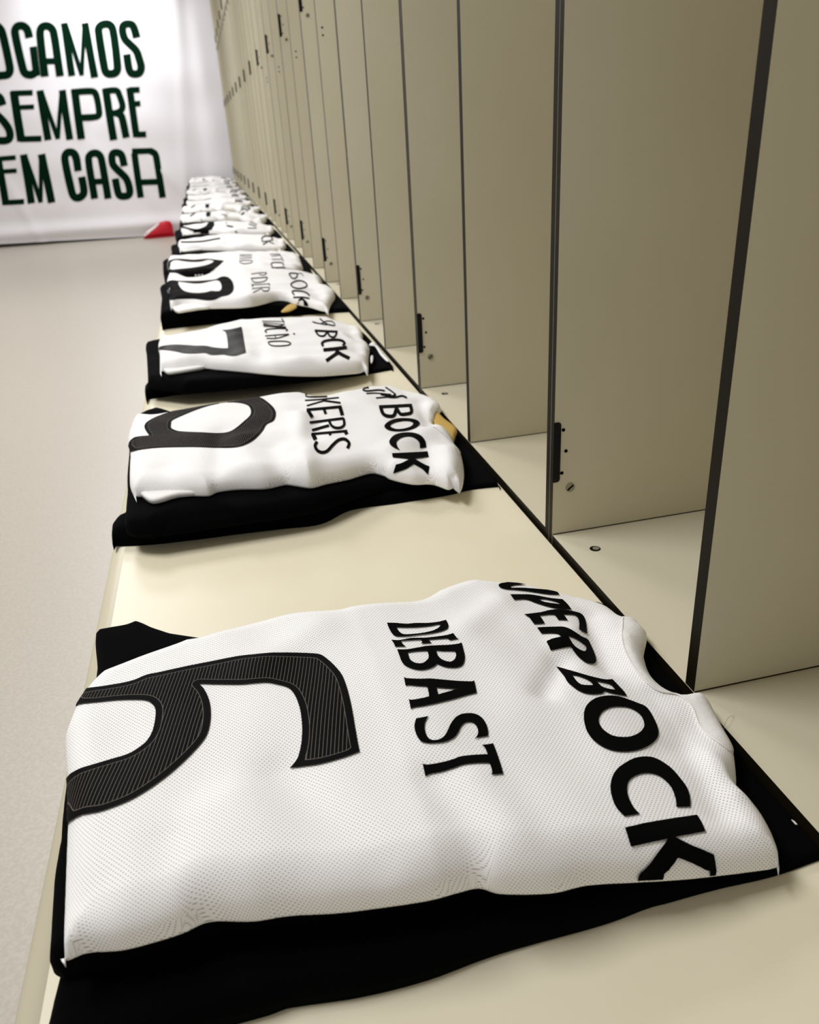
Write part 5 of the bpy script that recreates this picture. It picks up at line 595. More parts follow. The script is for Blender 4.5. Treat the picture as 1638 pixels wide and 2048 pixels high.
[-2885,21888],[-2868,21704],[-2857,21540],[-2854,21234],[-2856,20926],[-2863,20709],[-2877,20436],[-2895,20146],[-2921,19953],[-2946,19824],[-2975,19703],[-3008,19603],
[-3043,19528],[-3074,19489],[-3109,19468],[-3145,19454],[-3180,19439],[-3213,19421],[-3251,19397],[-3287,19376],[-3322,19361],[-3355,19354],[-3386,19350],[-3415,19351],
[-3444,19357],[-3478,19372],[-3510,19392],[-3544,19419],[-3580,19456],[-3618,19501],[-3658,19550],[-3700,19604],[-3744,19662],[-3791,19723],[-3837,19782],[-3884,19837],
[-3930,19883],[-3976,19925],[-4023,19959],[-4069,19985],[-4114,20000],[-4161,20009],[-4208,20007],[-4254,19998],[-4298,19979],[-4337,19949],[-4375,19909],[-4412,19866],
[-4457,20022],[-4503,20302],[-4627,21989],[-4647,22163],[-4634,22049],[-4608,21803],[-4608,21895],[-4622,22036],[-4643,22240],[-4668,22499],[-4699,22906]],[[-4343,22541],
[-4318,22575],[-4274,22532],[-4224,22472],[-4182,22417],[-4131,22324],[-4073,22134],[-4012,21895],[-3960,21835],[-3911,21811],[-3863,21796],[-3814,21788],[-3765,21784],
[-3716,21787],[-3665,21805],[-3613,21841],[-3561,21895],[-3511,21965],[-3467,22030],[-3418,22102],[-3373,22164],[-3332,22204],[-3297,22213],[-3252,22158],[-3217,21862],
[-3198,21662],[-3183,21499],[-3174,21314],[-3171,20932],[-3181,20689],[-3203,20482],[-3238,20307],[-3270,20281],[-3309,20310],[-3347,20351],[-3383,20401],[-3419,20457],
[-3456,20486],[-3491,20468],[-3526,20418],[-3567,20374],[-3602,20353],[-3642,20328],[-3684,20302],[-3727,20280],[-3767,20270],[-3805,20272],[-3842,20281],[-3878,20300],
[-3915,20329],[-3952,20369],[-3990,20419],[-4031,20487],[-4071,20563],[-4108,20643],[-4142,20732],[-4180,20904],[-4219,21218],[-4246,21383],[-4269,21524],[-4293,21728],
[-4325,22160],[-4342,22419]]],"low":[[-4764,19648],[-4707,19651],[-4631,19655],[-4540,19661],[-4438,19666],[-4329,19671],[-4220,19675],[-4103,19678],[-3976,19680],[-3842,19681],
[-3708,19683],[-3577,19685],[-3454,19687],[-3342,19691],[-3236,19696],[-3133,19701],[-3033,19707],[-2933,19711],[-2831,19714],[-2730,19717],[-2634,19720],[-2537,19721],
[-2437,19722],[-2331,19721],[-2213,19717],[-2080,19710],[-1933,19701],[-1778,19690],[-1623,19677],[-1473,19664],[-1334,19651],[-1208,19637],[-1089,19622],[-975,19607],[-865,19590],
[-757,19573],[-649,19555],[-535,19535],[-415,19511],[-298,19486],[-189,19463],[-99,19443],[-32,19429],[-25,19275],[-15,19403],[0,19586],[18,19807],[37,20045],[55,20260],[76,20512],
[100,20790],[125,21083],[150,21379],[174,21664],[201,21954],[231,22256],[261,22561],[288,22850],[307,23103],[314,23299],[294,23439],[250,23446],[199,23427],[156,23479],[122,23648],
[82,23888],[41,24166],[1,24447],[-33,24694],[-58,24866],[-567,26096],[-747,26101],[-994,26117],[-1285,26136],[-1598,26154],[-1913,26141],[-2205,26081],[-2485,25969],[-2768,25918],
[-3050,25843],[-3322,25750],[-3579,25648],[-3812,25546],[-4029,25435],[-4241,25326],[-4438,25206],[-4612,25090],[-4756,24991],[-4862,24923],[-4986,24258],[-4970,24065],
[-4949,23792],[-4927,23514],[-4906,23265],[-4884,23010],[-4868,22726],[-4860,22487],[-4854,22210],[-4848,21912],[-4842,21608],[-4836,21310],[-4829,21032],[-4821,20752],
[-4812,20457],[-4802,20168],[-4794,19907],[-4787,19691],[-4782,19537]],"under":[[[-4497,19733],[-4471,19480],[-4422,19233],[-4369,19058],[-4319,18994],[-4263,18999],[-4201,19017],
[-4091,19041],[-3961,19091],[-3841,19152],[-3727,19163],[-3625,19164],[-3573,19244],[-3598,19498],[-3678,19842],[-3779,20090],[-3978,20260],[-4228,20417],[-4417,20452],
[-4470,20303],[-4495,20014]]],"gold":[[-1832,18737],[-1793,18953],[-1706,19279],[-1619,19561],[-1549,19750],[-1483,19886],[-1428,19934],[-1383,19863],[-1351,19705],[-1356,19518],
[-1420,19289],[-1519,19035],[-1613,18847],[-1704,18736],[-1791,18686]]},"s5":{"outline":[[-4707,29238],[-4763,29203],[-4823,29068],[-4845,28734],[-4849,28295],[-4849,27986],
[-4845,27652],[-4832,27277],[-4811,26923],[-4783,26525],[-4757,26165],[-4739,25921],[-4634,24400],[-4613,24400],[-4583,24400],[-4541,24400],[-4481,24400],[-4403,24400],
[-4315,24400],[-4220,24400],[-4123,24400],[-4030,24400],[-3937,24400],[-3838,24400],[-3738,24400],[-3639,24400],[-3545,24400],[-3462,24400],[-3393,24400],[-3330,24400],
[-3271,24400],[-3214,24400],[-3157,24400],[-3096,24400],[-3035,24400],[-2975,24400],[-2914,24400],[-2851,24400],[-2784,24400],[-2712,24400],[-2634,24400],[-2551,24400],
[-2464,24400],[-2374,24400],[-2283,24400],[-2194,24400],[-2106,24400],[-2017,24400],[-1928,24400],[-1838,24400],[-1748,24400],[-1657,24400],[-1563,24400],[-1466,24400],
[-1367,24447],[-1270,24551],[-1175,24666],[-1085,24810],[-1000,24949],[-914,25093],[-832,25236],[-758,25368],[-695,25480],[-648,25562],[-409,26398],[-393,26638],[-370,26990],
[-342,27411],[-313,27853],[-287,28262],[-267,28581],[-248,28965],[-244,29289],[-253,29625],[-290,29889],[-320,29964],[-358,30000],[-402,30000],[-451,30000],[-502,30000],
[-560,30000],[-618,30000],[-677,30000],[-738,30000],[-803,30000],[-874,29952],[-951,29862],[-1073,29693],[-1214,29489],[-1362,29346],[-1516,29197],[-1670,29058],[-1819,28940],
[-1966,28850],[-2115,28779],[-2265,28716],[-2415,28648],[-2560,28634],[-2699,28685],[-2835,28699],[-2967,28686],[-3096,28656],[-3225,28619],[-3352,28587],[-3481,28568],
[-3618,28564],[-3766,28567],[-3914,28573],[-4052,28600],[-4169,28651],[-4253,28687]],"folds":[[-0.3155,2.3588,-0.2663,2.4927,0.016,-0.004],
[-0.1715,2.7736,-0.1807,2.4064,0.018,0.003]],"seed":13,"name":[[[-2420,27288],[-2333,27337],[-2209,27330],[-2086,27289],[-2002,27265],[-1995,27366],[-2081,27372],[-2204,27415],
[-2328,27441],[-2413,27428]],[[-2438,26834],[-2354,26953],[-2230,27104],[-2110,27103],[-2029,27074],[-2025,27130],[-2106,27161],[-2225,27179],[-2348,27095],[-2433,26955]],
[[-2479,26154],[-2392,26244],[-2261,26436],[-2123,26753],[-2033,26816],[-2028,26923],[-2116,26909],[-2252,26662],[-2386,26387],[-2475,26266]],[[-2487,25670],[-2450,25788],
[-2374,25863],[-2312,25885],[-2236,25890],[-2162,25880],[-2112,25865],[-2083,25743],[-2109,25679],[-2160,25575],[-2212,25501],[-2283,25342],[-2353,25185],[-2405,25159],
[-2449,25247],[-2477,25547],[-2487,25670],[-2503,25742],[-2499,25325],[-2464,25137],[-2415,25050],[-2360,25051],[-2291,25125],[-2218,25320],[-2160,25455],[-2103,25592],
[-2060,25773],[-2097,25985],[-2154,26011],[-2229,26022],[-2306,26013],[-2369,25985],[-2449,25910],[-2503,25742]]],"sponsor":[[[-1372,27916],[-1301,28028],[-1202,28084],
[-1099,28196],[-1020,28385],[-995,28711],[-1078,28485],[-1190,28247],[-1287,28219],[-1354,28188]],[[-1364,27329],[-1300,27418],[-1195,27695],[-1092,27914],[-1025,28020],
[-1014,28171],[-1084,28035],[-1183,27873],[-1287,27616],[-1355,27475]],[[-1413,26563],[-1332,26672],[-1214,26805],[-1096,26923],[-1016,26983],[-1002,27140],[-1084,27048],
[-1203,26929],[-1320,26823],[-1400,26732]],[[-1512,24826],[-1509,25217],[-1504,25547],[-1434,25770],[-1376,25786],[-1291,25796],[-1208,25796],[-1152,25798],[-1132,25683],
[-1137,25509],[-1212,24950],[-1186,24929],[-1104,25507],[-1092,25801],[-1095,26327],[-1185,26009],[-1276,25938],[-1364,25911],[-1436,25885],[-1531,25596],[-1554,25003],
[-1554,24638]],[[-1573,24541],[-1488,24559],[-1354,24698],[-1218,24846],[-1124,24956],[-1112,25063],[-1207,24950],[-1338,24887],[-1471,24763],[-1563,24652]],[[-1392,24678],
[-1437,24524],[-1475,24461],[-1456,24460],[-1418,24522],[-1375,24658]],[[-1021,28359],[-1024,28104],[-1020,27856],[-1019,27565],[-1030,27178],[-1035,26792],[-1040,26535],
[-1010,26616],[-1005,26867],[-991,27366],[-986,27685],[-988,27968],[-986,28291],[-975,28659]]],"number":[[[-4796,27452],[-4787,27683],[-4742,27660],[-4706,27631],[-4664,27632],
[-4619,27671],[-4569,27704],[-4517,27712],[-4461,27686],[-4399,27624],[-4333,27526],[-4267,27391],[-4203,27244],[-4146,27130],[-4093,27046],[-4040,26981],[-3984,26931],
[-3922,26899],[-3846,26871],[-3759,26845],[-3670,26836],[-3583,26847],[-3506,26850],[-3439,26829],[-3378,26787],[-3322,26731],[-3269,26661],[-3215,26578],[-3162,26480],
[-3111,26375],[-3062,26287],[-3014,26217],[-2969,26149],[-3007,25831],[-3045,25544],[-3084,25321],[-3127,25115],[-3166,24956],[-3208,24790],[-3251,24599],[-3294,24533],
[-3332,24497],[-3376,24468],[-3416,24449],[-3455,24435],[-3491,24230],[-3530,24239],[-3571,24408],[-3608,24241],[-3649,24237],[-3684,24220],[-3719,24242],[-3756,24234],
[-3796,24242],[-3840,24237],[-3902,24251],[-3973,24245],[-4048,24217],[-4127,24242],[-4201,24243],[-4274,24216],[-4353,24237],[-4428,24236],[-4495,24221],[-4550,24237],
[-4586,24231],[-4629,24500],[-4675,24966],[-4748,26006],[-4794,26644],[-4817,27019],[-4786,26591],[-4785,26794],[-4789,27111]],[[-4696,26304],[-4703,26609],[-4697,26830],
[-4679,27040],[-4654,27204],[-4621,27353],[-4579,27437],[-4533,27461],[-4493,27432],[-4450,27347],[-4401,27171],[-4344,26853],[-4292,26715],[-4237,26641],[-4179,26586],
[-4119,26538],[-4058,26482],[-3998,26411],[-3938,26346],[-3878,26285],[-3819,26251],[-3761,26240],[-3705,26247],[-3651,26286],[-3597,26373],[-3545,26510],[-3496,26620],
[-3450,26660],[-3401,26627],[-3358,26509],[-3317,26042],[-3280,25910],[-3323,25787],[-3369,25688],[-3422,25609],[-3462,25565],[-3504,25515],[-3550,25454],[-3600,25373],
[-3652,25262],[-3711,25126],[-3775,25042],[-3844,25030],[-3916,25041],[-3987,25040],[-4061,25035],[-4138,25013],[-4215,24993],[-4289,25003],[-4358,25042],[-4422,25080],
[-4483,25108],[-4543,25204],[-4600,25405],[-4646,25626],[-4685,25948]]],"low":[[-4838,24864],[-4790,24826],[-4725,24773],[-4647,24710],[-4561,24645],[-4471,24583],[-4379,24532],
[-4222,24454],[-4034,24362],[-3827,24317],[-3609,24290],[-3392,24280],[-3183,24294],[-2981,24345],[-2775,24431],[-2567,24535],[-2353,24750],[-2136,25002],[-1919,25216],
[-1694,25402],[-1458,25577],[-1221,25731],[-993,25885],[-787,26000],[-614,26062],[-513,26042],[-427,25891],[-354,25701],[-293,25510],[-242,25347],[-204,25237],[-115,25425],
[-131,25544],[-152,25727],[-157,26000],[-145,26251],[-124,26572],[-98,26938],[-70,27324],[-45,27699],[-27,28032],[-16,28381],[-10,28707],[-9,29009],[-10,29283],[-13,29527],
[-21,29821],[-35,30047],[-60,30273],[-84,30443],[-116,30630],[-150,30813],[-180,30971],[-202,31084],[-1919,31239],[-2085,31215],[-2314,31186],[-2582,31187],[-2870,31275],
[-3159,31354],[-3427,31415],[-3695,31457],[-3984,31489],[-4273,31560],[-4542,31625],[-4770,31679],[-4934,31719],[-5135,30595],[-5125,30311],[-5110,29917],[-5094,29466],
[-5077,29008],[-5061,28586],[-5047,28240],[-5028,27838],[-5010,27465],[-4993,27156],[-4982,26943]]},"s6":{"number":[[[-4462,32684],[-4372,32200],[-4319,32100],[-4263,32074],
[-4204,32056],[-4143,32033],[-4084,32000],[-4025,31945],[-3967,31886],[-3909,31838],[-3849,31809],[-3789,31798],[-3730,31800],[-3672,31810],[-3617,31824],[-3564,31844],
[-3515,31871],[-3469,31909],[-3382,32031],[-3302,32152],[-3224,32182],[-3144,32134],[-3065,32045],[-2997,32026],[-2948,32062],[-2945,32516],[-2994,32471],[-3064,32445],
[-3144,32448],[-3226,32462],[-3305,32464],[-3387,32449],[-3474,32433],[-3569,32455],[-3622,32492],[-3678,32518],[-3737,32525],[-3796,32516],[-3857,32496],[-3916,32469],
[-3973,32436],[-4030,32413],[-4087,32407],[-4146,32419],[-4208,32474],[-4270,32589],[-4329,32700],[-4382,32783],[-4466,33067]]],"name":[],"sponsor":[[[-1294,32508],[-1243,33451],
[-1194,33666],[-1105,34081],[-1046,34215],[-976,34366],[-918,34452],[-854,34405],[-833,34168],[-922,33012],[-871,33036],[-756,34584],[-643,37231],[-714,37415],[-941,34801],
[-1014,34709],[-1089,34520],[-1192,34099],[-1287,33511],[-1350,32382]],[[-1396,31651],[-1349,31716],[-1270,32018],[-1193,32130],[-1107,32475],[-1031,32679],[-957,32809],
[-893,32908],[-849,32973],[-842,33135],[-887,33062],[-951,32962],[-1024,32831],[-1093,32713],[-1167,32564],[-1250,32341],[-1319,32241],[-1365,32194]],[[-1114,32544],[-1186,32048],
[-1275,31556],[-1346,31371],[-1403,31073],[-1400,30840],[-1348,31041],[-1267,31422],[-1195,31631],[-1129,32036]],[[-1090,32140],[-1059,32037],[-1010,31971],[-957,31958],
[-919,31968],[-890,32203],[-926,32217],[-963,32479],[-1011,32591],[-1046,32633]],[[-964,37792],[-908,37879],[-825,38008],[-742,38138],[-684,38227],[-657,38635],[-715,38544],
[-799,38412],[-883,38280],[-940,38191]]]},"s7":{"number":[[[-4900,42459],[-4822,42420],[-4685,42238],[-4457,39248],[-4320,38550],[-4187,38023],[-4066,37605],[-3967,37544],
[-3875,37534],[-3781,37533],[-3675,37540],[-3569,37715],[-3482,38100],[-3423,38499],[-3380,39114],[-3344,39620],[-3314,43544],[-3284,44288],[-3201,44239],[-3114,44186],
[-3032,44137],[-3048,40049],[-3056,38532],[-3074,37987],[-3110,37486],[-3158,37132],[-3212,37124],[-3270,37148],[-3336,37186],[-3408,36938],[-3515,37004],[-3639,37099],
[-3755,37177],[-3851,37168],[-3941,37199],[-4035,37473],[-4126,37490],[-4216,37541],[-4312,37755],[-4421,38202],[-4553,39263],[-4723,41703],[-4849,42170]]],"name":[[[-2414,44010],
[-2358,43977],[-2277,43930],[-2196,43882],[-2219,40452],[-2121,44296],[-2177,44329],[-2259,44377],[-2341,44425],[-2397,44458]],[[-2435,43830],[-2513,39448],[-2532,38637],
[-2498,38636],[-2479,39468],[-2397,43895]],[[-2551,37652],[-2495,37512],[-2410,37472],[-2324,37450],[-2266,37403],[-2242,37753],[-2300,37794],[-2384,37906],[-2469,38011],
[-2528,38070]],[[-2239,36500],[-2157,36501],[-2044,36258],[-1924,36251],[-1842,36243],[-1820,36521],[-1912,36250],[-2031,36257],[-2143,36525],
[-2225,36530]]],"sponsor":[[[-1266,44859],[-1181,44700],[-1056,44493],[-932,44287],[-848,44147],[-812,44605],[-897,44748],[-1022,44958],[-1148,45169],[-1234,45322]],[[-1382,40673],
[-1333,40269],[-1250,39943],[-1173,39539],[-1127,39135],[-1072,39829],[-1128,40027],[-1213,40300],[-1288,40815],[-1207,44255]],[[-1481,39351],[-1429,39021],[-1348,38692],
[-1264,38458],[-1207,38294],[-1169,38718],[-1231,38791],[-1303,39292],[-1390,39530],[-1450,39662]],[[-1654,36940],[-1558,37294],[-1438,37292],[-1314,37354],[-1229,37405],
[-1213,37609],[-1300,37548],[-1423,37495],[-1545,37473],[-1628,37468]]]},"s8":{"number":[[[-3402,50826],[-3312,50973],[-3215,51132],[-3124,51281],[-3137,46159],[-3147,44284],
[-3154,43525],[-3232,43553],[-3315,43586],[-3392,43619],[-3389,44393],[-3389,45864]],[[-4255,44423],[-4199,44838],[-4140,45392],[-4062,45559],[-4031,49576],[-3922,50027],
[-3818,50472],[-3900,49870],[-3929,45580],[-4006,45340],[-4066,44716],[-4122,44320],[-4172,44197]]],"name":[[[-2538,50592],[-2468,50501],[-2365,50452],[-2332,46492],[-2266,46498],
[-2174,50851],[-2245,50885],[-2349,50934],[-2453,50983],[-2523,51053]],[[-2658,43689],[-2599,43535],[-2518,43412],[-2455,43410],[-2374,43429],[-2348,43489],[-2434,43499],
[-2509,43474],[-2587,43964],[-2642,44384]]],"sponsor":[[[-1620,45656],[-1532,46392],[-1329,50744],[-1436,46399],[-1428,45795],[-1479,45740],[-1571,45602],[-1611,44144],
[-1497,44681],[-1349,45733],[-1190,51001],[-1267,52036],[-1435,50886],[-1674,45863]]]},"banner":[[[-15165,15600],[-15235,14898],[-15336,13868],[-15452,12812],[-15566,12047],
[-15610,11919],[-15681,11803],[-15758,11718],[-15799,11687],[-15848,11673],[-15962,11668],[-16074,11684],[-16109,11693],[-16129,11739],[-16163,11894],[-16185,12084],[-16205,12225],
[-16954,12016],[-16936,11880],[-16911,11664],[-16851,11410],[-16697,11170],[-16432,11036],[-16149,10991],[-15849,11008],[-15541,11107],[-15279,11288],[-15074,11511],[-14918,11772],
[-14820,12065],[-14703,12869],[-14590,13939],[-14493,14972],[-14426,15674]],[[-13656,15213],[-13670,15182],[-13678,15169],[-13605,15195],[-13483,15228],[-13321,15257],
[-13127,15272],[-12958,15265],[-12863,15240],[-12806,15197],[-12746,15118],[-12698,15004],[-12672,14858],[-12651,14240],[-12658,13385],[-12685,12521],[-12725,11887],[-12748,11767],
[-12786,11667],[-12825,11605],[-12831,11594],[-12835,11595],[-12927,11584],[-13089,11578],[-13284,11573],[-13485,11557],[-13660,11545],[-13771,11548],[-13812,11560],[-13852,11600],
[-13903,11684],[-13941,11801],[-13954,11943],[-13924,12650],[-13852,13617],[-13756,14564],[-13656,15213],[-14421,15212],[-14533,14506],[-14635,13538],[-14712,12555],[-14747,11818],
[-14724,11554],[-14649,11318],[-14524,11114],[-14333,10945],[-14068,10849],[-13800,10833],[-13569,10847],[-13386,10862],[-13207,10866],[-12988,10875],[-12726,10919],[-12437,11049],
[-12212,11257],[-12068,11481],[-11977,11716],[-11932,11960],[-11893,12622],[-11869,13501],[-11866,14374],[-11891,15026],[-11938,15284],[-12035,15512],[-12186,15705],[-12405,15857],
[-12690,15937],[-12992,15953],[-13281,15931],[-13531,15887],[-13758,15825],[-14005,15720],[-14264,15515],[-14421,15212]],[[-9415,14457],[-9414,14591],[-9411,14794],[-9419,15025],
[-9458,15243],[-9540,15423],[-9651,15569],[-9796,15687],[-9975,15771],[-10181,15815],[-10406,15821],[-10652,15784],[-10907,15681],[-11117,15521],[-11278,15333],[-11400,15110],
[-11465,14858],[-11499,14208],[-11511,13332],[-11509,12450],[-11500,11799],[-11496,11621],[-11480,11438],[-11429,11245],[-11310,11056],[-11122,10918],[-10910,10837],[-10688,10796],
[-10441,10794],[-10179,10859],[-9959,10959],[-9800,11048],[-9703,11100],[-10029,11694],[-10132,11638],[-10261,11566],[-10365,11516],[-10410,11503],[-10464,11506],[-10558,11523],
[-10633,11550],[-10663,11569],[-10673,11590],[-10689,11658],[-10699,11779],[-10703,11934],[-10715,12580],[-10721,13453],[-10712,14315],[-10683,14926],[-10664,14995],[-10627,15061],
[-10581,15113],[-10564,15130],[-10556,15132],[-10495,15139],[-10413,15136],[-10358,15125],[-10326,15109],[-10288,15078],[-10250,15028],[-10222,14967],[-10202,14851],[-10197,14670],
[-10201,14481],[-10203,14344]],[[-9532,11053],[-9478,11587],[-9400,12363],[-9322,13133],[-9269,13656],[-9989,13604],[-10044,13081],[-10125,12312],[-10206,11536],[-10262,11002]],
[[-8721,10948],[-8645,11705],[-8537,12796],[-8420,13891],[-8316,14670],[-8282,14801],[-8232,14914],[-8182,14988],[-8167,15005],[-8149,15011],[-8072,15023],[-7986,15022],
[-7934,15008],[-7884,14975],[-7822,14912],[-7777,14834],[-7759,14745],[-7786,13941],[-7864,12793],[-7955,11642],[-8017,10844],[-7213,10910],[-7154,11708],[-7068,12862],
[-6993,14023],[-6969,14863],[-7019,15131],[-7138,15348],[-7299,15514],[-7498,15635],[-7743,15701],[-8010,15708],[-8286,15658],[-8563,15533],[-8781,15340],[-8929,15126],
[-9033,14896],[-9097,14650],[-9207,13847],[-9330,12744],[-9443,11651],[-9522,10895]],[[-8777,11999],[-8549,11994],[-8215,11986],[-7881,11979],[-7652,11974],[-7537,12530],
[-7765,12534],[-8099,12541],[-8432,12548],[-8660,12553]],[[-6089,10880],[-6029,11854],[-5941,13259],[-5855,14645],[-5796,15581],[-6498,15518],[-6560,14582],[-6651,13197],
[-6744,11792],[-6808,10819]],[[-3859,10647],[-3840,11655],[-3813,13110],[-3786,14543],[-3768,15511],[-4508,15426],[-4530,14458],[-4563,13026],[-4595,11571],[-4618,10563]],
[[-6260,15467],[-6146,14539],[-5976,13166],[-5804,11772],[-5685,10806],[-5224,10910],[-5346,11876],[-5521,13269],[-5694,14642],[-5811,15570]],[[-4401,15460],[-4652,14546],
[-5022,13194],[-5397,11824],[-5657,10876],[-5252,10840],[-4994,11789],[-4622,13160],[-4254,14513],[-4005,15429]],[[-2563,14767],[-2550,14805],[-2526,14835],[-2486,14868],
[-2439,14893],[-2347,14920],[-2201,14939],[-2071,14938],[-2024,14929],[-2013,14916],[-1979,14862],[-1950,14768],[-1938,14648],[-1956,13981],[-2012,13049],[-2086,12109],
[-2161,11429],[-2183,11339],[-2215,11274],[-2240,11242],[-2238,11240],[-2298,11225],[-2444,11213],[-2591,11220],[-2654,11233],[-2643,11227],[-2650,11245],[-2666,11309],
[-2674,11411],[-2675,12123],[-2655,13110],[-2617,14084],[-2563,14767],[-3355,14742],[-3415,14020],[-3458,13030],[-3483,12032],[-3485,11303],[-3469,11110],[-3417,10915],
[-3298,10723],[-3083,10571],[-2818,10503],[-2535,10489],[-2244,10515],[-1950,10602],[-1696,10772],[-1522,10980],[-1412,11204],[-1354,11439],[-1279,12147],[-1207,13102],
[-1155,14049],[-1138,14744],[-1163,14980],[-1234,15197],[-1364,15393],[-1579,15552],[-1858,15625],[-2145,15630],[-2423,15593],[-2682,15516],[-2914,15393],[-3116,15224],
[-3273,15003],[-3355,14742]],[[1052,14018],[1042,14167],[1028,14388],[1006,14630],[972,14838],[934,14992],[881,15146],[774,15313],[579,15453],[338,15519],[86,15538],[-173,15520],
[-439,15449],[-675,15296],[-828,15111],[-918,14924],[-972,14733],[-994,14519],[-990,14289],[-965,14063],[-920,13857],[-847,13681],[-752,13542],[-660,13439],[-566,13332],
[-417,13170],[-242,12990],[-83,12816],[24,12668],[78,12544],[111,12414],[133,12258],[158,12073],[192,11866],[222,11658],[236,11472],[227,11334],[196,11227],[152,11135],[115,11084],
[118,11081],[88,11075],[-25,11069],[-147,11081],[-201,11096],[-198,11096],[-213,11126],[-235,11203],[-251,11307],[-259,11586],[-249,11961],[-231,12329],[-220,12584],[-994,12524],
[-1006,12270],[-1025,11897],[-1038,11500],[-1029,11179],[-1002,10991],[-948,10810],[-838,10628],[-644,10478],[-400,10400],[-138,10373],[141,10392],[432,10482],[674,10661],
[832,10866],[936,11083],[1000,11314],[1017,11560],[998,11807],[964,12040],[930,12245],[905,12425],[876,12613],[822,12819],[722,13039],[564,13257],[378,13461],[201,13641],
[63,13792],[-30,13896],[-102,13976],[-144,14032],[-175,14106],[-204,14240],[-224,14415],[-228,14587],[-215,14715],[-193,14797],[-167,14854],[-157,14870],[-180,14858],[-140,14865],
[-16,14873],[110,14864],[164,14852],[153,14857],[164,14833],[188,14755],[215,14646],[242,14478],[260,14261],[273,14047],[282,13896]],[[-13505,8619],[-13516,8755],[-13531,8967],
[-13568,9213],[-13663,9451],[-13835,9628],[-14037,9741],[-14260,9808],[-14499,9822],[-14743,9779],[-14996,9680],[-15255,9494],[-15440,9221],[-15514,8935],[-15533,8634],
[-15503,8313],[-15410,7988],[-15230,7681],[-14998,7396],[-14772,7137],[-14601,6907],[-14478,6693],[-14377,6486],[-14304,6297],[-14263,6132],[-14252,5981],[-14265,5838],
[-14296,5717],[-14316,5663],[-14334,5636],[-14344,5633],[-14427,5618],[-14584,5609],[-14799,5614],[-14973,5641],[-15021,5653],[-15030,5697],[-15042,5870],[-15036,6087],
[-15034,6250],[-15814,6124],[-15816,5968],[-15823,5718],[-15795,5417],[-15642,5116],[-15336,4951],[-15018,4896],[-14718,4887],[-14453,4903],[-14165,4971],[-13868,5142],
[-13655,5390],[-13549,5625],[-13492,5858],[-13470,6106],[-13490,6360],[-13551,6606],[-13645,6849],[-13766,7094],[-13916,7351],[-14118,7622],[-14352,7888],[-14557,8135],
[-14684,8346],[-14742,8553],[-14763,8778],[-14751,8977],[-14728,9088],[-14726,9091],[-14706,9100],[-14645,9121],[-14593,9131],[-14543,9128],[-14463,9103],[-14388,9062],
[-14350,9029],[-14321,8946],[-14298,8776],[-14286,8585],[-14275,8444]],[[-12509,5139],[-12423,6101],[-12300,7491],[-12178,8862],[-12095,9789],[-12932,9716],[-13018,8789],
[-13145,7418],[-13275,6029],[-13364,5067]],[[-12917,9322],[-12474,9314],[-11824,9302],[-11174,9290],[-10728,9282],[-10622,9788],[-11066,9795],[-11715,9807],[-12363,9818],
[-12806,9826]],[[-12717,8032],[-12347,8027],[-11805,8020],[-11262,8013],[-10890,8008],[-10800,8456],[-11171,8461],[-11713,8468],[-12254,8474],[-12623,8479]],[[-13104,5019],
[-12661,5006],[-12012,4986],[-11362,4966],[-10916,4953],[-10796,5514],[-11241,5527],[-11889,5546],[-12537,5565],[-12979,5578]],[[-9854,5087],[-9791,6050],[-9700,7442],[-9610,8815],
[-9549,9743],[-10286,9672],[-10350,8744],[-10445,7372],[-10541,5980],[-10607,5017]],[[-7660,5002],[-7596,5965],[-7503,7357],[-7411,8729],[-7349,9657],[-8070,9595],[-8136,8667],
[-8233,7295],[-8331,5904],[-8399,4941]],[[-10041,9589],[-9924,8685],[-9750,7348],[-9575,5992],[-9453,5053],[-8982,5171],[-9106,6109],[-9285,7464],[-9462,8801],[-9581,9704]],
[[-7990,9571],[-8276,8686],[-8698,7378],[-9126,6054],[-9421,5139],[-9014,5085],[-8720,6001],[-8294,7326],[-7874,8635],[-7589,9521]],[[-6460,4976],[-6384,5946],[-6274,7347],
[-6166,8729],[-6093,9664],[-6869,9608],[-6946,8674],[-7059,7293],[-7174,5892],[-7254,4922]],[[-6859,9069],[-6459,9080],[-5881,9098],[-5301,9105],[-4903,9083],[-4863,9070],
[-4841,9052],[-4818,9011],[-4798,8935],[-4771,8601],[-4766,8132],[-4784,7663],[-4819,7344],[-4832,7309],[-4838,7304],[-4877,7292],[-5239,7272],[-5778,7274],[-6314,7287],
[-6684,7294],[-6801,6675],[-6430,6667],[-5886,6654],[-5319,6652],[-4864,6680],[-4539,6790],[-4279,7019],[-4149,7310],[-4104,7711],[-4087,8211],[-4094,8709],[-4126,9091],
[-4181,9293],[-4292,9472],[-4476,9611],[-4724,9684],[-5191,9710],[-5797,9703],[-6380,9684],[-6777,9673]],[[-3149,4710],[-3116,5727],[-3068,7195],[-3021,8641],[-2989,9619],
[-3771,9544],[-3807,8567],[-3860,7121],[-3914,5653],[-3951,4636]],[[-3616,9022],[-3367,9036],[-3011,9059],[-2666,9069],[-2461,9052],[-2475,9056],[-2478,9048],[-2461,8969],
[-2437,8837],[-2384,8589],[-2331,8282],[-2302,7988],[-2313,7794],[-2344,7731],[-2394,7681],[-2488,7624],[-2604,7572],[-2777,7533],[-3026,7513],[-3282,7504],[-3466,7496],
[-3522,6909],[-3341,6916],[-3068,6926],[-2755,6953],[-2462,7020],[-2217,7126],[-1995,7269],[-1799,7478],[-1678,7753],[-1655,8076],[-1690,8426],[-1748,8758],[-1803,9011],
[-1829,9148],[-1871,9308],[-1992,9489],[-2233,9613],[-2566,9644],[-2957,9634],[-3323,9610],[-3569,9596]],[[-2922,6929],[-2826,6879],[-2714,6827],[-2653,6789],[-2643,6785],
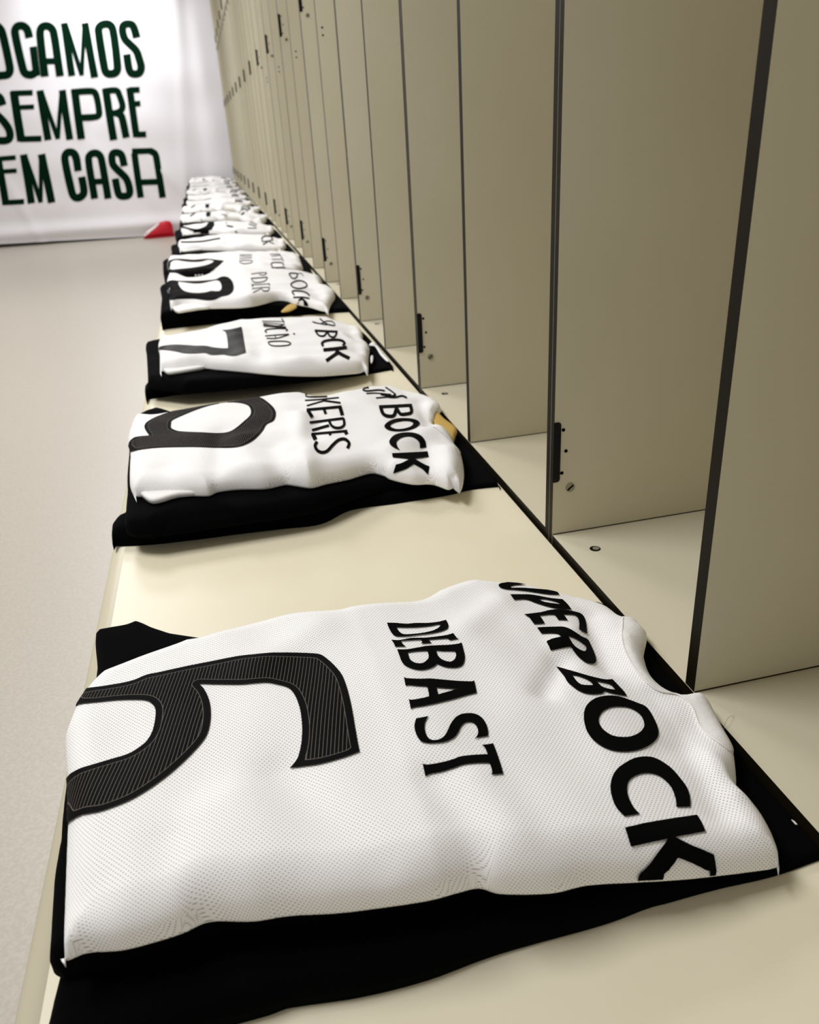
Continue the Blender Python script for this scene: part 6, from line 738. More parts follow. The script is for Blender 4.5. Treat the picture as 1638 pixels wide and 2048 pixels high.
[-2605,6390],[-2588,5796],[-2585,5200],[-2581,4786],[-1814,4881],[-1819,5294],[-1825,5896],[-1845,6516],[-1897,6998],[-2041,7264],[-2240,7414],[-2398,7491],[-2485,7536]],
[[-764,4861],[-727,5828],[-674,7225],[-621,8602],[-585,9533],[-1300,9475],[-1339,8544],[-1396,7167],[-1455,5771],[-1495,4805]],[[-1077,9023],[-856,9018],[-533,9010],[-209,9003],
[12,8997],[101,9543],[-120,9548],[-442,9556],[-765,9563],[-985,9568]],[[-933,7716],[-772,7719],[-537,7724],[-303,7729],[-142,7732],[-86,8253],[-247,8249],[-481,8244],[-715,8239],
[-875,8235]],[[-1209,4788],[-990,4781],[-669,4772],[-348,4763],[-128,4756],[-37,5326],[-257,5332],[-577,5341],[-897,5350],[-1115,5356]],[[-15686,-950],[-15601,22],[-15478,1427],
[-15357,2813],[-15274,3751],[-16025,3679],[-16111,2742],[-16237,1356],[-16365,-49],[-16454,-1021]],[[-15861,3314],[-15465,3320],[-14885,3330],[-14305,3339],[-13908,3346],
[-13828,3813],[-14224,3807],[-14803,3797],[-15381,3787],[-15776,3780]],[[-15878,2090],[-15529,2090],[-15018,2090],[-14507,2090],[-14157,2090],[-14074,2529],[-14423,2529],
[-14933,2529],[-15443,2529],[-15792,2529]],[[-16222,-1023],[-15803,-1026],[-15191,-1030],[-14578,-1034],[-14158,-1036],[-14059,-514],[-14478,-511],[-15090,-508],[-15701,-504],
[-16119,-502]],[[-13022,-972],[-12943,29],[-12829,1474],[-12716,2899],[-12640,3862],[-13412,3791],[-13492,2828],[-13610,1403],[-13729,-41],[-13812,-1042]],[[-10899,-1029],
[-10882,-29],[-10859,1417],[-10836,2841],[-10820,3805],[-11615,3696],[-11634,2732],[-11663,1307],[-11692,-138],[-11713,-1139]],[[-13154,3704],[-13059,2759],[-12918,1362],
[-12775,-56],[-12676,-1037],[-12193,-920],[-12294,62],[-12440,1478],[-12585,2875],[-12682,3819]],[[-11509,3678],[-11737,2751],[-12072,1382],[-12412,-5],[-12647,-964],[-12222,-993],
[-11988,-32],[-11651,1356],[-11318,2726],[-11092,3654]],[[-7459,1920],[-7438,2151],[-7407,2489],[-7381,2854],[-7378,3163],[-7398,3380],[-7439,3585],[-7522,3788],[-7679,3974],
[-7904,4093],[-8154,4149],[-8425,4150],[-8720,4065],[-8967,3889],[-9147,3676],[-9278,3427],[-9348,3146],[-9393,2424],[-9417,1451],[-9422,473],[-9412,-248],[-9388,-462],
[-9331,-664],[-9232,-850],[-9074,-1010],[-8862,-1112],[-8630,-1155],[-8382,-1146],[-8136,-1079],[-7913,-967],[-7694,-809],[-7484,-581],[-7334,-275],[-7266,136],[-7239,611],
[-7230,1051],[-7222,1348],[-8031,1258],[-8041,959],[-8051,530],[-8077,100],[-8122,-185],[-8148,-228],[-8201,-281],[-8282,-336],[-8350,-372],[-8393,-384],[-8452,-385],[-8506,-376],
[-8526,-368],[-8536,-355],[-8562,-305],[-8586,-219],[-8598,-109],[-8611,591],[-8610,1556],[-8591,2513],[-8551,3191],[-8528,3279],[-8484,3362],[-8438,3418],[-8439,3422],
[-8441,3418],[-8368,3416],[-8283,3397],[-8249,3382],[-8240,3367],[-8215,3299],[-8193,3179],[-8180,3035],[-8184,2775],[-8209,2436],[-8241,2105],[-8263,1873]],[[-6370,-943],
[-6333,-128],[-6281,1048],[-6218,2219],[-6145,3031],[-6134,3056],[-6106,3088],[-6052,3128],[-6000,3156],[-5937,3174],[-5838,3182],[-5746,3175],[-5701,3160],[-5668,3131],
[-5623,3072],[-5589,2990],[-5574,2892],[-5587,2066],[-5639,890],[-5700,-286],[-5742,-1102],[-4958,-1038],[-4919,-223],[-4862,956],[-4815,2143],[-4804,2998],[-4841,3249],
[-4931,3465],[-5065,3643],[-5248,3785],[-5480,3868],[-5728,3891],[-5976,3870],[-6215,3802],[-6432,3688],[-6634,3528],[-6808,3303],[-6907,3018],[-6987,2164],[-7056,980],
[-7112,-198],[-7152,-1013]],[[-6679,425],[-6401,423],[-5995,420],[-5588,417],[-5309,415],[-5220,1005],[-5498,1007],[-5904,1010],[-6309,1012],[-6587,1014]],[[-2574,2136],
[-2578,2322],[-2583,2596],[-2596,2893],[-2629,3149],[-2698,3370],[-2834,3577],[-3051,3725],[-3276,3790],[-3517,3818],[-3795,3797],[-4118,3656],[-4330,3395],[-4424,3149],
[-4475,2917],[-4500,2712],[-4509,2524],[-4495,2327],[-4444,2121],[-4344,1907],[-4140,1623],[-3876,1310],[-3620,1009],[-3442,771],[-3381,657],[-3343,550],[-3317,429],[-3295,278],
[-3277,87],[-3270,-125],[-3277,-320],[-3296,-448],[-3326,-535],[-3329,-548],[-3338,-550],[-3416,-559],[-3590,-565],[-3741,-549],[-3783,-539],[-3767,-548],[-3779,-476],[-3787,-317],
[-3795,-120],[-3803,138],[-3798,445],[-3790,737],[-3784,941],[-4563,867],[-4569,664],[-4579,367],[-4585,41],[-4578,-236],[-4570,-443],[-4558,-659],[-4498,-905],[-4311,-1147],
[-4021,-1270],[-3721,-1307],[-3432,-1298],[-3142,-1241],[-2836,-1066],[-2632,-803],[-2533,-539],[-2494,-292],[-2485,-34],[-2495,220],[-2517,445],[-2545,636],[-2587,821],
[-2656,1011],[-2766,1211],[-2977,1491],[-3243,1803],[-3495,2098],[-3661,2327],[-3706,2425],[-3729,2521],[-3736,2625],[-3730,2748],[-3712,2899],[-3681,3053],[-3646,3152],
[-3674,3133],[-3718,3105],[-3639,3106],[-3520,3092],[-3461,3079],[-3436,3064],[-3417,3028],[-3389,2935],[-3368,2753],[-3357,2487],[-3354,2220],[-3351,2033]],[[-1514,-1163],
[-1476,-242],[-1421,1088],[-1367,2402],[-1330,3291],[-2029,3239],[-2069,2350],[-2128,1037],[-2188,-294],[-2229,-1214]],[[-1944,3184],[-1502,3171],[-856,3151],[-209,3131],
[235,3117],[326,3695],[-117,3709],[-762,3728],[-1407,3748],[-1847,3761]],[[-115,3052],[-8,3020],[100,2985],[147,2950],[151,2926],[175,2837],[191,2713],[197,2568],[189,1743],
[164,585],[134,-570],[114,-1370],[833,-1313],[850,-513],[876,643],[897,1805],[903,2640],[894,2836],[868,3022],[818,3199],[712,3392],[504,3554],[295,3631],[174,3669]],[[-1892,74],
[-1430,61],[-754,41],[-76,21],[388,7],[476,604],[13,617],[-663,636],[-1337,656],[-1798,669]]],"banner_org":[-0.8462,9.7434,-0.09]}''')
def S(c):                                                       # sRGB 0-255 -> linear
    return tuple(((v/255)/12.92 if v/255 <= .04045 else ((v/255+.055)/1.055)**2.4) for v in c)+(1,)
def mat(name, rgb, rough=.6, spec=.4, metal=0):
    m = bpy.data.materials.new(name); m.use_nodes = True
    b = m.node_tree.nodes['Principled BSDF']
    b.inputs['Base Color'].default_value = S(rgb); b.inputs['Roughness'].default_value = rough
    b.inputs['Specular IOR Level'].default_value = spec; b.inputs['Metallic'].default_value = metal
    return m
def node(nt, kind, **kw):
    n = nt.nodes.new(kind)
    for k, v in kw.items(): setattr(n, k, v)
    return n
def mth(nt, op, a, b=None):
    n = node(nt, 'ShaderNodeMath', operation=op)
    for i, v in enumerate((a, b)):
        if v is None: continue
        if isinstance(v, (int, float)): n.inputs[i].default_value = v
        else: nt.links.new(v, n.inputs[i])
    return n.outputs[0]
def mottled(m, rgb, rgb2, scale, detail=3, bump=0, lo=.35, hi=.65):
    nt = m.node_tree; b = nt.nodes['Principled BSDF']
    tc = node(nt, 'ShaderNodeTexCoord'); nz = node(nt, 'ShaderNodeTexNoise'); nz.inputs['Scale'].default_value = scale
    nz.inputs['Detail'].default_value = detail; nt.links.new(tc.outputs['Object'], nz.inputs['Vector'])
    cr = node(nt, 'ShaderNodeValToRGB'); cr.color_ramp.elements[0].position = lo; cr.color_ramp.elements[1].position = hi
    cr.color_ramp.elements[0].color = S(rgb); cr.color_ramp.elements[1].color = S(rgb2)
    nt.links.new(nz.outputs[0], cr.inputs[0]); nt.links.new(cr.outputs[0], b.inputs['Base Color'])
    if bump:
        bp = node(nt, 'ShaderNodeBump'); bp.inputs['Strength'].default_value = bump; bp.inputs['Distance'].default_value = .002
        nt.links.new(nz.outputs[0], bp.inputs['Height']); nt.links.new(bp.outputs[0], b.inputs['Normal'])
    return m
M = {}
M['laminate'] = mottled(mat('beige_laminate', (207, 200, 177), .42, .35), (205, 198, 174), (211, 204, 182), 3)
M['edge'] = mat('dark_edge_and_foot_shade', (24, 19, 8), .55, .12)
M['joint'] = mat('pale_joint', (112, 96, 50), .6)
M['bench'] = mottled(mat('cream_bench', (229, 220, 192), .4, .4), (227, 218, 189), (232, 224, 198), 4)
M['floor'] = mottled(mat('vinyl_floor', (182, 174, 161), .38, .45), (178, 171, 158), (187, 180, 168), 160, 4, .0, .42, .6)
M['wall'] = mat('white_wall', (225, 222, 214), .8, .2)
M['banner'] = mat('white_banner_cloth', (238, 236, 240), .75, .2)
M['green'] = mat('dark_green_print', (0, 30, 14), .8, .05)
M['black'] = mat('black_jersey_cloth', (4, 4, 5), .95, .04)
M['ink'] = mat('black_print', (6, 6, 6), .85, .04)
M['grey_ink'] = mat('charcoal_print', (34, 32, 31), .6, .15)
M['dark_ink'] = mat('dark_print', (14, 13, 13), .8, .03)
M['plate'] = mat('black_plate', (7, 6, 8), .5, .2)
M['hole'] = mat('dark_hole', (14, 11, 7), .9, .05)
M['steel'] = mat('screw_steel', (150, 146, 126), .4, .5, .4)
M['gold'] = mat('ochre_patch', (190, 158, 84), .6, .2)
M['collar'] = mottled(mat('white_collar', (236, 235, 231), .85, .15), (233, 232, 228), (239, 238, 234), 500, 2, .12)
M['thread'] = mat('pale_thread', (232, 230, 222), .8, .1)
M['red'] = mat('red_shoe', (200, 16, 40), .5, .4)
M['shoe_white'] = mat('shoe_white', (236, 224, 226), .6, .3)
M['shoe_sole'] = mat('shoe_sole', (160, 14, 32), .7, .2)
def jersey():
    m = mat('white_mesh_jersey', (246, 245, 243), .85, .15); nt = m.node_tree; b = nt.nodes['Principled BSDF']
    tc = node(nt, 'ShaderNodeAttribute', attribute_name='cloth_uv'); sp = node(nt, 'ShaderNodeSeparateXYZ'); nt.links.new(tc.outputs['Vector'], sp.inputs[0])
    v = mth(nt, 'DIVIDE', sp.outputs[1], .0016); row = mth(nt, 'FLOOR', v)
    u = mth(nt, 'ADD', mth(nt, 'DIVIDE', sp.outputs[0], .00285), mth(nt, 'MULTIPLY', row, .5))
    fx = mth(nt, 'SUBTRACT', mth(nt, 'FRACT', u), .5); fy = mth(nt, 'SUBTRACT', mth(nt, 'FRACT', v), .5)
    d = mth(nt, 'SQRT', mth(nt, 'ADD', mth(nt, 'POWER', mth(nt, 'MULTIPLY', fx, 1.25), 2), mth(nt, 'POWER', mth(nt, 'MULTIPLY', fy, 1.0), 2)))
    mr = node(nt, 'ShaderNodeMapRange'); mr.inputs[1].default_value = .13; mr.inputs[2].default_value = .25
    nt.links.new(d, mr.inputs[0])
    mx = node(nt, 'ShaderNodeMix', data_type='RGBA'); mx.inputs[6].default_value = S((128, 124, 116)); mx.inputs[7].default_value = S((247, 246, 244))
    nt.links.new(mr.outputs[0], mx.inputs[0]); nt.links.new(mx.outputs[2], b.inputs['Base Color'])
    bp = node(nt, 'ShaderNodeBump'); bp.inputs['Strength'].default_value = .15; bp.inputs['Distance'].default_value = .0004
    nt.links.new(mr.outputs[0], bp.inputs['Height']); nt.links.new(bp.outputs[0], b.inputs['Normal'])
    return m
M['jersey'] = jersey()
def striped():
    m = mat('pinstriped_number', (6, 6, 6), .7, .05); nt = m.node_tree; b = nt.nodes['Principled BSDF']
    tc = node(nt, 'ShaderNodeTexCoord'); sp = node(nt, 'ShaderNodeSeparateXYZ'); nt.links.new(tc.outputs['Object'], sp.inputs[0])
    at = node(nt, 'ShaderNodeAttribute', attribute_name='edge_dist')
    ph = mth(nt, 'ADD', mth(nt, 'DIVIDE', sp.outputs[0], .0026), mth(nt, 'MULTIPLY', sp.outputs[1], -77.0))
    f = mth(nt, 'ABSOLUTE', mth(nt, 'SUBTRACT', mth(nt, 'FRACT', ph), .5))
    ln = mth(nt, 'LESS_THAN', f, .07); inn = mth(nt, 'GREATER_THAN', at.outputs['Fac'], .0052)
    rim = mth(nt, 'LESS_THAN', mth(nt, 'ABSOLUTE', mth(nt, 'SUBTRACT', at.outputs['Fac'], .005)), .00022)
    k = mth(nt, 'MAXIMUM', mth(nt, 'MULTIPLY', ln, inn), rim)
    mx = node(nt, 'ShaderNodeMix', data_type='RGBA'); mx.inputs[6].default_value = S((7, 6, 6)); mx.inputs[7].default_value = S((104, 98, 92))
    nt.links.new(k, mx.inputs[0]); nt.links.new(mx.outputs[2], b.inputs['Base Color'])
    return m
M['stripe'] = striped()
def props(o, label=None, cat=None, group=None, kind=None):
    for k, v in (('label', label), ('category', cat), ('group', group), ('kind', kind)):
        if v: o[k] = v
    return o
def empty(name, loc, label, cat, group=None, rz=0):
    o = bpy.data.objects.new(name, None); COL.objects.link(o); o.location = loc; o.rotation_euler.z = rz; o.empty_display_size = .05
    return props(o, label, cat, group)
def mesh_obj(name, verts, faces, mats, parent=None, idx=None, smooth=False):
    me = bpy.data.meshes.new(name); me.from_pydata([tuple(map(float, v)) for v in verts], [], faces); me.update()
    for m in (mats if isinstance(mats, list) else [mats]): me.materials.append(m)
    if idx is not None: me.polygons.foreach_set('material_index', idx)
    if smooth: me.polygons.foreach_set('use_smooth', [True]*len(me.polygons))
    o = bpy.data.objects.new(name, me); COL.objects.link(o)
    if parent: o.parent = parent
    return o
class MB:                                                       # collects shapes into one mesh
    def __init__(s): s.v = []; s.f = []; s.i = []
    def add(s, v, f, i=0):
        n = len(s.v); s.v += [tuple(p) for p in v]; s.f += [tuple(a+n for a in q) for q in f]
        s.i += (i if isinstance(i, list) else [i]*len(f)); return s
    def box(s, x0, x1, y0, y1, z0, z1, i=0, front=None):
        v = [(x, y, z) for x in (x0, x1) for y in (y0, y1) for z in (z0, z1)]
        f = [(0, 1, 3, 2), (4, 6, 7, 5), (0, 4, 5, 1), (2, 3, 7, 6), (0, 2, 6, 4), (1, 5, 7, 3)]
        return s.add(v, f, [front if front is not None else i]+[i]*5)
    def prism(s, pts, ax, a, b, i=0):                           # outline pts extruded along axis ax from a to b
        n = len(pts)
        def P(p, t): q = list(p); q.insert(ax, t); return q
        v = [P(p, a) for p in pts]+[P(p, b) for p in pts]
        f = [tuple(range(n))[::-1], tuple(range(n, 2*n))]+[(k, (k+1) % n, n+(k+1) % n, n+k) for k in range(n)]
        return s.add(v, f, i)
    def build(s, name, mats, parent=None, smooth=False):
        o = mesh_obj(name, s.v, s.f, mats, parent, s.i, smooth)
        bm = bmesh.new(); bm.from_mesh(o.data); bmesh.ops.recalc_face_normals(bm, faces=bm.faces); bm.to_mesh(o.data); bm.free()
        return o
def circle(cx, cy, r, n=20, ry=None): return [(cx+r*math.cos(2*math.pi*k/n), cy+(ry or r)*math.sin(2*math.pi*k/n)) for k in range(n)]
def arr(l): return np.array(l, float)/1e4
def even_odd(polys, x, y):
    ins = np.zeros(np.shape(x), bool); best = np.full(np.shape(x), 1e9)
    for p in polys:
        d, i = poly_dist(p, x, y); ins ^= i; best = np.minimum(best, d)
    return best, ins
def union_in(polys, x, y):
    ins = np.zeros(np.shape(x), bool)
    for p in polys: ins |= poly_dist(p, x, y)[1]
    return ins
def cdt(polys, step, clip=None, rings=(), union=False, extra=None):
    """triangulate the area inside polys (even-odd, or their union) with inner points every step"""
    V = []; E = []
    for p in list(polys)+([clip] if clip is not None else []):
        n = len(V); m = len(p); V += [tuple(q) for q in p]; E += [(n+k, n+(k+1) % m) for k in range(m)]
    A = np.concatenate([np.asarray(p) for p in polys]); x0, y0 = A.min(0); x1, y1 = A.max(0)
    gx, gy = np.meshgrid(np.arange(x0, x1+step, step), np.arange(y0, y1+step, step*.87))
    gx = gx+(np.arange(gx.shape[0]) % 2)[:, None]*step/2
    G = np.stack([gx.ravel(), gy.ravel()], 1)
    d, ins = even_odd(polys, G[:, 0], G[:, 1]); G = G[ins & (d > max(.4*step, (max(rings)+.3*step) if rings else 0))]
    V += [tuple(q) for q in G]
    for r in rings:
        for p in polys:
            P = np.asarray(p); T = np.roll(P, -1, 0)-np.roll(P, 1, 0); T /= np.linalg.norm(T, axis=1)[:, None]+1e-12
            for sgn in (1, -1):
                Q = P+sgn*r*np.stack([-T[:, 1], T[:, 0]], 1)
                d, ins = even_odd(polys, Q[:, 0], Q[:, 1]); V += [tuple(q) for q in Q[ins & (d > .93*r)]]
    if extra is not None and len(extra):
        d, ins = even_odd(polys, extra[:, 0], extra[:, 1]); V += [tuple(q) for q in extra[ins & (d > .0004)]]
    res = delaunay_2d_cdt([Vector(v) for v in V], E, [], 0, 1e-6)
    P = np.array([tuple(v) for v in res[0]]); F = np.array([f for f in res[2] if len(f) == 3])
    c = P[F].mean(1)
    k = union_in(polys, c[:, 0], c[:, 1]) if union else even_odd(polys, c[:, 0], c[:, 1])[1]
    if clip is not None: k &= poly_dist(clip, c[:, 0], c[:, 1])[1]
    F = F[k]
    a = P[F]; s = (a[:, 1, 0]-a[:, 0, 0])*(a[:, 2, 1]-a[:, 0, 1])-(a[:, 1, 1]-a[:, 0, 1])*(a[:, 2, 0]-a[:, 0, 0])
    F[s < 0] = F[s < 0][:, ::-1]; F = F[np.abs(s) > 1e-12]
    used = np.unique(F); mp = -np.ones(len(P), int); mp[used] = np.arange(len(used))
    return P[used], mp[F]
def solid(P, F, zt, zb):
    """closed cloth slab from a flat triangulation"""
    n = len(P); v = [(p[0], p[1], z) for p, z in zip(P, zt)]+[(p[0], p[1], z) for p, z in zip(P, zb)]
    f = [tuple(map(int, t)) for t in F]+[tuple(int(a)+n for a in t[::-1]) for t in F]
    E = set()
    for t in F:
        for a, b in ((t[0], t[1]), (t[1], t[2]), (t[2], t[0])): E.add((int(a), int(b)))
    f += [(b, a, a+n, b+n) for a, b in E if (b, a) not in E]
    return v, f
# ------------------------------------------------------------------ the room
def struct(name, x0, x1, y0, y1, z0, z1, m):
    return props(MB().box(x0, x1, y0, y1, z0, z1).build(name, m), kind='structure')
XL, XR, YB, YF = -3.6, .62, 10.15, -2.6
struct('floor', XL-.1, XR+.1, YF, YB+.1, FLOOR-.08, FLOOR, M['floor'])
struct('ceiling', XL-.1, XR+.1, YF, YB+.1, CEIL, CEIL+.08, M['wall'])
struct('wall_back', XL-.1, XR+.1, YB, YB+.1, FLOOR, CEIL, M['wall'])
struct('wall_left', XL-.1, XL, YF, YB, FLOOR, CEIL, M['wall'])
struct('wall_right', XR, XR+.1, YF, YB, FLOOR, CEIL, M['wall'])
# ------------------------------------------------------------------ bench
Y0B, Y1B = -1.2, 9.5
bench = empty('bench', (-.25, 4.2, FLOOR), 'long cream bench in front of the lockers, carrying the row of folded kits', 'bench')
r = .02; prof = [(-.0035, ZB), (-.4945+r, ZB)]
prof += [(-.4945+r-r*math.sin(a), ZB-r+r*math.cos(a)) for a in [math.pi*k/16 for k in range(1, 16)]]
prof += [(-.4945+r, ZB-2*r), (-.0035, ZB-2*r)]
prof = [(x+.25, z-FLOOR) for x, z in prof]
def along(b, pts, y0, y1, i=0):
    n = len(pts); return b.add([(x, y0, z) for x, z in pts]+[(x, y1, z) for x, z in pts], [tuple(range(n)), tuple(range(n, 2*n))[::-1]]+[(k, n+k, n+(k+1) % n, (k+1) % n) for k in range(n)], i)
b = along(MB(), prof, Y0B-4.2, Y1B-4.2).build('seat', M['bench'], bench)
for p in b.data.polygons: p.use_smooth = abs(p.normal.y) < .5 and p.normal.x < -.05
MB().box(-.12, -.10, Y0B-4.2, Y1B-4.2, .0, .482).build('apron', M['laminate'], bench)
for k in range(6): MB().box(-.10, .23, Y0B-4.2+.25+k*2.02, Y0B-4.2+.29+k*2.02, 0, .482).build('support', M['laminate'], bench)
# ------------------------------------------------------------------ lockers
ORD = ['nearest', 'second', 'third', 'fourth', 'fifth', 'sixth', 'seventh', 'eighth', 'ninth', 'tenth', 'eleventh', 'twelfth', 'thirteenth', 'fourteenth', 'fifteenth', 'last']
WHO = {1: 'behind the nearest shirt with the 6', 2: 'behind the shirt with the large 9', 3: 'behind the shirt with the 7', 4: 'behind the fourth shirt in the row', 5: 'behind the fifth shirt in the row'}
TOPZ, SH = 1.72, 1.238
def rrect(x0, x1, z0, z1, r, left=False):
    P = []
    for cx, cz, a0 in ((x1-r, z1-r, 0), (x0, z1, None), (x0, z0, None), (x1-r, z0+r, 270)):
        if a0 is None: P.append((cx, cz))
        else: P += [(cx+r*math.cos(math.radians(a0+t)), cz+r*math.sin(math.radians(a0+t))) for t in (0, 22, 45, 67, 90)]
    return P
def make_locker(near=True):
    L = empty('open_locker', (0, 0, FLOOR), 'x', 'locker', 'open lockers along the bench')
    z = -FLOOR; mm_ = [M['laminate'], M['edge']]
    MB().box(0, .51, -.008, .002, z-.02, z+TOPZ, 0, 1).build('side_panel', mm_, L)
    MB().box(0, .51, .582, .591, z-.02, z+TOPZ, 0, 1).box(.001, .5, .5816, .582, z, z+.0011, 1).build('side_panel', mm_, L)  # thin dark foot strip paints in the contact shade at the floor
    MB().box(.001, .5, .291, .304, z, z+TOPZ-.02, 0, 1).box(.0014, .5, .2907, .3043, z, z+.0011, 1).build('divider_panel', mm_, L)  # same dark foot strip, shade line painted where divider meets floor
    MB().box(.0006, .5, .002, .582, z-.02, z, 0, 1).build('floor_panel', mm_, L)
    MB().box(.5, .51, .002, .582, z-.02, z+TOPZ).build('back_panel', mm_, L)
    MB().box(.0008, .5, .002, .291, z+SH, z+SH+.018, 0, 1).box(.0008, .5, .304, .582, z+SH, z+SH+.018, 0, 1).build('shelf', mm_, L)
    MB().box(.0006, .5, .002, .582, z+TOPZ-.02, z+TOPZ, 0, 1).build('top_panel', mm_, L)
    MB().box(.02, .5, -.008, .591, 0, z-.02).build('plinth', mm_, L)
    MB().box(.0004, .3, .591, .592, z-.02, z+TOPZ).build('joint_strip', M['joint'], L)
    for z0, z1 in ((.0643, .1327), (.718, .784), (1.31, 1.376)):
        hp = MB().prism(rrect(-.0012, .0072, z+z0, z+z1, .0035), 1, .5808, .5821).build('hinge_plate', M['plate'], L)
        if near:
            for hx, hz in ((.0101, .1234), (.0137, .0991), (.0097, .0741)):
                MB().prism(circle(hx, z+z0+hz-.0643, .0020, 14), 1, .5816, .5821).build('screw_hole', M['hole'], hp)
            cs = MB().prism(circle(.0198, z+z0-.0087, .0052, 24), 1, .5808, .5821).build('cam_screw', M['steel'], L)
            q = math.radians(40); c, s = math.cos(q), math.sin(q)
            for aa, bb in ((.0043, .0009),):
                MB().prism([(.0198+c*u-s*v, z+z0-.0087+s*u+c*v) for u, v in ((-aa, -bb), (aa, -bb), (aa, bb), (-aa, bb))], 1, .5803, .5808).build('screw_slot', M['hole'], cs)
    if near:
        for hz in (.650, .634): MB().prism(circle(.0137, z+hz, .0024, 14), 1, .2902, .2911).build('shelf_pin_hole', M['hole'], L)
        fp = MB().prism(circle(.031, .537, .0058, 24), 2, z-.001, z+.0004).build('floor_plug', M['hole'], L)
        MB().prism(circle(.0318, .537, .0036, 20), 2, z+.0004, z+.0007).build('plug_core', M['steel'], fp)
    return L
def copy_tree(o, parent=None):
    c = o.copy(); COL.objects.link(c); c.parent = parent
    for ch in list(o.children): copy_tree(ch, c)
    return c
NL = 16
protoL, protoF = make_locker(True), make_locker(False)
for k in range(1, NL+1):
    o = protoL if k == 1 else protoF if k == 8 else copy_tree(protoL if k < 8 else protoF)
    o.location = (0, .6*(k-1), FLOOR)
    o['label'] = 'beige open locker with black hinge plates, '+(WHO.get(k) or f'{ORD[k-1]} from the camera along the bench')
# ------------------------------------------------------------------ kits
KIT = {1: 'large white mesh shirt with a pinstriped black 6, nearest on the bench', 2: 'white shirt with a large black 9 and ochre collar lining, second along the bench',
       3: 'white shirt with a charcoal 7 lying third along the bench', 4: 'white folded shirt with a rounded black number, fourth along the bench',
       5: 'white folded shirt with a pointed black number, fifth along the bench'}
SHO = {1: 'black folded shorts under the nearest shirt, with a white mark at one corner', 2: 'black folded shorts under the shirt with the 9', 3: 'black folded shorts under the shirt with the 7',
       4: 'black folded shorts under the fourth shirt, with an ochre emblem', 5: 'black folded shorts under the fifth shirt, showing at its sides'}
def slab(name, poly, z0f, z1f, y0, parent, m, step=.02, rk=.7):
    P, Fc = cdt([poly], step, None, (.002, .006, .012))
    d, _ = poly_dist(poly, P[:, 0], P[:, 1]); zb = z0f(P[:, 0]); zt = z1f(P[:, 0]); r = np.minimum((zt-zb)*rk, .014)
    k = np.clip(1-d/np.maximum(r, 1e-4), 0, 1)
    zt = zt-r*(1-np.sqrt(np.maximum(0, 1-k*k)))
    P2 = P-np.array([-.25, y0]); v, f = solid(P2, Fc, zt-ZB, zb-ZB)
    o = mesh_obj(name, v, f, m, parent, None, True); return o
def printed(name, polys, outline, folds, seed, y0, yoff, parent, m, step=.004, union=False, lift=.0010, edge=False, clip_in=None):
    polys = [p for p in polys if len(p) > 2]
    P = np.asarray(outline); Tn = np.roll(P, -1, 0)-np.roll(P, 1, 0); Tn /= np.linalg.norm(Tn, axis=1)[:, None]+1e-12
    near = []
    for r in (.0015, .004, .008, .013):
        for sg in (1, -1):
            q = P+sg*r*np.stack([-Tn[:, 1], Tn[:, 0]], 1); d, i = poly_dist(outline, q[:, 0], q[:, 1]); near.append(q[i & (d > .93*r)])
    near = np.concatenate(near)
    if union:
        parts = [cdt([p], step, outline, extra=near) for p in polys]
    else: parts = [cdt(polys, step, outline, extra=near)]
    V = []; Fs = []
    for P, Fc in parts:
        n = sum(len(a) for a in V); V.append(P); Fs.append(Fc+n)
    P = np.concatenate(V); Fc = np.concatenate(Fs)
    H, _ = shirt_height(outline, folds, seed, P[:, 0], P[:, 1], yoff)
    e = .0008
    Hx, _ = shirt_height(outline, folds, seed, P[:, 0]+e, P[:, 1], yoff); Hy, _ = shirt_height(outline, folds, seed, P[:, 0], P[:, 1]+e, yoff)
    N = np.stack([-(Hx-H)/e, -(Hy-H)/e, np.ones(len(H))], 1); N /= np.linalg.norm(N, axis=1)[:, None]
    Q = np.stack([P[:, 0]+.25, P[:, 1]-y0, H-ZB], 1)+N*lift
    o = mesh_obj(name, Q, [tuple(map(int, t)) for t in Fc], m, parent, None, True)
    if edge:
        d, _ = even_odd(polys, P[:, 0], P[:, 1]); a = o.data.attributes.new('edge_dist', 'FLOAT', 'POINT'); a.data.foreach_set('value', d.astype(np.float32))
    return o
def tube(pts, r, n=6):
    V = []; F = []
    for i, p in enumerate(pts):
        a = Vector(pts[max(i-1, 0)]); b = Vector(pts[min(i+1, len(pts)-1)]); t = (b-a).normalized()
        u = t.cross(Vector((0, 0, 1))).normalized(); w = u.cross(t)
        V += [tuple(Vector(p)+r*(math.cos(2*math.pi*k/n)*u+math.sin(2*math.pi*k/n)*w)) for k in range(n)]
        if i: F += [((i-1)*n+k, (i-1)*n+(k+1) % n, i*n+(k+1) % n, i*n+k) for k in range(n)]
    return V, F+[tuple(range(n))[::-1], tuple(range(len(V)-n, len(V)))]
def clean(p, ymin=None, ymax=None):
    p = arr(p); p[:, 0] = np.minimum(p[:, 0], -.0032)
    if ymin is not None: p[:, 1] = np.maximum(p[:, 1], ymin)
    if ymax is not None: p[:, 1] = np.minimum(p[:, 1], ymax)
    q = [p[0]]
    for a in p[1:]:
        if np.hypot(*(a-q[-1])) > .0012: q.append(a)
    if np.hypot(*(q[0]-q[-1])) < .0012: q.pop()
    return np.array(q)
STEP = {1: .0032, 2: .005, 3: .006, 4: .008, 5: .009}
LIM = {4: (None, 2.42), 5: (2.44, 3.0)}
def ctr(k): return .3+.6*(k-1)
